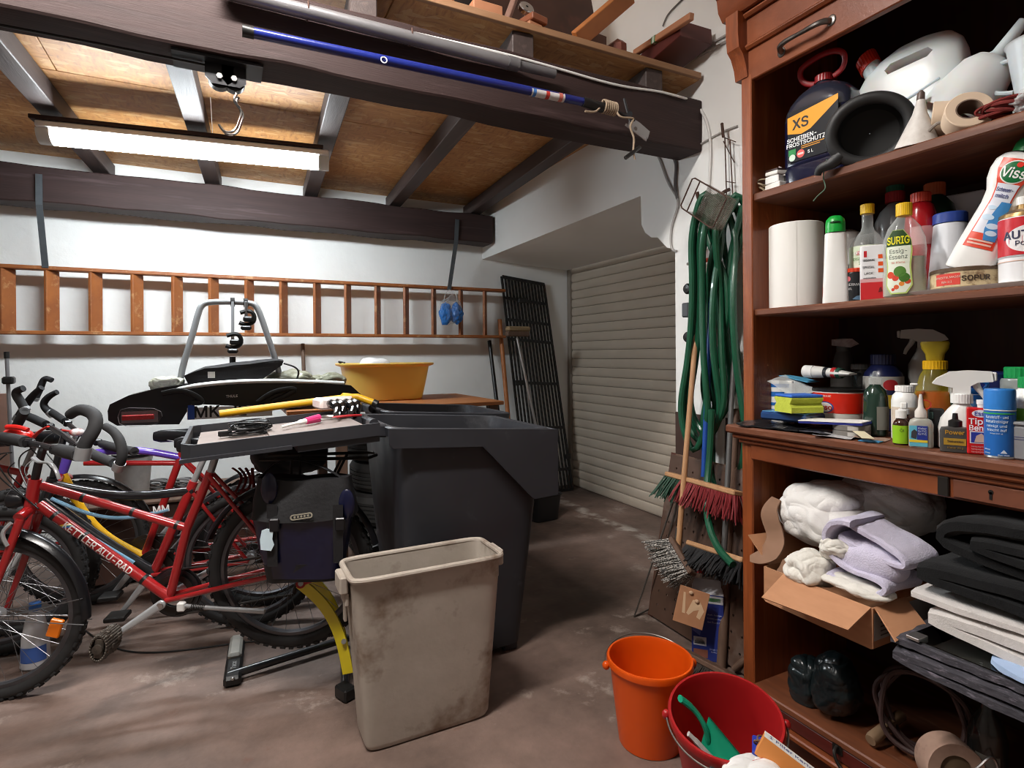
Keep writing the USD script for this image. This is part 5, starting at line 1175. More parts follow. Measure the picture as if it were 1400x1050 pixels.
c0 = PX(945, 830, 1.66); d = unit(EYE - c0); d[2] *= .3; d = unit(d); x = unit(np.cross((0, 0, 1), d)); y = np.cross(d, x)
t = Thing('cardboard_card', 'tilted brown cardboard card with pale torn marks hanging below the stiff broom', 'card', mat=frame(c0, x, y, d) @ rot((0, 0, 1), -.22))
t.part('card', box((-.058, -.072, 0), (.058, .072, .004), .001), kraft)
for s in ([(-.04, .05), (-.032, .05), (-.018, -.03), (-.03, -.03)], [(.0, .03), (.012, .034), (.02, .02), (.03, .03), (.05, .0), (.04, -.035), (.026, -.03), (.03, .0), (.012, -.01), (-.004, -.032), (-.014, -.026)]): t.part('torn_mark', moved(prism(Polygon(s), .0006), (0, 0, .0041)), plain('#d9b894', .85))
for x_, y_ in ((-.012, .055), (.016, .03)): t.part('plug', ellipsoid((x_, y_, .006), (.009, .008, .007)), plain('#c8a585', .7))
broom('hand_brush', 'old wooden brush head lying bristles down on the floor by the red bucket', at(934, 890, Z=.075), at(1003, 926, Z=.075), (-.02, 0, -.06), .024, [oldwood, plain('#3a322d', .8)], None, 12, n=50)
pole('stick', 'short brown stick leaning at the foot of the cabinet post', 'stick', at(1003, 915, Z=.02), at(1024, 890, Z=.12) + (.05, 0, 0), .012, oldwood)
# small things on the wall left of the hose
for v, lb in ((395, 'upper black round knob on the wall strip beside the hose'), (461, 'lower black round knob on the wall strip beside the hose')):
    c0 = PX(943, v, 2.0); t = Thing('coat_hook', lb, 'knob', mat=frame(c0, (0, -1, 0), (0, 0, 1), (-1, 0, 0)))
    t.part('knob', lathe([(0, -.005), (.018, -.004), (.026, .006), (.026, .016), (.02, .024), (0, .026)], 24), M('black_knob', '#121214', rough=.3)); t.part('bracket', cat(cyl((0, 0, -.048), (0, 0, -.005), .009), box((.01, -.02, -.045), (.03, .03, -.005), .003)), black)
single('grey_clamp', 'dark grey plastic clamp between the two black knobs', 'clamp', cat(cbox(PX(941, 424, 2.01), (.05, .045, .07), .006), cbox(PX(950, 412, 2.02), (.03, .03, .05), .004)), plain('#4a4d52', .5))
single('cardboard_scrap', 'folded cardboard scrap stuck beside the grey clamp', 'card', moved(box((-.003, -.03, -.035), (.003, .03, .035)), rot((1, 0, 0), .5), PX(951, 417, 1.985)), kraft)
single('hook_clip', 'yellow-orange plastic clip hanging above the upper black knob', 'clip', cat(tube(spline([PX(952, 395, 2.0), PX(948, 385, 2.0), PX(954, 373, 2.0), PX(958, 385, 2.0)], 16), .006, 7), cbox(PX(955, 388, 2.01), (.03, .03, .045), .005)), plain('#d9791e', .4))
t = Thing('screwdriver', 'small tool with orange-red handle stuck sideways on the wall', 'tool', tuple(PX(950, 358, 2.0)), world=True)
t.part('handle', tube([PX(949, 359, 2.0), PX(958, 357, 2.0), PX(970, 355, 2.0)], [.009, .012, .01], 10), plain('#c8401f', .4)); t.part('blade', tube([PX(940, 361, 2.0), PX(949, 359, 2.0)], .0075, 8), M('bare_tin', '#b9b6b4'))
# wire strainer basket
o, e1, e2 = PX(930, 283, 1.80), PX(952, 246, 1.80), PX(974, 313, 1.77); x, y = e2 - o, e1 - o; Lx, Ly = np.linalg.norm(x), np.linalg.norm(y); x = unit(x); z = unit(np.cross(x, y)); y = np.cross(z, x); z = np.cross(x, y)
t = Thing('wire_basket', 'tilted wire mesh strainer basket hanging above the green hose', 'basket', mat=frame(o, x, y, z))
rr = lambda w0, w1, h0, h1, zz: [(w0, h0, zz), (w1, h0, zz), (w1, h1, zz), (w0, h1, zz)]
fr = lambda q: spline(q + [], 40, closed=True) if False else np.array([np.array(q[i]) + (np.array(q[(i + 1) % 4]) - q[i]) * s for i in range(4) for s in (.06, .3, .7, .94)])
t.part('rim', tube(fr(rr(0, Lx, 0, Ly, 0)), .0032, 6, closed=True), rustwire)
t.part('rim', tube([(Lx * .22, 0, 0), (Lx * .22, Ly, 0)], .003, 6), rustwire)
ms = []
for s in np.linspace(.22, 1, 34): ms.append(tube([(Lx * s, 0, 0), (Lx * s, Ly * .05, -.05), (Lx * s, Ly * .95, -.05), (Lx * s, Ly, 0)], .0008, 3, caps=False))
for s in np.linspace(0, 1, 30): ms.append(tube([(Lx * .22, Ly * s, -.05 if .03 < s < .97 else 0), (Lx, Ly * s, -.05 if .03 < s < .97 else 0)], .0008, 3, caps=False))
for s in np.linspace(0, 1, 30): ms.append(tube([(Lx, Ly * s, -.05), (Lx * 1.02, Ly * s, .03)], .0008, 3, caps=False))
t.part('mesh', cat(*ms), M('mesh_wire', '#8d8378', '#6e645a', rough=.5, metal=.6, scale=30), kind='stuff', smooth=False)
t = Thing('wire_rack', 'rusty wire rack hanging on the wall beside the cabinet top', 'rack', tuple(PX(995, 290, 2.02)), world=True)
t.part('bracket', cat(beam(PX(987, 168, 2.0), PX(989, 188, 2.0), .012, .012)), rustwire)
for q in ([(991, 188), (994, 290)], [(998, 192), (1003, 290)]): t.part('rod', tube([PX(*q[0], 2.02), PX(*q[1], 2.02)], .0028, 6), rustwire)
for q in ([(992, 248), (1005, 250)], [(990, 188), (1006, 194)], [(989, 193), (1004, 222)]): t.part('cross_rod', tube([PX(*q[0], 2.02), PX(*q[1], 2.02)], .0022, 6), rustwire)


# ---------------------------------------------------------------- buckets
def bucket(name, label, p, R0, R1, H, mat, bail, grip=None, lean=0.0):
    m_ = np.eye(4); m_[:3, 3] = p; f_ = unit(np.array((p[0], p[1], 0))); ax_ = np.cross((0, 0, 1), f_)
    t = Thing(name, label, 'bucket', mat=m_ @ rot(ax_, -lean, -f_ * R0))
    prof = [(0, 0.006), (R0 - .012, .006), (R0 - .006, 0), (R0, .002), (R0 + .001, .012)] + [(R0 + (R1 - R0) * s, H * s) for s in (.1, .3, .6, .88)] + [(R1 - .002, H - .022), (R1 + .006, H - .02), (R1 + .007, H - .006), (R1 + .004, H), (R1 - .002, H), (R1 - .004, H - .006)] + [(R0 + (R1 - R0) * s - .004, H * s) for s in (.9, .6, .3, .05)] + [(0, .012)]
    t.part('shell', lathe(prof, 64), mat)
    t.part('bail', tube(bail, .0026, 7), M('grey_steel', '#77726c'))
    for q in (bail[0], bail[-1]): t.part('bail_ear', ellipsoid(q, (.012, .012, .014)), mat)
    if grip is not None: t.part('grip', tube(bail[grip[0]:grip[1]], .0085, 9), plain('#26282b', .5))
    return t


ob = M('orange_plastic', '#e2560c', '#dc4f0a', rough=.32, scale=4, c3='#c84a10', s3=4, t3=.7, sss=.05)
p1 = at(889, 1011, Z=0.0); p1[2] = .0
a = np.linspace(0, math.pi, 50); u1 = unit((.5, -.87, 0)); w1 = np.cross((0, 0, 1), u1)
bucket('bucket', 'bright orange plastic bucket standing on the floor left of the red bucket', p1, .100, .131, .27, ob, np.cos(a)[:, None] * np.array((.91, -.41, 0)) * .143 + np.array((0, 0, .245)) + np.sin(a)[:, None] * np.array((.41 * .144, .91 * .144, .03)))
rb = M('dark_red_plastic', '#a51a1c', '#9a1619', rough=.38, scale=4, sss=.05)
p2 = at(992, 1085, Z=0.0) * .985; p2[2] = 0
a = np.linspace(0, math.pi, 60); cdir = unit((-.62, -.78, 0)); sdir = np.array((cdir[1], -cdir[0], 0))
bucket('bucket', 'dark red plastic bucket holding a green dustpan, at the foot of the cabinet', p2, .105, .142, .265, rb, np.cos(a)[:, None] * sdir * .153 + np.array((0, 0, .245)) + np.sin(a)[:, None] * (cdir * .165 + np.array((0, 0, .0))), (22, 40), lean=.24)
teal = M('teal_plastic', '#13936f', '#0f8765', rough=.35, scale=5)
D = lambda u, v, t_: at(u, v, t=t_ + .045)
t = Thing('dustpan', 'teal green plastic dustpan standing in the red bucket', 'dustpan', tuple(p2 + (-.03, .0, .02)), world=True)
hA, hB, hC = D(930, 955, 1.50), D(950, 972, 1.50), D(966, 1000, 1.49)
t.part('handle', tube(spline([hA, hB, hC, D(968, 1022, 1.50)], 24), [.014] * 6 + [.0125] * 12 + [.014] * 6, 10, flat=.6), teal)
q = [D(969, 980, 1.50), D(1016, 1036, 1.43), D(985, 1075, 1.44), D(958, 1020, 1.50)]
n = unit(np.cross(q[1] - q[0], q[3] - q[0])) * .0025
t.part('pan', hull([x + s * n for x in q for s in (-1, 1)]), teal)
for i, j in ((0, 1), (3, 2)): t.part('pan_side', hull([q[i] + n, q[j] + n, q[i] - n, q[j] - n, q[i] + n * 1 + unit(EYE - q[i]) * .03, q[j] + unit(EYE - q[j]) * .008]), teal)
t = Thing('hand_brush', 'dustpan brush with white handle lying in the red bucket', 'brush', tuple(p2 + (-.06, -.04, .1)), world=True)
bh = spline([D(941, 1003, 1.46), D(952, 1014, 1.455), D(964, 1027, 1.45), D(985, 1050, 1.45)], 20)
t.part('handle', tube(bh, [.009] * 4 + [.011] * 16, 9, flat=.6), M('dirty_white', '#c2bdb8', '#a8a29d', rough=.5, scale=20)); t.part('bristles', cbox(D(990, 1065, 1.47), (.03, .05, .05), .008), blackb)
p = D(1078, 1028, 1.35); x = unit(D(1108, 1054, 1.33) - D(1050, 1010, 1.38)); y = unit(np.cross((0.1, .2, 1), x)); z = np.cross(x, y)
t = Thing('filter_carton', 'long narrow white and orange carton stuck in the red bucket', 'carton', mat=frame(p, x, y, z))
t.part('body', box((-.06, -.017, -.05), (.085, .017, .0), .001), plain('#d98a45', .6)); t.part('top', box((-.06, -.017, .0002), (.085, .017, .0015)), paperw)
tx = text('1 Filter Karton', .013, maxw=.115); t.part('lettering', moved(tx, (.01, 0, .0016)), plain('#5a5f8c'))
single('packet', 'blue and red packet peeping out of the red bucket behind the white bag', 'packet', moved(box((-.035, -.02, -.03), (.035, .02, .03), .003), rotz(.7), D(1040, 1034, 1.40)), plain('#27389e', .4))
single('twine_bundle', 'small brown twist of cord beside the white and orange carton', 'twine', moved(tube(scribble(6, (.014, .018, .016), 8, 24), .0022, 5), D(1044, 1019, 1.39)), plain('#6d5240', .9))
single('plastic_bag', 'crumpled white plastic bag on top of the red bucket at the picture edge', 'bag', cloth_blob(D(1030, 1062, 1.33), (.075, .06, .03), 61, .010, 16, 5, 1.0), M('white_bag', '#e2e0de', rough=.4, bump=.002, bscale=60), smooth=True)
p = at(948, 940, Z=.0)
# ---------------------------------------------------------------- beige waste bin
dirty = M('dirty_beige_plastic', '#bdb3a8', '#a3988c', rough=.6, scale=6, detail=9, c3='#7b6858', s3=4.2, t3=.585, bump=.0008, bscale=60, sharp=.3)
t = Thing('waste_bin', 'dirty beige narrow rectangular waste bin standing in the middle of the floor', 'bin', (.60, 1.88, 0))
O = lambda z, q=0.0: (z, .212 + .042 * z / .56 - q, .080 + .0255 * z / .56 - q, 9)
t.part('shell', loft([(0, .195, .066, 7), (.004, .207, .076, 8), O(.02), O(.15), O(.3), O(.45), O(.54), O(.556, -.001), O(.556, .004)] + [O(z, .0045) for z in (.5, .3, .1, .012)] + [(.012, .05, .02, 2)], 72), dirty, smooth=50)
a = np.arange(96) * 2 * math.pi / 96; c, s = np.cos(a), np.sin(a); pw = 2 / 9
t.part('rim', tube(np.stack([.257 * np.sign(c) * np.abs(c) ** pw, .109 * np.sign(s) * np.abs(s) ** pw, np.full(96, .556)], 1), .0095, 10, closed=True), dirty)
for sx in (-1, 1): t.part('grip', cat(box((sx * .258, -.045, .50), (sx * .285, .045, .556), .005), box((sx * .256, -.04, .46), (sx * .268, .04, .50), .003), box((sx * .256, -.012, .40), (sx * .266, .012, .46), .003)), dirty)
# ================================================================ things on and under the main beam
PY = lambda u, v, Y: at(u, v, Y=Y)
greyp = M('grey_pole_paint', '#8b8a8c', '#7d7b7d', rough=.35, metal=.5, scale=8)
t = Thing('telescopic_pole', 'long grey telescopic pole hanging along the top of the main beam', 'pole', tuple(PY(560, 45, 1.99)), world=True)
a, b, c = PY(300, -14, 1.99), PY(708, 89, 1.985), PY(758, 101, 1.985)
t.part('outer_tube', tube([a, (a + b) / 2, b], .0235, 16), greyp); t.part('inner_tube', tube([b, c], .0185, 16), M('grey_sleeve', '#5f5d5f', rough=.5))
t.part('joint_ring', tube([b + (a - b) * .045, b], .0255, 16), M('grey_sleeve', '#5f5d5f'))
for u_, v_ in ((560, 52), (420, 17)):
    h = PY(u_, v_, 2.0); single('pole_hook', 'small metal hook holding the grey pole to the beam, ' + ('near the joist end' if u_ > 500 else 'towards the left picture edge'), 'hook', tube(spline([h + (0, .035, .02), h + (0, 0, -.027), h + (0, -.034, 0), h + (0, -.03, .02)], 14), .003, 6), rustwire)
bluep = M('blue_pole_paint', '#1a2878', '#152168', rough=.28, scale=6, coat=.3)
t = Thing('pruning_pole', 'long blue telescopic pole pruner with rope and cutting head hanging on the main beam', 'pruner', tuple(PY(600, 95, 1.95)), world=True)
a, b = PY(342, 44, 1.955), PY(800, 140, 1.955); dl = b - a
t.part('pole', tube([a, a + dl * .5, b], .0165, 16), bluep); t.part('end_cap', tube([a - dl * .018, a + dl * .008], .0185, 16), black)
s0, s1 = PY(725, 125, 1.955), PY(770, 134, 1.955)
lb = t.part('label', tube([s0, s1], .0170, 16, caps=False), M('pole_label', '#d9d7d6', '#c9c3c4', rough=.4, scale=60))
for u0, u1_, c_ in ((727, 731, '#3f74b5'), (744, 749, '#c0392f'), (762, 767, '#c46a5c')): t.part('label_mark', tube([s0 + (s1 - s0) * (u0 - 725) / 45, s0 + (s1 - s0) * (u1_ - 725) / 45], .0173, 16, caps=False), plain(c_, .4), parent=lb)
e = PY(525, 82, 1.938); a_ = np.arange(20) * 2 * math.pi / 20
t.part('ring_mark', tube(e + np.stack([.010 * np.cos(a_), 0 * a_, .010 * np.sin(a_)], 1), .0022, 6, closed=True), plain('#e3e3ea', .4))
t.part('head_grip', tube([PY(797, 139, 1.95), PY(820, 146, 1.95), PY(838, 152, 1.95)], [.019, .021, .017], 12), black)
t.part('lever', cat(beam(PY(838, 150, 1.945), PY(868, 165, 1.94), .014, .012), beam(PY(853, 134, 1.945), PY(862, 168, 1.94), .008, .012), cyl(PY(861, 156, 1.955), PY(861, 156, 1.93), .012)), plain('#26282c', .4))
bl = [PY(*q, 1.94) for q in ((862, 160), (874, 168), (888, 180), (885, 190), (874, 186), (858, 172))]
t.part('blade', hull([q + (0, s, 0) for q in bl for s in (-.003, .003)]), M('blade_steel', '#a9a9aa', rough=.25, metal=.9))
t.part('blade_pivot', cyl(PY(869, 176, 1.945), PY(869, 176, 1.93), .008), M('bare_tin', '#b9b6b4')); t.part('lower_blade', beam(PY(855, 170, 1.935), PY(884, 192, 1.935), .004, .014), M('blade_steel', '#a9a9aa'))
rope = M('sand_rope', '#b8a48d', '#9c8871', rough=.9, scale=60)
th = np.linspace(0, 2 * math.pi * 7, 170); p0, p1_ = PY(824, 145, 1.95), PY(842, 150, 1.95); ax = unit(p1_ - p0); n1 = unit(np.cross(ax, (0, 1, 0))); n2 = np.cross(ax, n1)
t.part('rope', tube(np.vstack([spline([PY(800, 152, 1.93), PY(812, 153, 1.93), p0 + n1 * .022], 10), p0 + (th / th[-1])[:, None] * (p1_ - p0) + .0245 * (np.cos(th)[:, None] * n1 + np.sin(th)[:, None] * n2), spline([p1_ + n1 * .022, PY(850, 160, 1.92), PY(866, 163, 1.92), PY(862, 172, 1.92), PY(866, 186, 1.92), PY(866, 206, 1.92), PY(868, 218, 1.92)], 40)]), .0042, 6), rope)
t.part('pull_handle', tube([PY(855, 216, 1.92), PY(875, 201, 1.92)], .0085, 10), black)
# hoist with hook and cable
t = Thing('hoist_pulley', 'black pulley block with a double steel hook hanging under the main beam', 'hoist', tuple(PY(315, 100, 2.12)), world=True)
t.part('mount_plate', box((PY(236, 72, 2.12)[0], 2.05, 2.204), (PY(358, 90, 2.12)[0], 2.17, 2.2135)), M('black_steel', '#222225', rough=.45, metal=.4))
cc, dd_ = PY(300, 97, 2.09), PY(320, 100, 2.09)
for q, s_ in ((cc, .042), (dd_, .036)):
    t.part('cheek_plate', hull([(q[0] + x, y, 2.204 + z) for x, z in ((-s_, .0), (s_, .0), (s_, -.05), (s_ * .5, -.066), (-s_ * .5, -.066), (-s_, -.045)) for y in (2.085, 2.092)]), M('black_steel', '#222225'))
    t.part('bolt', cyl((q[0], 2.0855, 2.163), (q[0], 2.077, 2.163), .0095, 6), M('bare_tin', '#b9b6b4'))
    t.part('sheave', cyl((q[0], 2.094, 2.163), (q[0], 2.125, 2.163), .034, 20), black)
hx = PY(323, 118, 2.10); t.part('swivel', tube([hx + (0, 0, .008), PY(323, 133, 2.10)], .004, 7), M('bare_tin', '#b9b6b4'))
for k, dx in ((0, -.011), (1, .011)):
    off = np.array((dx * .3, dx, 0))
    t.part('hook', tube(spline([PY(325, 131, 2.10) + off, PY(322, 140, 2.10) + off, PY(329, 150, 2.10) + off, PY(328, 168, 2.10) + off, PY(318, 182, 2.10) + off, PY(308, 181, 2.10) + off, PY(301, 172, 2.10) + off], 36), .0042, 8), M('chrome', '#d0d0d0', rough=.12, metal=1.0))
single('cable', 'black steel cable running along the main beam to the pulley block', 'cable', tube(np.vstack([spline([PY(-40, 27, 2.10), PY(140, 61, 2.10), PY(285, 90, 2.10)], 20), spline([PY(318, 106, 2.11), PY(332, 97, 2.11), PY(346, 90, 2.12)], 8)]), .0042, 6), black)
single('cable', 'white electric cable clipped along the front of the main beam top', 'cable', tube(spline([(XL + .3, 2.026, 2.452), PY(600, 53, 2.024), PY(690, 74, 2.022), PY(780, 99, 2.022), PY(863, 120, 2.022), PY(905, 126, 2.022), PY(935, 134, 2.022), PX(952, 143, 2.04), PX(958, 152, 2.043)], 80), .0055, 7), white)
# wires on the right wall
gw = M('grey_wall_cable', '#aeaba8', rough=.5)
def wire(lb, q, r=.006, X=2.042, m=gw, n=40): single('wall_cable', lb, 'cable', tube(spline([PX(u_, v_, X) for u_, v_ in q], n), r, 6), m)
wire('grey cable climbing the right wall beside the cabinet top, upper of two', [(913, 99), (950, 73), (1000, 44)])
wire('grey cable climbing the right wall beside the cabinet top, lower of two', [(916, 103), (952, 79), (1004, 51)])
wire('thin bent wire high on the right wall above the dark plank', [(906, 36), (912, 22), (922, 10), (934, -2)], .004, m=M('dim_cable', '#6b6766'))
wire('loose grey cable hanging from the beam end down to the door corner', [(896, 205), (904, 224), (918, 258), (927, 278), (921, 300), (917, 330), (920, 342), (925, 343)], .006)
wire('white cable running down the wall from the beam end to the wire basket', [(958, 150), (966, 166), (971, 192), (970, 240), (969, 300)], .007, m=M('wall_white_cable', '#d7d5d2', rough=.5))
wire('twisted grey cable hanging below the beam end beside the loose cable', [(912, 205), (924, 226), (923, 246), (926, 272)], .0075, m=M('dim_cable', '#6b6766'))
wire('horizontal wire strung across the wall under the beam end', [(936, 207), (952, 200), (980, 184), (1008, 172)], .004)

# ---------------------------------------------------------------- lumber on the deck
ZD = 2.582
orangew = M('orange_lumber', '#b06d38', '#9a5a2c', rough=.5, scale=5, stretch=(2, 2, 2))
pinkw = M('pinkish_lumber', '#b9805f', '#a36d4d', rough=.6, scale=5)
brownw = M('brown_plank', '#4b3026', '#38231c', rough=.6, scale=5, c3='#5f3a2e', s3=3)
redw = M('red_stained_wood', '#5c2822', '#481c1a', rough=.5, scale=5)


def lumber(name, lb, q, w, h, mat, cat_='wood', up_=(0, 0, 1)):
    return single(name, lb, cat_, beam(q[0], q[1], w, h, .003, up_), mat)


def on_deck(u, v, Y, h): p = PY(u, v, Y); return np.array((p[0], Y, ZD + h))


a = PY(668, 20, 2.045); a[2] = ZD + .028
lumber('wood_block', 'short pale wood block near the front edge of the storage deck', (a + (-.065, .02, 0), a + (.06, .02, 0)), .05, .055, pinkw)
a = on_deck(733, 28, 2.06, .022); lumber('wood_block', 'pale wood block under the chrome caster on the storage deck', (a, a + (-.05, .26, 0)), .07, .042, pinkw)
t = Thing('castor_board', 'brown wood block carrying a chrome furniture wheel on the storage deck', 'castor', tuple(a + (0, 0, .025)), world=True)
b = a + (.02, .0, .045); t.part('board', beam(b, b + (-.05, .25, .02), .085, .03, .004), M('castor_wood', '#8a5237', '#774430', rough=.5))
t.part('wheel', moved(lathe([(.006, -.012), (.03, -.012), (.034, -.008), (.034, .008), (.03, .012), (.006, .012)], 24), rot((1, 0, 0), 1.1), b + (-.035, .06, .06)), M('chrome', '#d0d0d0')); t.part('fork', cyl(b + (-.03, .06, .014), b + (-.035, .06, .06), .011), M('chrome', '#d0d0d0'))
a, b = PY(792, 64, 2.06), PY(862, -8, 2.0); a[2] = ZD + .03
lumber('wooden_plank', 'bright orange-brown plank jutting out steeply over the front of the storage deck', (a + unit(a - b) * .02, b), .075, .032, orangew, 'plank', (.75, -.6, .4))
a = on_deck(817, 70, 2.08, .045); lumber('wood_block', 'grey-pink cut wood block behind the orange plank on the deck', (a, a + (-.05, .5, 0)), .11, .09, M('grey_pink_wood', '#8a6a5c', '#74564a', rough=.7, scale=6))
a = on_deck(853, 76, 2.07, .05); b = a + (-.06, .6, .0)
single('wooden_post', 'red-brown chamfered post lying on the deck beside the dark plank', 'post', beam(a, b, .08, .098, .024), M('red_post', '#7d3f28', '#602a1b', rough=.45, scale=6))
# long dark plank with a pale batten on its edge
a0, b0 = PY(905, 90, 2.10), PX(952, 35, 1.92); a0[2] = ZD + .02
d = unit(b0 - a0); a0 = a0 - d * .9; a0 = np.array(a0)
lumber('timber_plank', 'heavy dark red-brown timber jutting out over the deck beside the right wall', (PX(880, 110, 1.95) * np.array((1, 1, 0)) + (0, .5, ZD + .055), PX(952, 44, 1.92)), .19, .075, redw, 'timber')
p, q = PX(868, 73, 1.84), PX(946, 22, 1.80)
t = Thing('pale_batten', 'pale wooden batten with a green sticker lying along the dark timber', 'batten', tuple((p + q) / 2), world=True)
t.part('batten', beam(p, q, .026, .03, .003), pinkw); t.part('sticker', beam(p + (q - p) * .36, p + (q - p) * .43, .0268, .0308, 0), plain('#2c7a41', .5)); t.part('sticker_field', beam(p + (q - p) * .375, p + (q - p) * .415, .0274, .0314, 0), plain('#c9d8c9', .5))
# boards and slats farther left
def plank_on(lb, u0, u1, Y, h, th, mat, lean=.0, name='wooden_board'):
    p, q = PY(u0, 0, Y), PY(u1, 0, Y); single(name, lb, 'wooden board', moved(box((p[0], 0, 0), (q[0], th, h), .003), rot((1, 0, 0), -lean), (0, Y, ZD + .001)), mat)


plank_on('wide dark brown board standing upright behind the caster on the deck', 672, 832, 2.42, .62, .02, brownw, .25)
plank_on('dark board lying upright at the left of the deck behind the pale slats', 600, 668, 2.52, .5, .03, M('blackish_board', '#2a2322', '#1d1817', rough=.5), .2)
for i, (u, lean, c) in enumerate(((596, .35, pinkw), (612, .5, pinkw), (690, .45, M('grey_pink_wood', '#8a6a5c')))):
    p = PY(u, 12, 2.10); p[2] = ZD + .02
    lumber('wood_batten', ('pale slat standing slanted at the far left end of the deck lumber', 'pale slat leaning beside the far left one on the deck', 'rough greyish slat slanting up between the dark boards')[i], (p, p + (.09 + .05 * i, .12, .42)), .03, .018, c, 'slat')
a = on_deck(645, 6, 2.2, .035); lumber('metal_profile', 'dark grey metal profile lying among the deck lumber', (a + (-.1, 0, 0), a + (-.02, .5, .0)), .09, .07, M('dark_metal_profile', '#3b3d42', rough=.35, metal=.6), 'profile')
plank_on('thin splintered brown board lying on the deck above the orange plank', 770, 845, 2.75, .55, .015, M('splintered_board', '#49342c', '#332520', rough=.7), .5)
# ================================================================ back wall: ladder, grille, workbench, bins
ladw = M('ladder_wood', '#a0602f', '#7f4522', rough=.5, scale=7, c3='#b98a5c', s3=14, t3=.63, stretch=(1, 1, 1))
t = Thing('wooden_ladder', 'long orange-brown wooden ladder hanging sideways on the back wall', 'ladder', (.1, 4.52, 1.4), world=True)
x0, x1 = -2.3, PY(690, 400, 4.5)[0]
for z in (1.408, 1.812):
    t.part('rail', box((x0, 4.475, z - .012), (x1, 4.56, z + .012), .004), ladw)
for i, u in enumerate((-86, -52, -20, 9, 70, 130, 187, 242, 292, 341, 388, 434, 476, 517, 556, 594, 631, 664)):
    X = PY(u, 420, 4.5)[0]
    t.part('rung', moved(box((-.0105, -.046, -.391), (.0105, .046, 0), .003), rotz(-.6), (X, 4.518, 1.799)), ladw)
galv = M('galvanised_strap', '#6f767c', '#5f666b', rough=.4, metal=.7, scale=9)
for lb, u0, v0, u1, v1 in (('grey steel strap holding the ladder near the left picture edge', 53, 238, 62, 366), ('grey steel strap holding the ladder above the blue bag', 625, 300, 614, 396)):
    a, b = PY(u0, v0, 4.342), PY(u1, v1, 4.47); m_ = a + (b - a) * (a[2] - 2.175) / (a[2] - b[2]); m_[1] = 4.346
    single('steel_strap', lb, 'strap', cat(beam(a, m_, .034, .004, 0, upv=(0, 1, 0)), beam(m_, b, .034, .004, 0, upv=(0, 1, 0))), galv)
t = Thing('plastic_bag', 'clear plastic bag with something blue in it hanging from the ladder strap', 'bag', tuple(PY(616, 440, 4.43)), world=True)
t.part('bag', blob(PY(616, 424, 4.42), (.085, .05, .12), .3, 6, 14, 4), film('thin_clear_film', '#e8eceb', 0.03, 0.15))
for u in (609, 624): t.part('blue_wad', blob(PY(u, 429, 4.42), (.052, .04, .088), .35, 7, u, 4), M('blue_film', '#2f77c4', '#2263ad', rough=.3, scale=8, coat=.4))
for s_ in (-1, 1): t.part('bag_handle', tube(spline([PY(616 + s_ * 9, 412, 4.42), PY(616 + s_ * 7, 402, 4.44), PY(614, 396, 4.46)], 10), .006, 6, flat=.4), clearbag)
# grille leaning in the corner
gm = M('black_grille_paint', '#19191b', rough=.45)
A, B, C, Dd = np.array((2.225, 4.62, 1.955)), np.array((2.66, 4.62, 1.905)), np.array((2.37, 4.44, .012)), np.array((2.845, 4.44, .012))
t = Thing('metal_grille', 'tall black metal bar grille leaning in the corner by the roller door', 'grille', tuple((C + Dd) / 2), world=True)
L = lambda s, z: A * (1 - s) * z + B * s * z + C * (1 - s) * (1 - z) + Dd * s * (1 - z)
for i in range(14): t.part('bar', beam(L(i / 13, 0), L(i / 13, 1), .02 if i in (0, 13) else .014, .016, 0, upv=(0, 1, 0)), gm)
for z in (.998, .90, .80, .71, .51, .30, .10, .002): t.part('cross_bar', beam(L(0, z) + (0, -.012, 0), L(1, z) + (0, -.012, 0), .006, .026 if z < .99 else .03, 0), gm)
for s_, z in ((.4, .9), (.1, .51), (.98, .16)): t.part('latch', cbox(L(s_, z) + (0, -.022, 0), (.09 if s_ < .9 else .05, .02, .045), .004), gm)
pole('metal_rod', 'black rod leaning on the back wall left of the wooden stick', 'rod', PY(690, 640, 4.25), PY(669, 466, 4.60), .017, black)
pole('wooden_stick', 'round reddish wooden stick leaning on the back wall beside the grille', 'stick', PY(706, 700, 4.2), PY(683, 437, 4.60), .019, orangew)
t = Thing('upturned_broom', 'thin-handled broom leaning upside down in front of the grille', 'broom', tuple(PY(738, 640, 4.1)), world=True)
t.part('handle', tube([PY(745, 640, 4.05), PY(707, 462, 4.30)], .011, 10), M('bare_tin', '#b9b6b4')); t.part('head', box(PY(692, 460, 4.30) - (0, .03, 0), PY(722, 453, 4.30) + (0, .03, 0), .008), oldwood); t.part('bristles', box(PY(693, 453, 4.30) - (0, .035, 0), PY(723, 446.5, 4.30) + (0, .035, 0), .01), M('straw_bristle', '#9c8463', '#7f694c', rough=.9, scale=80))
pole('wooden_stick', 'thin brown stick leaning on the back wall left of the yellow tub', 'stick', PY(417, 560, 4.5), PY(414, 470, 4.62), .014, oldwood)
t = Thing('black_tub', 'small black plastic tub with papers on the floor behind the dark wheeled bin', 'tub', at(741, 712, Z=0.0) + (.02, .1, 0), rz=.1)
t.part('tub', loft([(0, .10, .13, 6), (.004, .11, .14, 6), (.19, .13, .16, 6), (.195, .14, .17, 6), (.2, .135, .165, 6), (.19, .125, .155, 6), (.01, .1, .13, 6), (.0105, .05, .05, 2)], 40), plain('#141416', .45))
single('paper', 'white papers lying on top of the small black tub', 'paper', cat(cbox(at(741, 712, Z=0.0) + (.0, .08, .206), (.2, .16, .006), 0, .3), cbox(at(741, 712, Z=0.0) + (.06, .12, .213), (.15, .2, .005), 0, .9)), paperw)
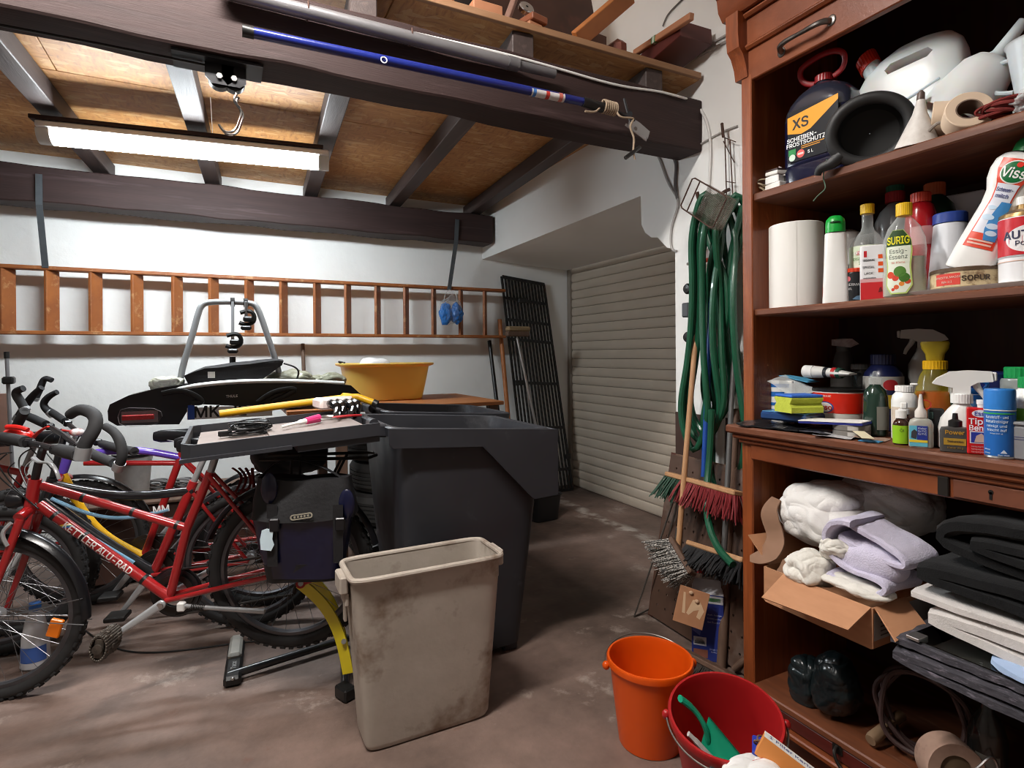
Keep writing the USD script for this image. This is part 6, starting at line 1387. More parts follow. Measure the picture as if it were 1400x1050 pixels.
# workbench, yellow tub, tyres
wb = Thing('workbench', 'workbench with an orange-brown board top against the back wall', 'table', (.85, 3.76, 0), world=True)
wb.part('table_top', box((.30, 3.34, .925), (1.62, 4.2, .95), .003), M('orange_board', '#b3713f', '#a06235', rough=.55, scale=4, stretch=(1, 6, 6)))
for x in (.60, 1.56):
    for y in (3.4, 4.14): wb.part('leg', box((x - .03, y - .03, 0), (x + .03, y + .03, .9245), .003), oldwood)
c = at(531, 535, Z=.952)
t = Thing('wash_tub', 'big pale yellow oval plastic tub standing on the workbench', 'tub', (.985, 3.90, .9505))
ym = M('pale_yellow_plastic', '#dfb55e', '#d8ad55', rough=.4, scale=3, sss=.15)
t.part('tub', loft([(0, .235, .15, 2.6), (.006, .25, .165, 2.6), (.12, .275, .19, 2.6), (.225, .295, .205, 2.6), (.235, .325, .235, 2.6), (.245, .33, .24, 2.6), (.25, .325, .235, 2.6), (.245, .29, .2, 2.6), (.12, .27, .185, 2.6), (.012, .245, .16, 2.6), (.0121, .1, .08, 2)], 72), ym)
t.part('cord_loop', tube(spline([(-.30, -.02, .25), (-.32, -.06, .262), (-.29, -.1, .255)], 10), .006, 6), black)
single('white_rag', 'white plastic or cloth peeping over the rim of the yellow tub', 'rag', cloth_blob(np.array(((.985 - .08), 3.86, 1.185)), (.10, .08, .055), 71, .015, 12, 4), M('white_bag', '#e2e0de'), smooth=True)
tyre = M('tyre_rubber', '#232323', '#2b2b2b', rough=.7, scale=20)
tp = Thing('car_tyre', 'black car tyre, lowest of the stack under the workbench', 'tyre', (1.0, 3.70, 0.001))
pf = [(.19, .02), (.2, .005), (.25, 0), (.285, .012), (.3, .035)]
for i in range(5): pf += [(.305, .04 + i * .024), (.305, .058 + i * .024), (.298, .0585 + i * .024), (.298, .0635 + i * .024)] if i < 4 else [(.305, .04 + i * .024), (.305, .15)]
pf += [(.3, .158), (.285, .182), (.25, .195), (.2, .19), (.19, .175), (.2, .16), (.26, .15), (.27, .1), (.26, .045), (.2, .035), (.19, .02)]
tp.part('tyre', lathe(pf, 72), tyre, smooth=25)
for k, lb in ((1, 'black car tyre, second from the bottom of the stack under the workbench'), (2, 'black car tyre, third from the bottom of the stack under the workbench'), (3, 'black car tyre on top of the stack under the workbench')):
    tp.copy('car_tyre', lb, (1.0 + .015 * (-1) ** k, 3.70 + .01 * k, .001 + .1965 * k))

# ---------------------------------------------------------------- wheeled bins
binm = M('dark_grey_plastic', '#303136', '#2a2b30', rough=.5, scale=4, c3='#47484c', s3=7, t3=.68, rvar=.1, bump=.0004, bscale=120)
def wheelie(label, c, sk=True):
    t = Thing('wheeled_bin', label, 'bin', c)
    def slope(m):
        m = cat(*m) if isinstance(m, list) else m.copy(); v_ = np.array(m.vertices); v_[:, 2] += np.clip((v_[:, 2] - .4) / .54, 0, 1.1) * (.35 - v_[:, 0]) * .066; m.vertices = v_; return m
    raw = t.part; t.part = lambda nm, m, mt, **k: raw(nm, slope(m), mt, **k)
    e = 10
    t.part('body', loft([(.03, .225, .215, 6), (.04, .235, .225, e), (.5, .285, .258, e), (.90, .325, .285, e), (.905, .345, .30, e), (.935, .350, .305, e), (.94, .345, .30, e), (.938, .315, .272, e), (.9, .31, .268, e), (.5, .272, .245, e), (.06, .22, .21, e), (.0601, .1, .1, 3)], 72), binm)
    if sk:
        sk_ = [(-.352, .938), (.362, .938), (.362, .665), (.25, .655), (.235, .665), (.02, .872), (-.335, .872), (-.352, .885)]
        for s in (-1, 1): t.part('side_skirt', moved(prism(sk_, .012, 'xz'), (0, .313 if s > 0 else -.3005, 0)), binm)
        t.part('end_skirt', box((.351, -.3, .665), (.3625, .3, .938), .003), binm)
    for s in (-1, 1):
        t.part('wheel', moved(lathe([(.02, -.02), (.085, -.022), (.09, -.016), (.09, .016), (.085, .022), (.02, .02)], 32), rot((1, 0, 0), math.pi / 2), (-.25, s * .25, .0905)), black)
        t.part('hinge_lug', cat(cyl((-.385, s * .2 - .03, .945), (-.385, s * .2 + .03, .945), .019), box((-.39, s * .2 - .03, .90), (-.335, s * .2 + .03, .945), .006)), binm)
    t.part('axle', cyl((-.25, -.24, .0905), (-.25, .24, .0905), .012), iron)
    t.part('foot', box((.16, -.2, 0), (.225, .2, .05), .006), binm)
    return t


wheelie('dark grey wheeled waste bin with its lid thrown open, behind the beige bin', (.88, 2.36, 0))
wheelie('second dark grey wheeled bin behind the open one, in front of the workbench', (1.02, 3.00, 0), False)
# the opened lid, lying inside up like a tray
lid = Thing('bin_lid', 'open dark grey bin lid lying flat like a tray with cables and gloves on it', 'lid', (.17, 2.36, .9), world=True)
lz = lambda x: .970 + (x + .12) * .06
gr = np.linspace(-.115, .485, 14)
pink = M('dusty_lid_inside', '#8d7f79', '#7b6e69', rough=.6, scale=6)
lo = lambda x: lz(x) - .034
lid.part('floor', hull([(x, y, lo(x) + dz) for x in (-.09, .485) for y in (2.085, 2.635) for dz in (0, .006)]), pink)
for nm, (xa_, ya_), (xb_, yb_) in (('front_wall', (-.10, 2.062), (.50, 2.072)), ('back_wall', (-.10, 2.65), (.50, 2.66))):
    lid.part('tray_wall', hull([(x, y + (.012 if z else 0) * (-1 if ya_ < 2.2 else 1) * 0, lo(x) - .012 + z) for x in (xa_, xb_) for y in (ya_, yb_) for z in (0, .046)]), binm)
lid.part('tray_wall', hull([(x, y, lo(-.1) - .012 + z) for x in (-.128, -.116) for y in (2.10, 2.62) for z in (0, .048)]), binm)
for y0, y1, ys in ((2.062, 2.10, 0), (2.66, 2.62, 0)): lid.part('corner', hull([(x, y, lo(-.1) - .012 + z) for x, y in ((-.128, y1), (-.10, y0), (-.09, y0 + (.012 if y0 < y1 else -.012)), (-.116, y1)) for z in (0, .047)]), binm)
lid.part('lip', hull([(x, y, lo(x) - .018 + z) for x in (-.13, .20) for y in (2.046, 2.062) for z in (0, .012)]), binm); lid.part('step', hull([(x, y, lo(x) - .035 + z) for x in (.22, .50) for y in (2.07, 2.64) for z in (0, .03)]), binm)
lid.part('raised_rib', hull([(x, y, lo(x) + .006 + z) for x in (.14, .16) for y in (2.12, 2.6) for z in (0, .01)]), pink)
on = lambda u, v, x=None, dz=0.008: np.array(at(u, v, Z=lo(.1) + dz))
p = at(342, 590, Z=.965) ; single('cable_bundle', 'tangle of thin black cable lying in the open bin lid', 'cable', cat(moved(tube(scribble(26, (.075, .07, .024), 21, 26), .0024, 5), (p[0], p[1], lo(p[0]) + .034)), cbox((p[0] - .085, p[1] - .02, lo(p[0]) + .017), (.045, .02, .02), .003, .3)), plain('#131315', .35))
p = at(418, 578, Z=.98); t = Thing('pruning_shears', 'pink and white handled shears lying in the open bin lid', 'shears', (p[0], p[1], lo(p[0]) + .008), rz=.35)
t.part('handle', tube(spline([(-.11, -.02, .006), (-.05, 0, .012), (.0, .0, .018), (.05, .01, .022)], 16), [.006] * 8 + [.011] * 8, 8), white); t.part('grip', tube([(-.0, 0, .018), (.065, .012, .024)], [.014, .017], 10), plain('#d83a7a', .4)); t.part('blade', cat(tube(spline([(.05, .02, .02), (.10, .05, .024), (.16, .02, .022)], 14), .006, 6), tube(spline([(.06, -.01, .02), (.12, -.02, .02), (.17, .03, .022)], 14), .005, 6)), M('bare_tin', '#b9b6b4'))
p = at(474, 564, Z=1.0); t = Thing('work_gloves', 'shiny black and white work gloves piled at the hinge end of the bin lid', 'gloves', (p[0], p[1], lo(p[0]) + .008), rz=.2)
for k, (dx, dy) in enumerate(((-.05, 0), (-.015, .02), (.02, .0), (.055, .03))): t.part('glove_finger', tube(spline([(dx - .02, -.06 + dy, .02), (dx, -.02 + dy, .045), (dx - .005, .03 + dy, .06), (dx + .01, .09 + dy, .05)], 16), [.015] * 5 + [.02] * 11, 9), M('shiny_black_glove', '#121214', rough=.15, coat=.6))
t.part('white_cuff', shake(box((-.10, .05, .03), (.06, .16, .085), .012), .012, 14, 3), M('white_red_cloth', '#ddd6d2', '#c9a8a2', rough=.8, scale=12)); t.part('red_cord', tube(spline([(-.10, -.09, .012), (-.03, -.1, .016), (.03, -.085, .012)], 14), .006, 6), plain('#b9252d', .5))
t = Thing('yellow_frame', 'yellow tubular frame lying behind the open bin lid', 'frame', tuple(PY(420, 560, 2.78)), world=True)
yp = M('yellow_paint', '#d9a61c', '#cf9c16', rough=.35, scale=6)
t.part('tube', tube([PY(300, 566, 2.76), PY(390, 554, 2.76), PY(478, 543, 2.76), PY(488, 542.5, 2.75), PY(512, 551, 2.72)], .016, 12), yp); t.part('tube', tube([PY(486, 543, 2.78), PY(470, 541, 2.95)], .015, 12), yp); t.part('end_cap', tube([PY(510, 550.5, 2.72), PY(516, 553, 2.71)], .0185, 12), black)

# ---------------------------------------------------------------- towbar bike carrier with bag
blkp = M('black_carrier_plastic', '#151517', '#1c1c1f', rough=.35, scale=9)
alu = M('brushed_aluminium', '#b4b6b8', '#a5a7aa', rough=.32, metal=.45, scale=9)
YC = 3.42; t = Thing('bike_carrier', 'black towbar bicycle carrier with silver hoop and red rear lamp on the bench', 'bike carrier', (.1, 3.55, .95), world=True)
zc = lambda u, v: PY(u, v, YC)
body = Polygon([tuple(zc(u, v)[[0, 2]]) for u, v in ((147, 562), (150, 553), (175, 541), (215, 531), (255, 525), (400, 521), (480, 527), (500, 545), (480, 560), (340, 556), (262, 552), (245, 580), (160, 582), (148, 575))])
bx = prism(body, .16, 'xz'); bx.apply_translation((0, YC + .16, 0)); t.part('lamp_bar', bx, blkp)
t.part('support_foot', box((.32, YC + .02, .951), (.62, YC + .45, .985), .006), blkp)
t.part('wheel_rail', tube(spline([PY(170, 548, YC + .05), PY(220, 536, YC + .02), PY(270, 527, YC), PY(390, 521, YC), PY(470, 524, YC + .02)], 30), .012, 8), M('white_gloss_plastic', '#ecece9'))
lp = t.part('lamp', prism(Polygon([tuple(zc(u, v)[[0, 2]]) for u, v in ((163, 570), (166, 561), (176, 558.5), (210, 559), (219, 563), (221, 569), (216, 577), (205, 580.5), (175, 582), (165, 578))]).buffer(.004), .022, 'xz', (0, YC, 0)), film('lamp_lens', '#cfc3c2', .06, .08, 1.0))
t.part('red_lens', box(zc(167, 575) + (0, -.012, 0), zc(211, 566) + (0, -.004, 0), .003), plain('#c4181c', .15), parent=lp); t.part('lamp_backing', box(zc(166, 579) + (0, -.003, 0), zc(216, 561) + (0, -.001, 0)), M('lamp_grey', '#7d706e', rough=.3), parent=lp)
pl = t.part('number_plate', box(zc(256, 574) + (0, .0, 0), zc(372, 553) - (0, .006, 0)), plain('#dcdedd', .35))
t.part('plate_band', box(zc(257, 573.5) - (0, .0075, 0), zc(266, 553.5) - (0, .0065, 0)), plain('#1f4aa8', .35), parent=pl)
c = (zc(290, 563) + zc(282, 563)) / 2; t.part('lettering', decal(text('MK', .058, bold=True), (zc(283, 562)[0], YC - .0068, zc(283, 562.5)[2])), plain('#151515'), parent=pl); t.part('lettering', decal(text('JE', .058, bold=True), (zc(325, 562)[0], YC - .0068, zc(325, 560.5)[2])), plain('#151515'), parent=pl)
t.part('lettering', decal(text('THULE', .013, bold=True), (zc(317, 541)[0], YC - .001, zc(317, 541.5)[2])), plain('#e8e8e8'))
for q in ([(222, 538), (262, 538), (276, 549), (262, 550)], [(352, 550), (380, 534), (402, 532), (372, 549)]): t.part('rail_strap', tube(spline([zc(u, v) - (0, .02, 0) for u, v in q], 20), .009, 7, flat=1.6), black)
YH = 3.6; h = lambda u, v: PY(u, v, YH)
hp = [h(246, 524), h(250, 500), h(262, 462), h(272, 424), h(277, 416), h(286, 413), h(315, 412.5), h(342, 414), h(350, 418), h(356, 430), h(368, 466), h(378, 496), h(384, 520)]
P = np.array(hp); P = np.vstack([P[:1]] + [np.vstack([a * .75 + b * .25, a * .25 + b * .75]) for a, b in zip(P[:-1], P[1:])] + [P[-1:]])
t.part('hoop', tube(P, .0165, 12), alu)
for u0, v0, v1, y_ in ((318, 413, 468, .0), (336, 414, 437, -.04)):
    t.part('clamp_bar', tube([h(u0, v0) - (0, .02 - y_, 0), h(u0, v1) - (0, .04, 0)], .0085, 8), alu); t.part('clamp_collar', tube([h(u0 - 3, v0), h(u0 + 3, v0)], .026, 10), black)
    cc = h(u0, v1) - (0, .045, 0); t.part('clamp', cat(cbox(cc + (.01, 0, 0), (.05, .05, .03), .008), tube(spline([cc + (-.03, 0, .035), cc + (.03, 0, .04), cc + (.04, 0, -.01), cc + (.0, 0, -.03), cc + (-.035, 0, -.02)], 16), .012, 7), cbox(cc + (0, -.01, -.05), (.055, .04, .025), .008)), black)
t.part('knob', cyl(h(318, 488), h(318, 500), .016), black)
bag = np.array([PY(u, v, YC + .06) for u, v in ((252, 514), (258, 527), (275, 533), (330, 530), (354, 520), (385, 500), (387, 494), (376, 493), (330, 498), (280, 504))])
b2 = Thing('carrier_bag', 'flat black fabric bag with white labels lying on the bike carrier', 'bag', tuple(PY(320, 521, YC + .06)), world=True)
b2.part('bag', shake(hull([q + (0, s, 0) for q in bag for s in (-.03, .12)] + [q * (1, 1, 0) + (0, .05, q[2] + .012) for q in bag[6:]]).subdivide().subdivide(), .006, 12, 3), M('black_nylon', '#17171a', '#1f1f23', rough=.6, scale=30, bump=.001, bscale=200))
for q in ((284, 517, 294, 508), (290, 530, 300, 521)): b2.part('white_label', moved(box(PY(q[0], q[1], YC + .02), PY(q[2], q[3], YC + .02) + (.0, .003, 0)), (0, 0, 0)), paperw)
b2.part('strap', tube(spline([PY(388, 497, YC + .04), PY(408, 508, YC + .02), PY(405, 520, YC + .02), PY(400, 530, YC + .04)], 20), .012, 7, flat=.4), black)
fogbag = film('foggy_bag', '#c3c2b0', .62, .25)
single('plastic_bag', 'crumpled cloudy plastic bag on the left shoulder of the bike carrier', 'bag', cloth_blob(PY(228, 524, YC + .1), (.085, .06, .05), 81, .03, 12, 5), fogbag, smooth=True)
single('plastic_bag', 'long cloudy plastic bag lying between the black carrier bag and the yellow tub', 'bag', cat(cloth_blob(PY(395, 522, YC + .22), (.16, .09, .07), 83, .03, 10, 5), cloth_blob(PY(445, 523, YC + .26), (.13, .07, .055), 85, .03, 10, 5)), M('cloudy_plastic', '#a8a692', '#8b8b78', rough=.3, scale=9, c3='#5f6650', s3=7, bump=.003, bscale=50), smooth=True)
# ================================================================ bicycles
tyrem = M('bike_tyre_rubber', '#1c1c1d', '#262627', rough=.75, scale=30)
rimm = M('dull_rim_alloy', '#66666a', '#56565a', rough=.4, metal=.8, scale=10)
spk = M('spoke_steel', '#86888b', rough=.35, metal=.9)
frm_red = M('red_frame_paint', '#a51d1f', '#93181c', rough=.25, scale=6, coat=.6)
foam = M('black_grip_foam', '#222224', '#2a2a2c', rough=.8, scale=40)
gloss = plain('#17171a', .25)


class Bike(Thing):
    """a bicycle in its own plane: local x forwards (front wheel), z up, y to its left"""
    def __init__(self, label, rear, fwd, group=None):
        f = unit((fwd[0], fwd[1], 0)); super().__init__('bicycle', label, 'bicycle', mat=frame(rear, f, np.cross((0, 0, 1), f), (0, 0, 1)), group=group)
        self.rear, self.f, self.n = np.asarray(rear, float), f, np.cross((0, 0, 1), f)

    def px(self, u, v, off=0.0):
        """a survey reading on the bike's plane moved off metres to its left, as local coordinates"""
        d = at(u, v, t=1.0) - EYE; t = ((self.rear + self.n * off - EYE) @ self.n) / (d @ self.n); p = EYE + d * t - self.rear
        return np.array((p @ self.f, off, p[2]))

    def tubes(self, name, pts, r, mat, n=12, parent=None, **k): return self.part(name, tube(pts, r, n), mat, parent=parent, **k)

    def wheel(self, c, R, w=.048, knobs=True, rim=rimm, spokes=28, tilt=0.0, refl=None, ph=0.0):
        c = np.asarray(c, float); A = rot((0, 0, 1), tilt); A[:3, 3] = c
        def place(m): return moved(m, rot((1, 0, 0), math.pi / 2), A)
        r = w / 2
        prof = [(R - 2 * r + .004 + 0, -r * .55)] + [(R - r + r * math.cos(q), r * math.sin(q)) for q in np.linspace(-2.2, 2.2, 13)] + [(R - 2 * r + .004, r * .55), (R - 2 * r + .004, -r * .55)]
        ty = [lathe(prof, 72)]
        if knobs:
            for i in range(60):
                a = 2 * math.pi * i / 60
                for yy in ((-.6, .6) if i % 2 else (-.15, .9, -.9)):
                    q = yy * 1.0; b = cbox((R - r + r * math.cos(q) + .001, 0, r * math.sin(q)), (.008, .016, .010)); b.apply_transform(rotz(a)); ty.append(b)
        w_ = self.part('wheel', place(lathe([(R - 2 * r + .008, -.010), (R - 2 * r - .010, -.012), (R - 2 * r - .016, -.004), (R - 2 * r - .016, .004), (R - 2 * r - .010, .012), (R - 2 * r + .008, .010)], 72)), rim, label='alloy wheel rim')
        self.part('tyre', place(cat(*ty)), tyrem, parent=w_, smooth=25)
        sp = []
        for i in range(spokes):
            a = ph + 2 * math.pi * i / spokes; b = a + (.9 if i % 4 < 2 else -.9); s = .028 if i % 2 else -.028
            sp.append(tube([(.02 * math.cos(b), .02 * math.sin(b), s), ((R - 2 * r - .012) * math.cos(a), (R - 2 * r - .012) * math.sin(a), 0)], .0010, 4, caps=False))
        self.part('spokes', place(cat(*sp)), spk, parent=w_, kind='stuff', smooth=False)
        self.part('hub', place(lathe([(0, -.052), (.006, -.05), (.008, -.034), (.024, -.03), (.024, -.026), (.013, -.022), (.013, .022), (.024, .026), (.024, .03), (.008, .034), (.006, .05), (0, .052)], 20)), alu, parent=w_)
        for a in (refl or ()): self.part('reflector', place(moved(box((-.022, -.034, -.004), (.022, .034, .012), .004), rotz(a), ((R - .10) * math.cos(a), (R - .10) * math.sin(a), 0.0))), plain('#f07a12', .25), parent=w_, label='orange spoke reflector')
        return w_

    def guard(self, c, R, a0, a1, w=.052, mat=gloss):
        a = np.linspace(a0, a1, 30); c = np.asarray(c, float); rg = []
        for q in a:
            e = np.array((math.cos(q), 0, math.sin(q)))
            rg.append([c + e * (R + o) + np.array((0, y, 0)) for y, o in ((-w / 2, -.008), (-w / 4, .006), (0, .010), (w / 4, .006), (w / 2, -.008), (w / 4, .002), (0, .006), (-w / 4, .002))])
        return self.part('mudguard', skin(np.array(rg)), mat)


# ---------------- the red bicycle in front
rear = at(399, 775, t=2.18); front = at(-8, 843, t=2.088)
B = Bike('red mountain bicycle in front with white lettering and a blue pannier', rear, front - rear)
R = .305; hub_r = np.zeros(3); hub_f = np.array((np.linalg.norm((front - rear)[:2]), 0, (front - rear)[2]))
B.wheel(hub_r, R, .05, refl=[2.55], ph=.1); B.wheel(hub_f, R, .046, tilt=.10, refl=[3.45], ph=.07)
P_ = B.px
ht, hb = P_(48, 655), P_(41, 697); bb = P_(232, 817); sj = P_(256, 722); st = P_(288, 645); tt = P_(58, 664); dj = P_(54, 690)
fr_ = B.tubes('frame', [bb, sj, st], .0165, frm_red)
B.tubes('head_tube', [hb - (hb - ht) * -.1, ht], .0205, frm_red, parent=fr_)
B.tubes('top_tube', [tt, sj - (sj - tt) * .01], .0155, frm_red, parent=fr_); dt = B.tubes('down_tube', [dj, bb], .0185, frm_red, parent=fr_)
for s in (-1, 1):
    y = np.array((0, s * .055, 0)); B.tubes('chain_stay', [bb + (0, s * .03, 0), bb * .35 + y * .8, y], .0095, frm_red, parent=fr_); B.tubes('seat_stay', [st + (0, s * .02, -.01), st * .45 + y * .7, y + (0, 0, .02)], .0078, frm_red, parent=fr_)
    fd = hub_f - hb; B.tubes('fork_blade', spline([hb + (0, s * .045, -.02), hb + fd * .45 + (-.006, s * .052, 0), hub_f + (0, s * .055, 0)], 14), list(np.linspace(.0155, .009, 14)), frm_red)
B.tubes('fork_crown', [hb + (0, -.055, -.015), hb + (0, 0, .004), hb + (0, .055, -.015)], .0185, frm_red)
for q, a_, b_ in ((dj, dj, bb), (tt, tt, sj)):
    for s in ((.12, .34, .80) if q is dj else (.28, .62, .93)): c = a_ + (b_ - a_) * s; e = unit(b_ - a_); B.tubes('cable_clip', [c - e * .006, c + e * .006], .0195 if q is dj else .0168, black)
for s in (.0, .09): pass
e = unit(bb - dj); W_ = np.cross(e, (0, 1, 0)); W_ = W_ if W_[2] > 0 else -W_
def on_tube(m, c, r):
    v_, f_ = trimesh.remesh.subdivide_to_size(m.vertices, m.faces, .008); m = tm(v_, f_); a = v_[:, 1] / r + .25
    return tm(c + v_[:, :1] * e + (np.cos(a) * (r + v_[:, 2]))[:, None] * np.array((0, 1.0, 0)) + (np.sin(a) * (r + v_[:, 2]))[:, None] * W_, m.faces)
B.part('lettering', on_tube(text('KETTLER ALU-RAD', .0235, bold=True), dj + (bb - dj) * .46, .0188), plain('#e3d9d6', .4), parent=dt)
for k, c_ in enumerate(('#e2b21f', '#3fa05a', '#2f62b8')): B.part('stripe', on_tube(prism(Polygon([(-.02 + .006 * k, -.012), (-.013 + .006 * k, -.012), (.012 + .006 * k, .014), (.004 + .006 * k, .014)]), .0004), dj + (bb - dj) * .22, .0188), plain(c_, .4), parent=dt)
# crank, chainrings, pedal
cr = bb + (0, -.045, 0)
def disc(c, r0, r1, y, th=.004): return moved(lathe([(r0, -th / 2), (r1, -th / 2), (r1, th / 2), (r0, th / 2), (r0, -th / 2)], 48), rot((1, 0, 0), math.pi / 2), np.asarray(c) + (0, y, 0))
cs = B.part('chainring', disc(bb, .05, .088, -.046), plain('#1d1d1f', .35)); B.part('chainring', disc(bb, .05, .072, -.036), iron); B.part('chain_guard', disc(bb, .075, .096, -.052, .003), gloss)
cl = bb + (0, .062, 0); pd = P_(158, 868, .12); dr_ = pd - cl
B.part('crank_arm', hull(np.vstack([ellipsoid(cl, (.017, .008, .017), 1).vertices, ellipsoid(cl + dr_ * .95, (.011, .006, .011), 1).vertices])), alu); B.tubes('crank_bolt', [cl + (0, .0075, 0), cl + (0, .012, 0)], .011, M('bare_tin', '#b9b6b4'))
B.part('crank_arm', hull(np.vstack([ellipsoid(bb + (0, -.062, 0), (.017, .008, .017), 1).vertices, ellipsoid(bb + (0, -.075, 0) - (dr_[0], 0, dr_[2]), (.011, .006, .011), 1).vertices])), alu)
pm = []
for a in np.linspace(0, 2 * math.pi, 26)[:-1]: pm.append(cbox((.042 * math.cos(a), 0, .026 * math.sin(a)), (.010, .09, .007), .002)); pm.append(cbox((.042 * math.cos(a), .03 * math.cos(5 * a), .026 * math.sin(a)), (.015, .012, .012), .002))
B.part('pedal', moved(cat(*pm, cyl((0, -.05, 0), (0, .05, 0), .016), cbox((0, -.036, 0), (.07, .014, .03), .004), cbox((0, .036, 0), (.07, .014, .03), .004)), rot((0, 1, 0), 1.45), pd + (0, .055, 0)), M('worn_pedal_metal', '#6e675f', '#3c3631', rough=.5, metal=.6, scale=60), smooth=False)
# kick stand folded up, rear changer, cassette
k0, k1 = P_(252, 829, .05), P_(362, 836, .065)
B.part('kickstand', cat(tube([k0 + (0, 0, .002), k0 + (k1 - k0) * .5, k1], [.0075, .008, .0095], 10)), alu); B.part('kickstand_bracket', cbox(k0 + (.01, 0, 0), (.028, .022, .032), .004), white)
B.part('kickstand_spring', moved(tube(np.stack([np.linspace(0, .05, 90), .010 * np.cos(np.linspace(0, 50, 90)), .010 * np.sin(np.linspace(0, 50, 90))], 1), .0022, 5), frame(k0 + (k1 - k0) * .08, unit(k1 - k0), (0, 1, 0), np.cross(unit(k1 - k0), (0, 1, 0)))), iron)
for k in range(5): B.part('sprocket', disc(hub_r, .02, .026 + .007 * k, -.058 + .005 * k, .0025), iron)
B.part('rear_changer', cat(tube(spline([(0, -.068, -.01), (-.02, -.072, -.05), (.0, -.07, -.09), (.012, -.068, -.13)], 14), .008, 7), cbox((.004, -.068, -.05), (.035, .012, .03), .004)), iron)
B.tubes('chain', [bb + (0, -.045, .085), (0, -.05, .04)], .0045, iron, 6); B.tubes('chain', [bb + (0, -.045, -.085), (.012, -.06, -.13)], .0045, iron, 6)
B.guard(hub_r, R + .022, .35, 2.9); B.guard(hub_f, R + .018, -.1 + 3.3, 1.0)
for y in (-.045, .045): B.tubes('guard_stay', [hub_f + (0, y, .01), hub_f + np.array((math.cos(3.25), 0, math.sin(3.25))) * (R + .02) + (0, y * .5, 0)], .002, spk, 5); B.tubes('guard_stay', [hub_f + (0, y, .0), hub_f + np.array((math.cos(2.95), 0, math.sin(2.95))) * (R + .02) + (0, y * .5, 0)], .002, spk, 5)
# carrier rack, seat post, saddle
rk = [(-.10 + x, y, .42) for x, y in ((.20, -.05), (-.20, -.06), (-.22, 0), (-.20, .06), (.20, .05))]
B.tubes('rack', rk, .006, iron, 8)
for y in (-.065, .065): B.tubes('rack_leg', [(-.02, y * .9, .42), (.0, y, .02)], .0055, iron, 7); B.tubes('rack_leg', [(-.20, y * .9, .42), (.0, y, .02)], .0055, iron, 7)
B.tubes('seat_post', [st, st + (st - bb) * .19], .0135, alu)
sp_ = st + (st - bb) * .21
BRAKE = 1


def saddle(b, c, mat=gloss):
    s = b.part('saddle', moved(loft([(0, .02, .012, 2), (.03, .03, .016, 2), (.10, .03, .022, 2), (.16, .032, .05, 2.2), (.22, .034, .075, 2.4), (.255, .03, .075, 2.6), (.27, .016, .05, 2.4)], 28), frame(np.asarray(c) + (.15, 0, .0), (0, 0, 1), (0, 1, 0), (-1, 0, 0))), mat)
    for y in (-.022, .022): b.part('saddle_rail', tube(spline([np.asarray(c) + q for q in ((.10, y * .4, -.015), (.03, y, -.032), (-.05, y, -.032), (-.09, y, -.012))], 12), .0035, 6), spk, parent=s)


saddle(B, sp_ + (0, 0, .0))


def bars(b, stem0, left, right, ends, lever=alu, rg=.0185, mat=gloss, levers=()):
    """stem, two halves of a handlebar with grips, curved bar ends and brake levers; survey readings (u, v, depth)"""
    loc = lambda q: (b.inv @ np.r_[at(q[0], q[1], t=q[2]), 1])[:3]
    L, R_ = [loc(q) for q in left], [loc(q) for q in right]
    b.part('stem', tube(spline([stem0, (stem0 + L[0]) / 2 + (0, 0, .01), L[0]], 10), .0135, 10), mat)
    for H in (L, R_):
        q = spline(H, 24) if len(H) > 2 else np.linspace(H[0], H[1], 24); b.part('handlebar', tube(q, .0115, 10), mat)
        b.part('grip', tube([q[10], q[17], q[-1]], [rg, rg * 1.04, rg], 12), foam); b.part('brake_clamp', cbox(q[8], (.036, .034, .032), .007, .5), gloss)
    for e in ends:
        q = spline([loc(x) for x in e], 26); b.part('bar_end', tube(q, [rg * .95] * 13 + list(np.linspace(rg * .95, rg * .78, 13)), 12), foam); b.part('bar_end_clamp', tube([q[0] - (q[1] - q[0]) * 1.5, q[2]], rg * 1.08, 12), alu)
    for e in levers:
        q = spline([loc(x) for x in e], 18); b.part('brake_lever', tube(q, list(np.linspace(.0095, .006, 18)), 8, flat=.6), lever)


bars(B, ht, [(60, 610, 2.08), (84, 616, 1.99), (108, 622, 1.90)], [(60, 610, 2.08), (34, 604, 2.17), (4, 598, 2.28)], [[(113, 621, 1.89), (117, 606, 1.89), (127, 590, 1.90), (131, 574, 1.92), (122, 563, 1.95), (106, 561, 1.98), (96, 567, 2.0)]], levers=[[(46, 626, 2.05), (56, 632, 2.0), (70, 634, 1.96), (78, 646, 1.94), (81, 655, 1.94)]], rg=.022)
B.part('lamp', moved(lathe([(0, -.05), (.02, -.045), (.03, -.02), (.034, .0), (.03, .006), (0, .004)], 24), rot((0, 1, 0), math.pi / 2), hb + (.06, 0, .04)), gloss)
for k, (s, dz) in enumerate(((.02, .10), (-.03, .08), (.03, .06))): B.tubes('brake_cable', spline([P_(40, 616) + (.03, s * 2, .0), ht + (.09, s * 2, dz), ht + (.05, s, -.03), dj + (-.01, .02, -.01)], 24), .0026, black, 6)
b_ = hub_f + (0, .07, .27)
B.part('brake_arm', tube(spline([hb + (.02, .06, -.03), hb + (.04, .07, -.06), hb + (.03, .065, -.11)], 10), .007, 7), alu)
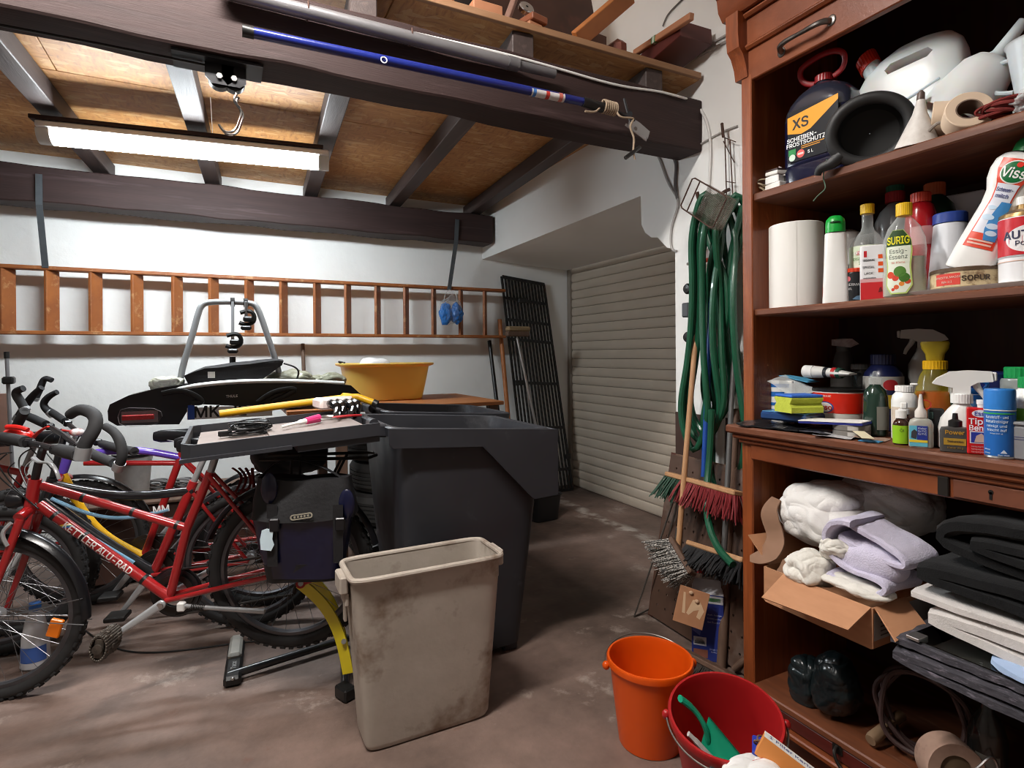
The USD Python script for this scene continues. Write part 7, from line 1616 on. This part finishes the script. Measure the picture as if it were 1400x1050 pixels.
# pannier hanging on the rack
bagm = M('navy_pannier_tarpaulin', '#0e1233', '#0b0e29', rough=.3, scale=5, bump=.004, bscale=16, coat=.25)
bagk = M('black_pannier_fabric', '#111114', '#17171a', rough=.6, scale=10, bump=.002, bscale=60)
T = Thing('pannier', 'navy blue and black roll-closure pannier hanging on the red bicycle', 'bag', mat=B.m @ frame((0, 0, 0), (1, 0, 0), (0, 1, 0), (0, 0, 1)))
q = lambda u, v, o=.16: B.px(u, v, o)
x0, x1 = q(345, 700)[0], q(487, 700)[0]; cx, hw = (x0 + x1) / 2, abs(x1 - x0) / 2; z1, z0 = q(415, 652)[2], q(415, 784)[2]
def bagpart(za, zb_, ka, kb, d0, d1, n=5): return loft([(za + (zb_ - za) * s, hw * (ka + (kb - ka) * s), d0 + (d1 - d0) * s, 4, cx, .155 - (0)) for s in np.linspace(0, 1, n)], 48, 4)
H_ = z1 - z0
bd = T.part('body', shake(bagpart(z0, z0 + H_ * .62, .72, .95, .055, .075), .010, 9, 5), bagm, label='navy blue lower bag')
T.part('bottom', shake(bagpart(z0 - .015, z0 + .05, .70, .76, .05, .06, 3), .004, 9, 6), bagk)
T.part('flap', shake(bagpart(z0 + H_ * .60, z1, .99, .90, .082, .05), .014, 8, 9), bagk, label='black upper flap')
for u0, v0 in ((368, 668), (474, 690)): T.part('blue_corner', ellipsoid(q(u0, v0, .215), (.028, .012, .055)), bagm, label='navy blue shoulder patch')
for u0, v0, v1 in ((372, 690, 775), (462, 690, 770)):
    T.part('strap', shake(hull([q(u0 + dx, v, o) for dx in (-7, 7) for v in (v0, v1) for o in (.228, .236)]), .003, 20), bagk); T.part('buckle', cbox(q(u0 + 3, (v0 * 2 + v1) / 3, .242), (.034, .012, .045), .004), gloss)
T.part('reflective_patch', moved(prism(Polygon([(-.02, -.035), (.014, -.04), (.024, -.02), (.018, .0), (.022, .03), (.0, .036), (-.016, .03), (-.022, .0)]), .003, 'xz'), rotz(math.pi), q(365, 737, .243)), plain('#cfe4ee', .35))
lg = rrect(.075, .019, .009).difference(rrect(.066, .011, .005)).union(shapely.union_all([Point(-.022 + .011 * k, 0).buffer(.0035) for k in range(5)]))
T.part('emblem', moved(prism(lg, .0015), frame(q(412, 706, .2405), (-1, 0, .12), (.12, 0, 1), (0, 1, 0))), plain('#9a9484', .4))
T.part('carry_strap', tube(spline([q(355, 655, .17), q(385, 630, .18), q(430, 634, .18), q(478, 660, .17)], 24), .012, 7, flat=.3), bagk)
single('rear_bundle', 'dark bundled bag with an orange edge lying on the carrier under the open bin lid', 'bag', cat(cloth_blob(at(395, 622, t=2.36), (.15, .10, .085), 91, .02, 9, 4)), bagk, smooth=True)
single('orange_strip', 'orange edge of something sticking out under the open bin lid', 'strip', beam(at(352, 614, t=2.24), at(412, 602, t=2.26), .03, .012, .004), plain('#c8501c', .4))
single('red_strap', 'tangle of dark red straps hanging below the bin lid on the red bicycle', 'strap', cat(*[tube(spline([at(318 + 9 * k, 640, t=2.25), at(330 + 6 * k, 655 + 4 * k, t=2.22), at(322 + 9 * k, 676 - 3 * k, t=2.24), at(340 + 3 * k, 668, t=2.25)], 16), .006, 6, flat=.5) for k in range(4)]), M('red_cord', '#7d2722', '#621c1a'))
# ---------------- bike trainer
t = Thing('bike_trainer', 'folding bicycle trainer with yellow legs and black tubes under the red rear wheel', 'trainer', tuple(at(400, 900, Z=0)), world=True)
tb = M('black_tube_paint', '#202124', rough=.3, coat=.4); yl3 = M('yellow_leg_paint', '#d9c51c', '#cdb915', rough=.3, scale=6, coat=.4)
p0, p1 = at(311, 924, Z=.028), at(476, 872, Z=.035)
t.part('base_tube', tube([p0, p1], .0155, 14), tb)
b0, b1 = at(318, 928, Z=.02), at(324, 880, Z=.02); t.part('front_foot', shake(beam(b0 - (b1 - b0) * .1, b1, .062, .04, .01), .0005, 5), black); t.part('foot_cover', beam(b0 + (b1 - b0) * .42, b1 + (b1 - b0) * .04, .05, .03, .01) .apply_translation((0, 0, .022)), M('grey_cover', '#a5a39c', rough=.4)); t.part('foot_bolt', ellipsoid(b0 + unit(EYE - b0) * .035, (.007, .007, .007), 1), M('bare_tin', '#b9b6b4'))
t.part('lettering', moved(text('Tacx', .018, bold=True), frame(b0 + (b1 - b0) * .22 + (0, 0, .0205), unit(b1 - b0), unit(np.cross((0, 0, 1), b1 - b0)), (0, 0, 1))), plain('#8c8c8a', .4))
def leg(off, pts):
    P = [B.m[:3, :3] @ B.px(u, v, off) + B.rear for u, v in pts]; P = spline(P, 24); T_ = np.gradient(P, axis=0); T_ /= np.linalg.norm(T_, axis=1, keepdims=True); N_ = np.cross(T_, B.n)
    rg = np.stack([P + N_ * w_ + B.n * s for w_, s in ((-.019, -.005), (.019, -.005), (.019, .005), (-.019, .005))], 1); return skin(rg)
t.part('leg', leg(.115, [(410, 797), (438, 822), (464, 868), (476, 920)]), yl3); t.part('leg', leg(-.13, [(425, 790), (447, 815), (462, 850), (470, 885)]), yl3)
bo = lambda u, v, o: B.m[:3, :3] @ B.px(u, v, o) + B.rear
t.part('axle_clamp', cat(cyl(bo(411, 798, .09), bo(411, 798, .128), .017), beam(bo(409, 799, .118), bo(432, 790, .118), .012, .018)), plain('#b3221f', .35)); t.part('clamp_bolt', cyl(bo(411, 798, .1285), bo(411, 798, .134), .009), M('bare_tin', '#b9b6b4')); t.part('leg_bolt', cyl(bo(470, 877, .12), bo(470, 877, .128), .009), M('bare_tin', '#b9b6b4'))
t.part('rear_foot', cbox(bo(472, 917, .115) * np.array((1, 1, 0)) + (0, 0, .024), (.05, .07, .046), .006, .4), black); t.part('rear_tube', tube([bo(472, 912, .115) * np.array((1, 1, 0)) + (0, 0, .03), bo(470, 885, -.13) * np.array((1, 1, 0)) + (0, 0, .03)], .0155, 12), tb)
t.part('roller_unit', moved(cyl((0, -.05, 0), (0, .05, 0), .045, 28), rotz(math.atan2(B.f[1], B.f[0])), B.rear + B.f * -.27 + (0, 0, -.20)), tb)
single('floor_cable', 'thin black cable lying on the floor below the pedal of the red bicycle', 'cable', tube(spline([at(100, 845, Z=.004), at(140, 878, Z=.004), at(190, 892, Z=.004), at(250, 889, Z=.004), at(320, 880, Z=.004), at(400, 872, Z=.004)], 50), .0035, 6), black)

# ---------------- the two bicycles behind
def plainbike(label, rear, front, R, cols, seat_h, barc, look):
    b = Bike(label, np.asarray(rear, float), np.asarray(front, float) - rear); L = np.linalg.norm(np.asarray(front)[:2] - np.asarray(rear)[:2]); hf = np.array((L, 0, front[2] - rear[2]))
    b.wheel((0, 0, 0), R, .05, ph=.2); b.wheel(hf, R, .05, tilt=barc, ph=.3)
    bb = np.array((look.get('bbx', .40), 0, -.03)); ht, hb_ = np.array((L - .20, 0, .36 + look['head'])), np.array((L - .165, 0, .25 + look['head'])); st = np.array((look.get('stx', .235), 0, seat_h))
    f1, f2, f3 = cols
    f = b.tubes('frame', [bb, st], look.get('r', .017), f3)
    b.tubes('head_tube', [hb_, ht], .021, f1, parent=f)
    b.part('top_tube', tube(spline([ht + (0, 0, -.03), (ht + st) / 2 + (0, 0, look['sag']), st + (0, 0, -.04)], 20), look.get('r', .017), 12), f1, parent=f); b.part('down_tube', tube(spline([hb_ + (0, 0, .02), (hb_ + bb) / 2 + (0, 0, look['bow']), bb], 20), look.get('rd', .019), 12), f2, parent=f)
    for s in (-1, 1):
        y = np.array((0, s * .055, 0)); b.tubes('chain_stay', [bb + y * .5, y], .009, f3, parent=f); b.tubes('seat_stay', [st + y * .4 + (0, 0, -.05), y], .008, f3, parent=f)
        b.tubes('fork_blade', [hb_ + (0, s * .058, -.03), hf * .4 + hb_ * .6 + (0, s * .06, 0)], .017, look['fork']); b.tubes('fork_leg', [hf * .4 + hb_ * .6 + (0, s * .06, 0), hf + (0, s * .06, 0)], .013, look['fork2'])
    b.tubes('fork_crown', [hb_ + (0, -.07, -.025), hb_, hb_ + (0, .07, -.025)], .019, look['fork'])
    b.part('chainring', disc(bb, .04, .092, -.045), iron); b.part('chainring', disc(bb, .04, .075, -.036), iron)
    for s in (-1, 1): b.part('crank_arm', hull(np.vstack([ellipsoid(bb + (0, s * .062, 0), (.016, .008, .016), 1).vertices, ellipsoid(bb + (s * .10, s * .07, -.13 * s), (.010, .006, .010), 1).vertices])), alu); b.part('pedal', cbox(bb + (s * .10, s * .115, -.13 * s), (.08, .08, .02), .004), black)
    b.tubes('chain', [bb + (0, -.045, .088), (0, -.05, .045)], .0045, iron, 6); b.part('sprocket', disc((0, 0, 0), .02, .05, -.05, .012), iron)
    b.tubes('seat_post', [st, st + (st - bb) * look['post']], .0135, alu); saddle(b, st + (st - bb) * (look['post'] + .02) + np.array((look.get('fwd', 0), 0, 0)))
    bars(b, ht, *look['bars'], lever=look.get('lever', alu), levers=look.get('levers', ()))
    for s in (.03, -.03): b.tubes('brake_cable', spline([ht + (.08, s * 4, .09), ht + (.13, s * 2, .04), ht + (.07, s, -.06), hb_ + (.0, s, -.02)], 20), .0026, black, 6)
    b.guard((0, 0, 0), R + .022, .4, 2.8)
    return b


ltblue, blackf = M('pale_blue_paint', '#7fa9c4', '#6f9ab8', rough=.3, scale=6, coat=.5), M('black_frame_paint', '#17181b', rough=.22, coat=.6)
b2 = plainbike('black and pale blue mountain bicycle directly behind the red one', (.10, 2.92, .315), (-.86, 3.12, .315), .315, (blackf, blackf, frm_red), .37, .12, dict(head=.06, sag=-.07, bow=.0, fork=frm_red, fork2=M('white_fork_leg', '#c9cbcd', rough=.3), post=.42, bars=([(88, 596, 2.5), (122, 619, 2.3), (156, 633, 2.16)], [(88, 596, 2.5), (62, 580, 2.66), (30, 566, 2.85)], [[(162, 638, 2.14), (167, 622, 2.13), (164, 604, 2.14), (156, 591, 2.16), (144, 583, 2.18)], [(24, 572, 2.8), (34, 556, 2.8), (46, 540, 2.8), (57, 530, 2.8)]]), r=.02, rd=.026))
b2.tubes('frame_stripe', spline([(.78, .017, .335), (.55, .021, .235), (.33, .022, .255)], 20), .008, ltblue, 8); b2.tubes('frame_stripe', [(.70, .025, .21), (.47, .025, .03)], .011, ltblue, 8)
b2.part('lettering', moved(text('MM', .028, bold=True), frame((.36, .0275, .262), (-1, 0, .06), (.06, 0, 1), (0, 1, 0))), plain('#e3e3e3', .4))
b3 = plainbike('red and violet bicycle with a straight top tube standing third from the front', (.18, 3.13, .33), (-.84, 3.31, .33), .33, (M('violet_paint', '#6a4fc4', '#5c43b0', rough=.25, scale=6, coat=.5), M('yellow_paint', '#d9a61c'), frm_red), .47, -.1, dict(head=.13, sag=.0, bow=-.08, fork=frm_red, fork2=frm_red, post=.12, bbx=.54, stx=.37, bars=([(108, 592, 2.85), (140, 607, 2.7), (184, 617, 2.5)], [(108, 592, 2.85), (86, 574, 3.0), (64, 560, 3.15)], [[(70, 566, 3.1), (60, 552, 3.1), (66, 543, 3.1), (78, 536, 3.1)], [(48, 545, 3.2), (56, 528, 3.2), (62, 518, 3.2), (71, 520, 3.2)]]), lever=plain('#c9241f', .3), levers=[[(84, 588, 2.8), (98, 590, 2.75), (112, 592, 2.7)]]))
b3.tubes('cross_tube', [(.37, 0, .405), (.78, 0, .43)], .0125, frm_red)
b4 = plainbike('bicycle with red brake parts mostly hidden at the left picture edge', (-.66, 3.56, .315), (-1.56, 3.78, .315), .315, (frm_red, frm_red, frm_red), .40, .15, dict(head=.10, sag=0, bow=0, fork=frm_red, fork2=frm_red, post=.3, bars=([(12, 606, 2.55), (24, 580, 2.5), (34, 562, 2.45)], [(12, 606, 2.55), (-20, 600, 2.7), (-50, 596, 2.8)], [[(34, 560, 2.5), (26, 546, 2.5), (22, 537, 2.5), (32, 531, 2.5)]]), lever=plain('#d02a22', .3), levers=[[(44, 600, 2.3), (54, 590, 2.28), (66, 583, 2.26)]]))
b4.part('brake_unit', moved(blob((0, 0, 0), (.05, .04, .036), .25, 5, 3, 3), (b4.inv @ np.r_[at(24, 596, t=2.3), 1])[:3]), plain('#c9241f', .25), label='red shifter and brake unit'); b4.part('shift_lever', tube(spline([(b4.inv @ np.r_[at(u, v, t=2.26), 1])[:3] for u, v in ((9, 584), (22, 584), (38, 588))], 12), .010, 8), plain('#c9241f', .25))
b3.part('bell', moved(ellipsoid((0, 0, 0), (.030, .022, .018)), (b3.inv @ np.r_[at(105, 591, t=2.6), 1])[:3]), M('white_red_bell', '#e0d8d8', '#c4443f', rough=.3, scale=30, sharp=.08))
# loose things among the bicycles
t = Thing('plastic_bucket', 'whitish plastic bucket with dark rim standing behind the bicycle handlebars', 'bucket', tuple(at(182, 700, Y=3.85) * np.array((1, 1, 0)) + (0, 0, .45)))
t.part('shell', lathe([(0, 0), (.072, 0), (.076, .004), (.093, .22), (.097, .222), (.097, .245), (.09, .245), (.07, .01), (0, .008)], 40), M('dirty_white', '#c2bdb8')); t.part('lid', lathe([(.099, .246), (.099, .26), (.085, .262), (0, .258)], 40), black)
t = Thing('storage_chest', 'old brown wooden chest behind the bicycles under the carrier', 'chest', (-.25, 3.98, 0), world=True)
t.part('body', box((-.75, 3.75, .02), (.25, 4.2, .43), .006), brownw); t.part('lid', box((-.77, 3.73, .4305), (.27, 4.22, .4495), .004), oldwood)
for k, (u, v, s_) in enumerate(((215, 650, .06), (232, 640, .05), (250, 655, .055))): single('cable_bundle', 'tangled grey cord heaped on the chest, ' + ('leftmost of three', 'middle of three', 'rightmost of three')[k], 'cable', moved(tube(scribble(9, (s_, s_, s_ * .6), 30 + k, 24), .005, 5), at(u, v, Y=3.95) * np.array((1, 1, 0)) + (0, 0, .45 + s_ * .6 + .006)), M('dim_cable', '#6b6766'))
t = Thing('spray_flask', 'white and blue plastic bottle on the floor behind the red front wheel', 'bottle', mat=frame(at(48, 815, Y=2.95) * np.array((1, 1, 0)) + (0, 0, .001), (1, 0, 0), (0, 1, 0), (0, 0, 1)))
t.part('body', lathe([(0, 0), (.045, 0), (.05, .006), (.045, .12), (.03, .2), (.015, .225)], 32), M('cool_white', '#d9dbe0')); t.part('cap', cap_ridged(.2255, .255, .02), blue); t.part('label', band(.0492, .03, .09, -1, 1), plain('#4a6fc0', .4))
t = Thing('leaning_pole', 'thin grey rod with black clamp standing at the left picture edge', 'pole', tuple(at(16, 640, Y=3.9)), world=True)
t.part('rod', tube([at(17, 640, Y=3.9), at(9, 484, Y=3.95)], .009, 10), greyp); t.part('tip', tube([at(9.4, 490, Y=3.95), at(8.8, 481, Y=3.95)], .012, 10), black); t.part('clamp', cbox(at(12, 520, Y=3.93), (.05, .05, .04), .008), black)
single('wooden_board', 'pale wooden board standing on end at the far left behind the bicycles', 'wooden board', box(at(-30, 700, Y=4.2) * np.array((1, 1, 0)) + (0, 0, 0.001), at(13, 538, Y=4.2) + (0, .03, 0), .003), M('grey_pink_wood', '#8a6a5c'))
# ================================================================ repeats of one kind belong together
GROUPS = {'ceiling_joist': 'joists of the wooden ceiling', 'ceiling_board': 'strand boards of the wooden ceiling', 'timber_beam': 'big timber beams', 'strip_lamp': 'fluorescent strip lamps', 'car_tyre': 'stacked car tyres',
          'flat_tin': 'flat grey tins on the counter', 'light_bulb': 'bulbs in the clear bag', 'coat_hook': 'black round knobs on the wall', 'steel_strap': 'straps holding the ladder', 'wheeled_bin': 'dark wheeled bins', 'bicycle': 'bicycles parked side by side',
          'tape_roll': 'paper tape rolls on the top shelf', 'wall_cable': 'cables on the right wall', 'wood_batten': 'pale slats on the storage deck', 'pole_hook': 'hooks of the grey pole', 'linen_bundle': 'white linen in the lower shelf', 'cable_bundle': None}
for prim in stage.GetPrimAtPath('/World').GetChildren():
    nm = prim.GetName(); base = nm[:-4] if nm[-4:-3] == '_' and nm[-3:].isdigit() else nm
    if GROUPS.get(base): prim.SetCustomDataByKey('group', GROUPS[base])
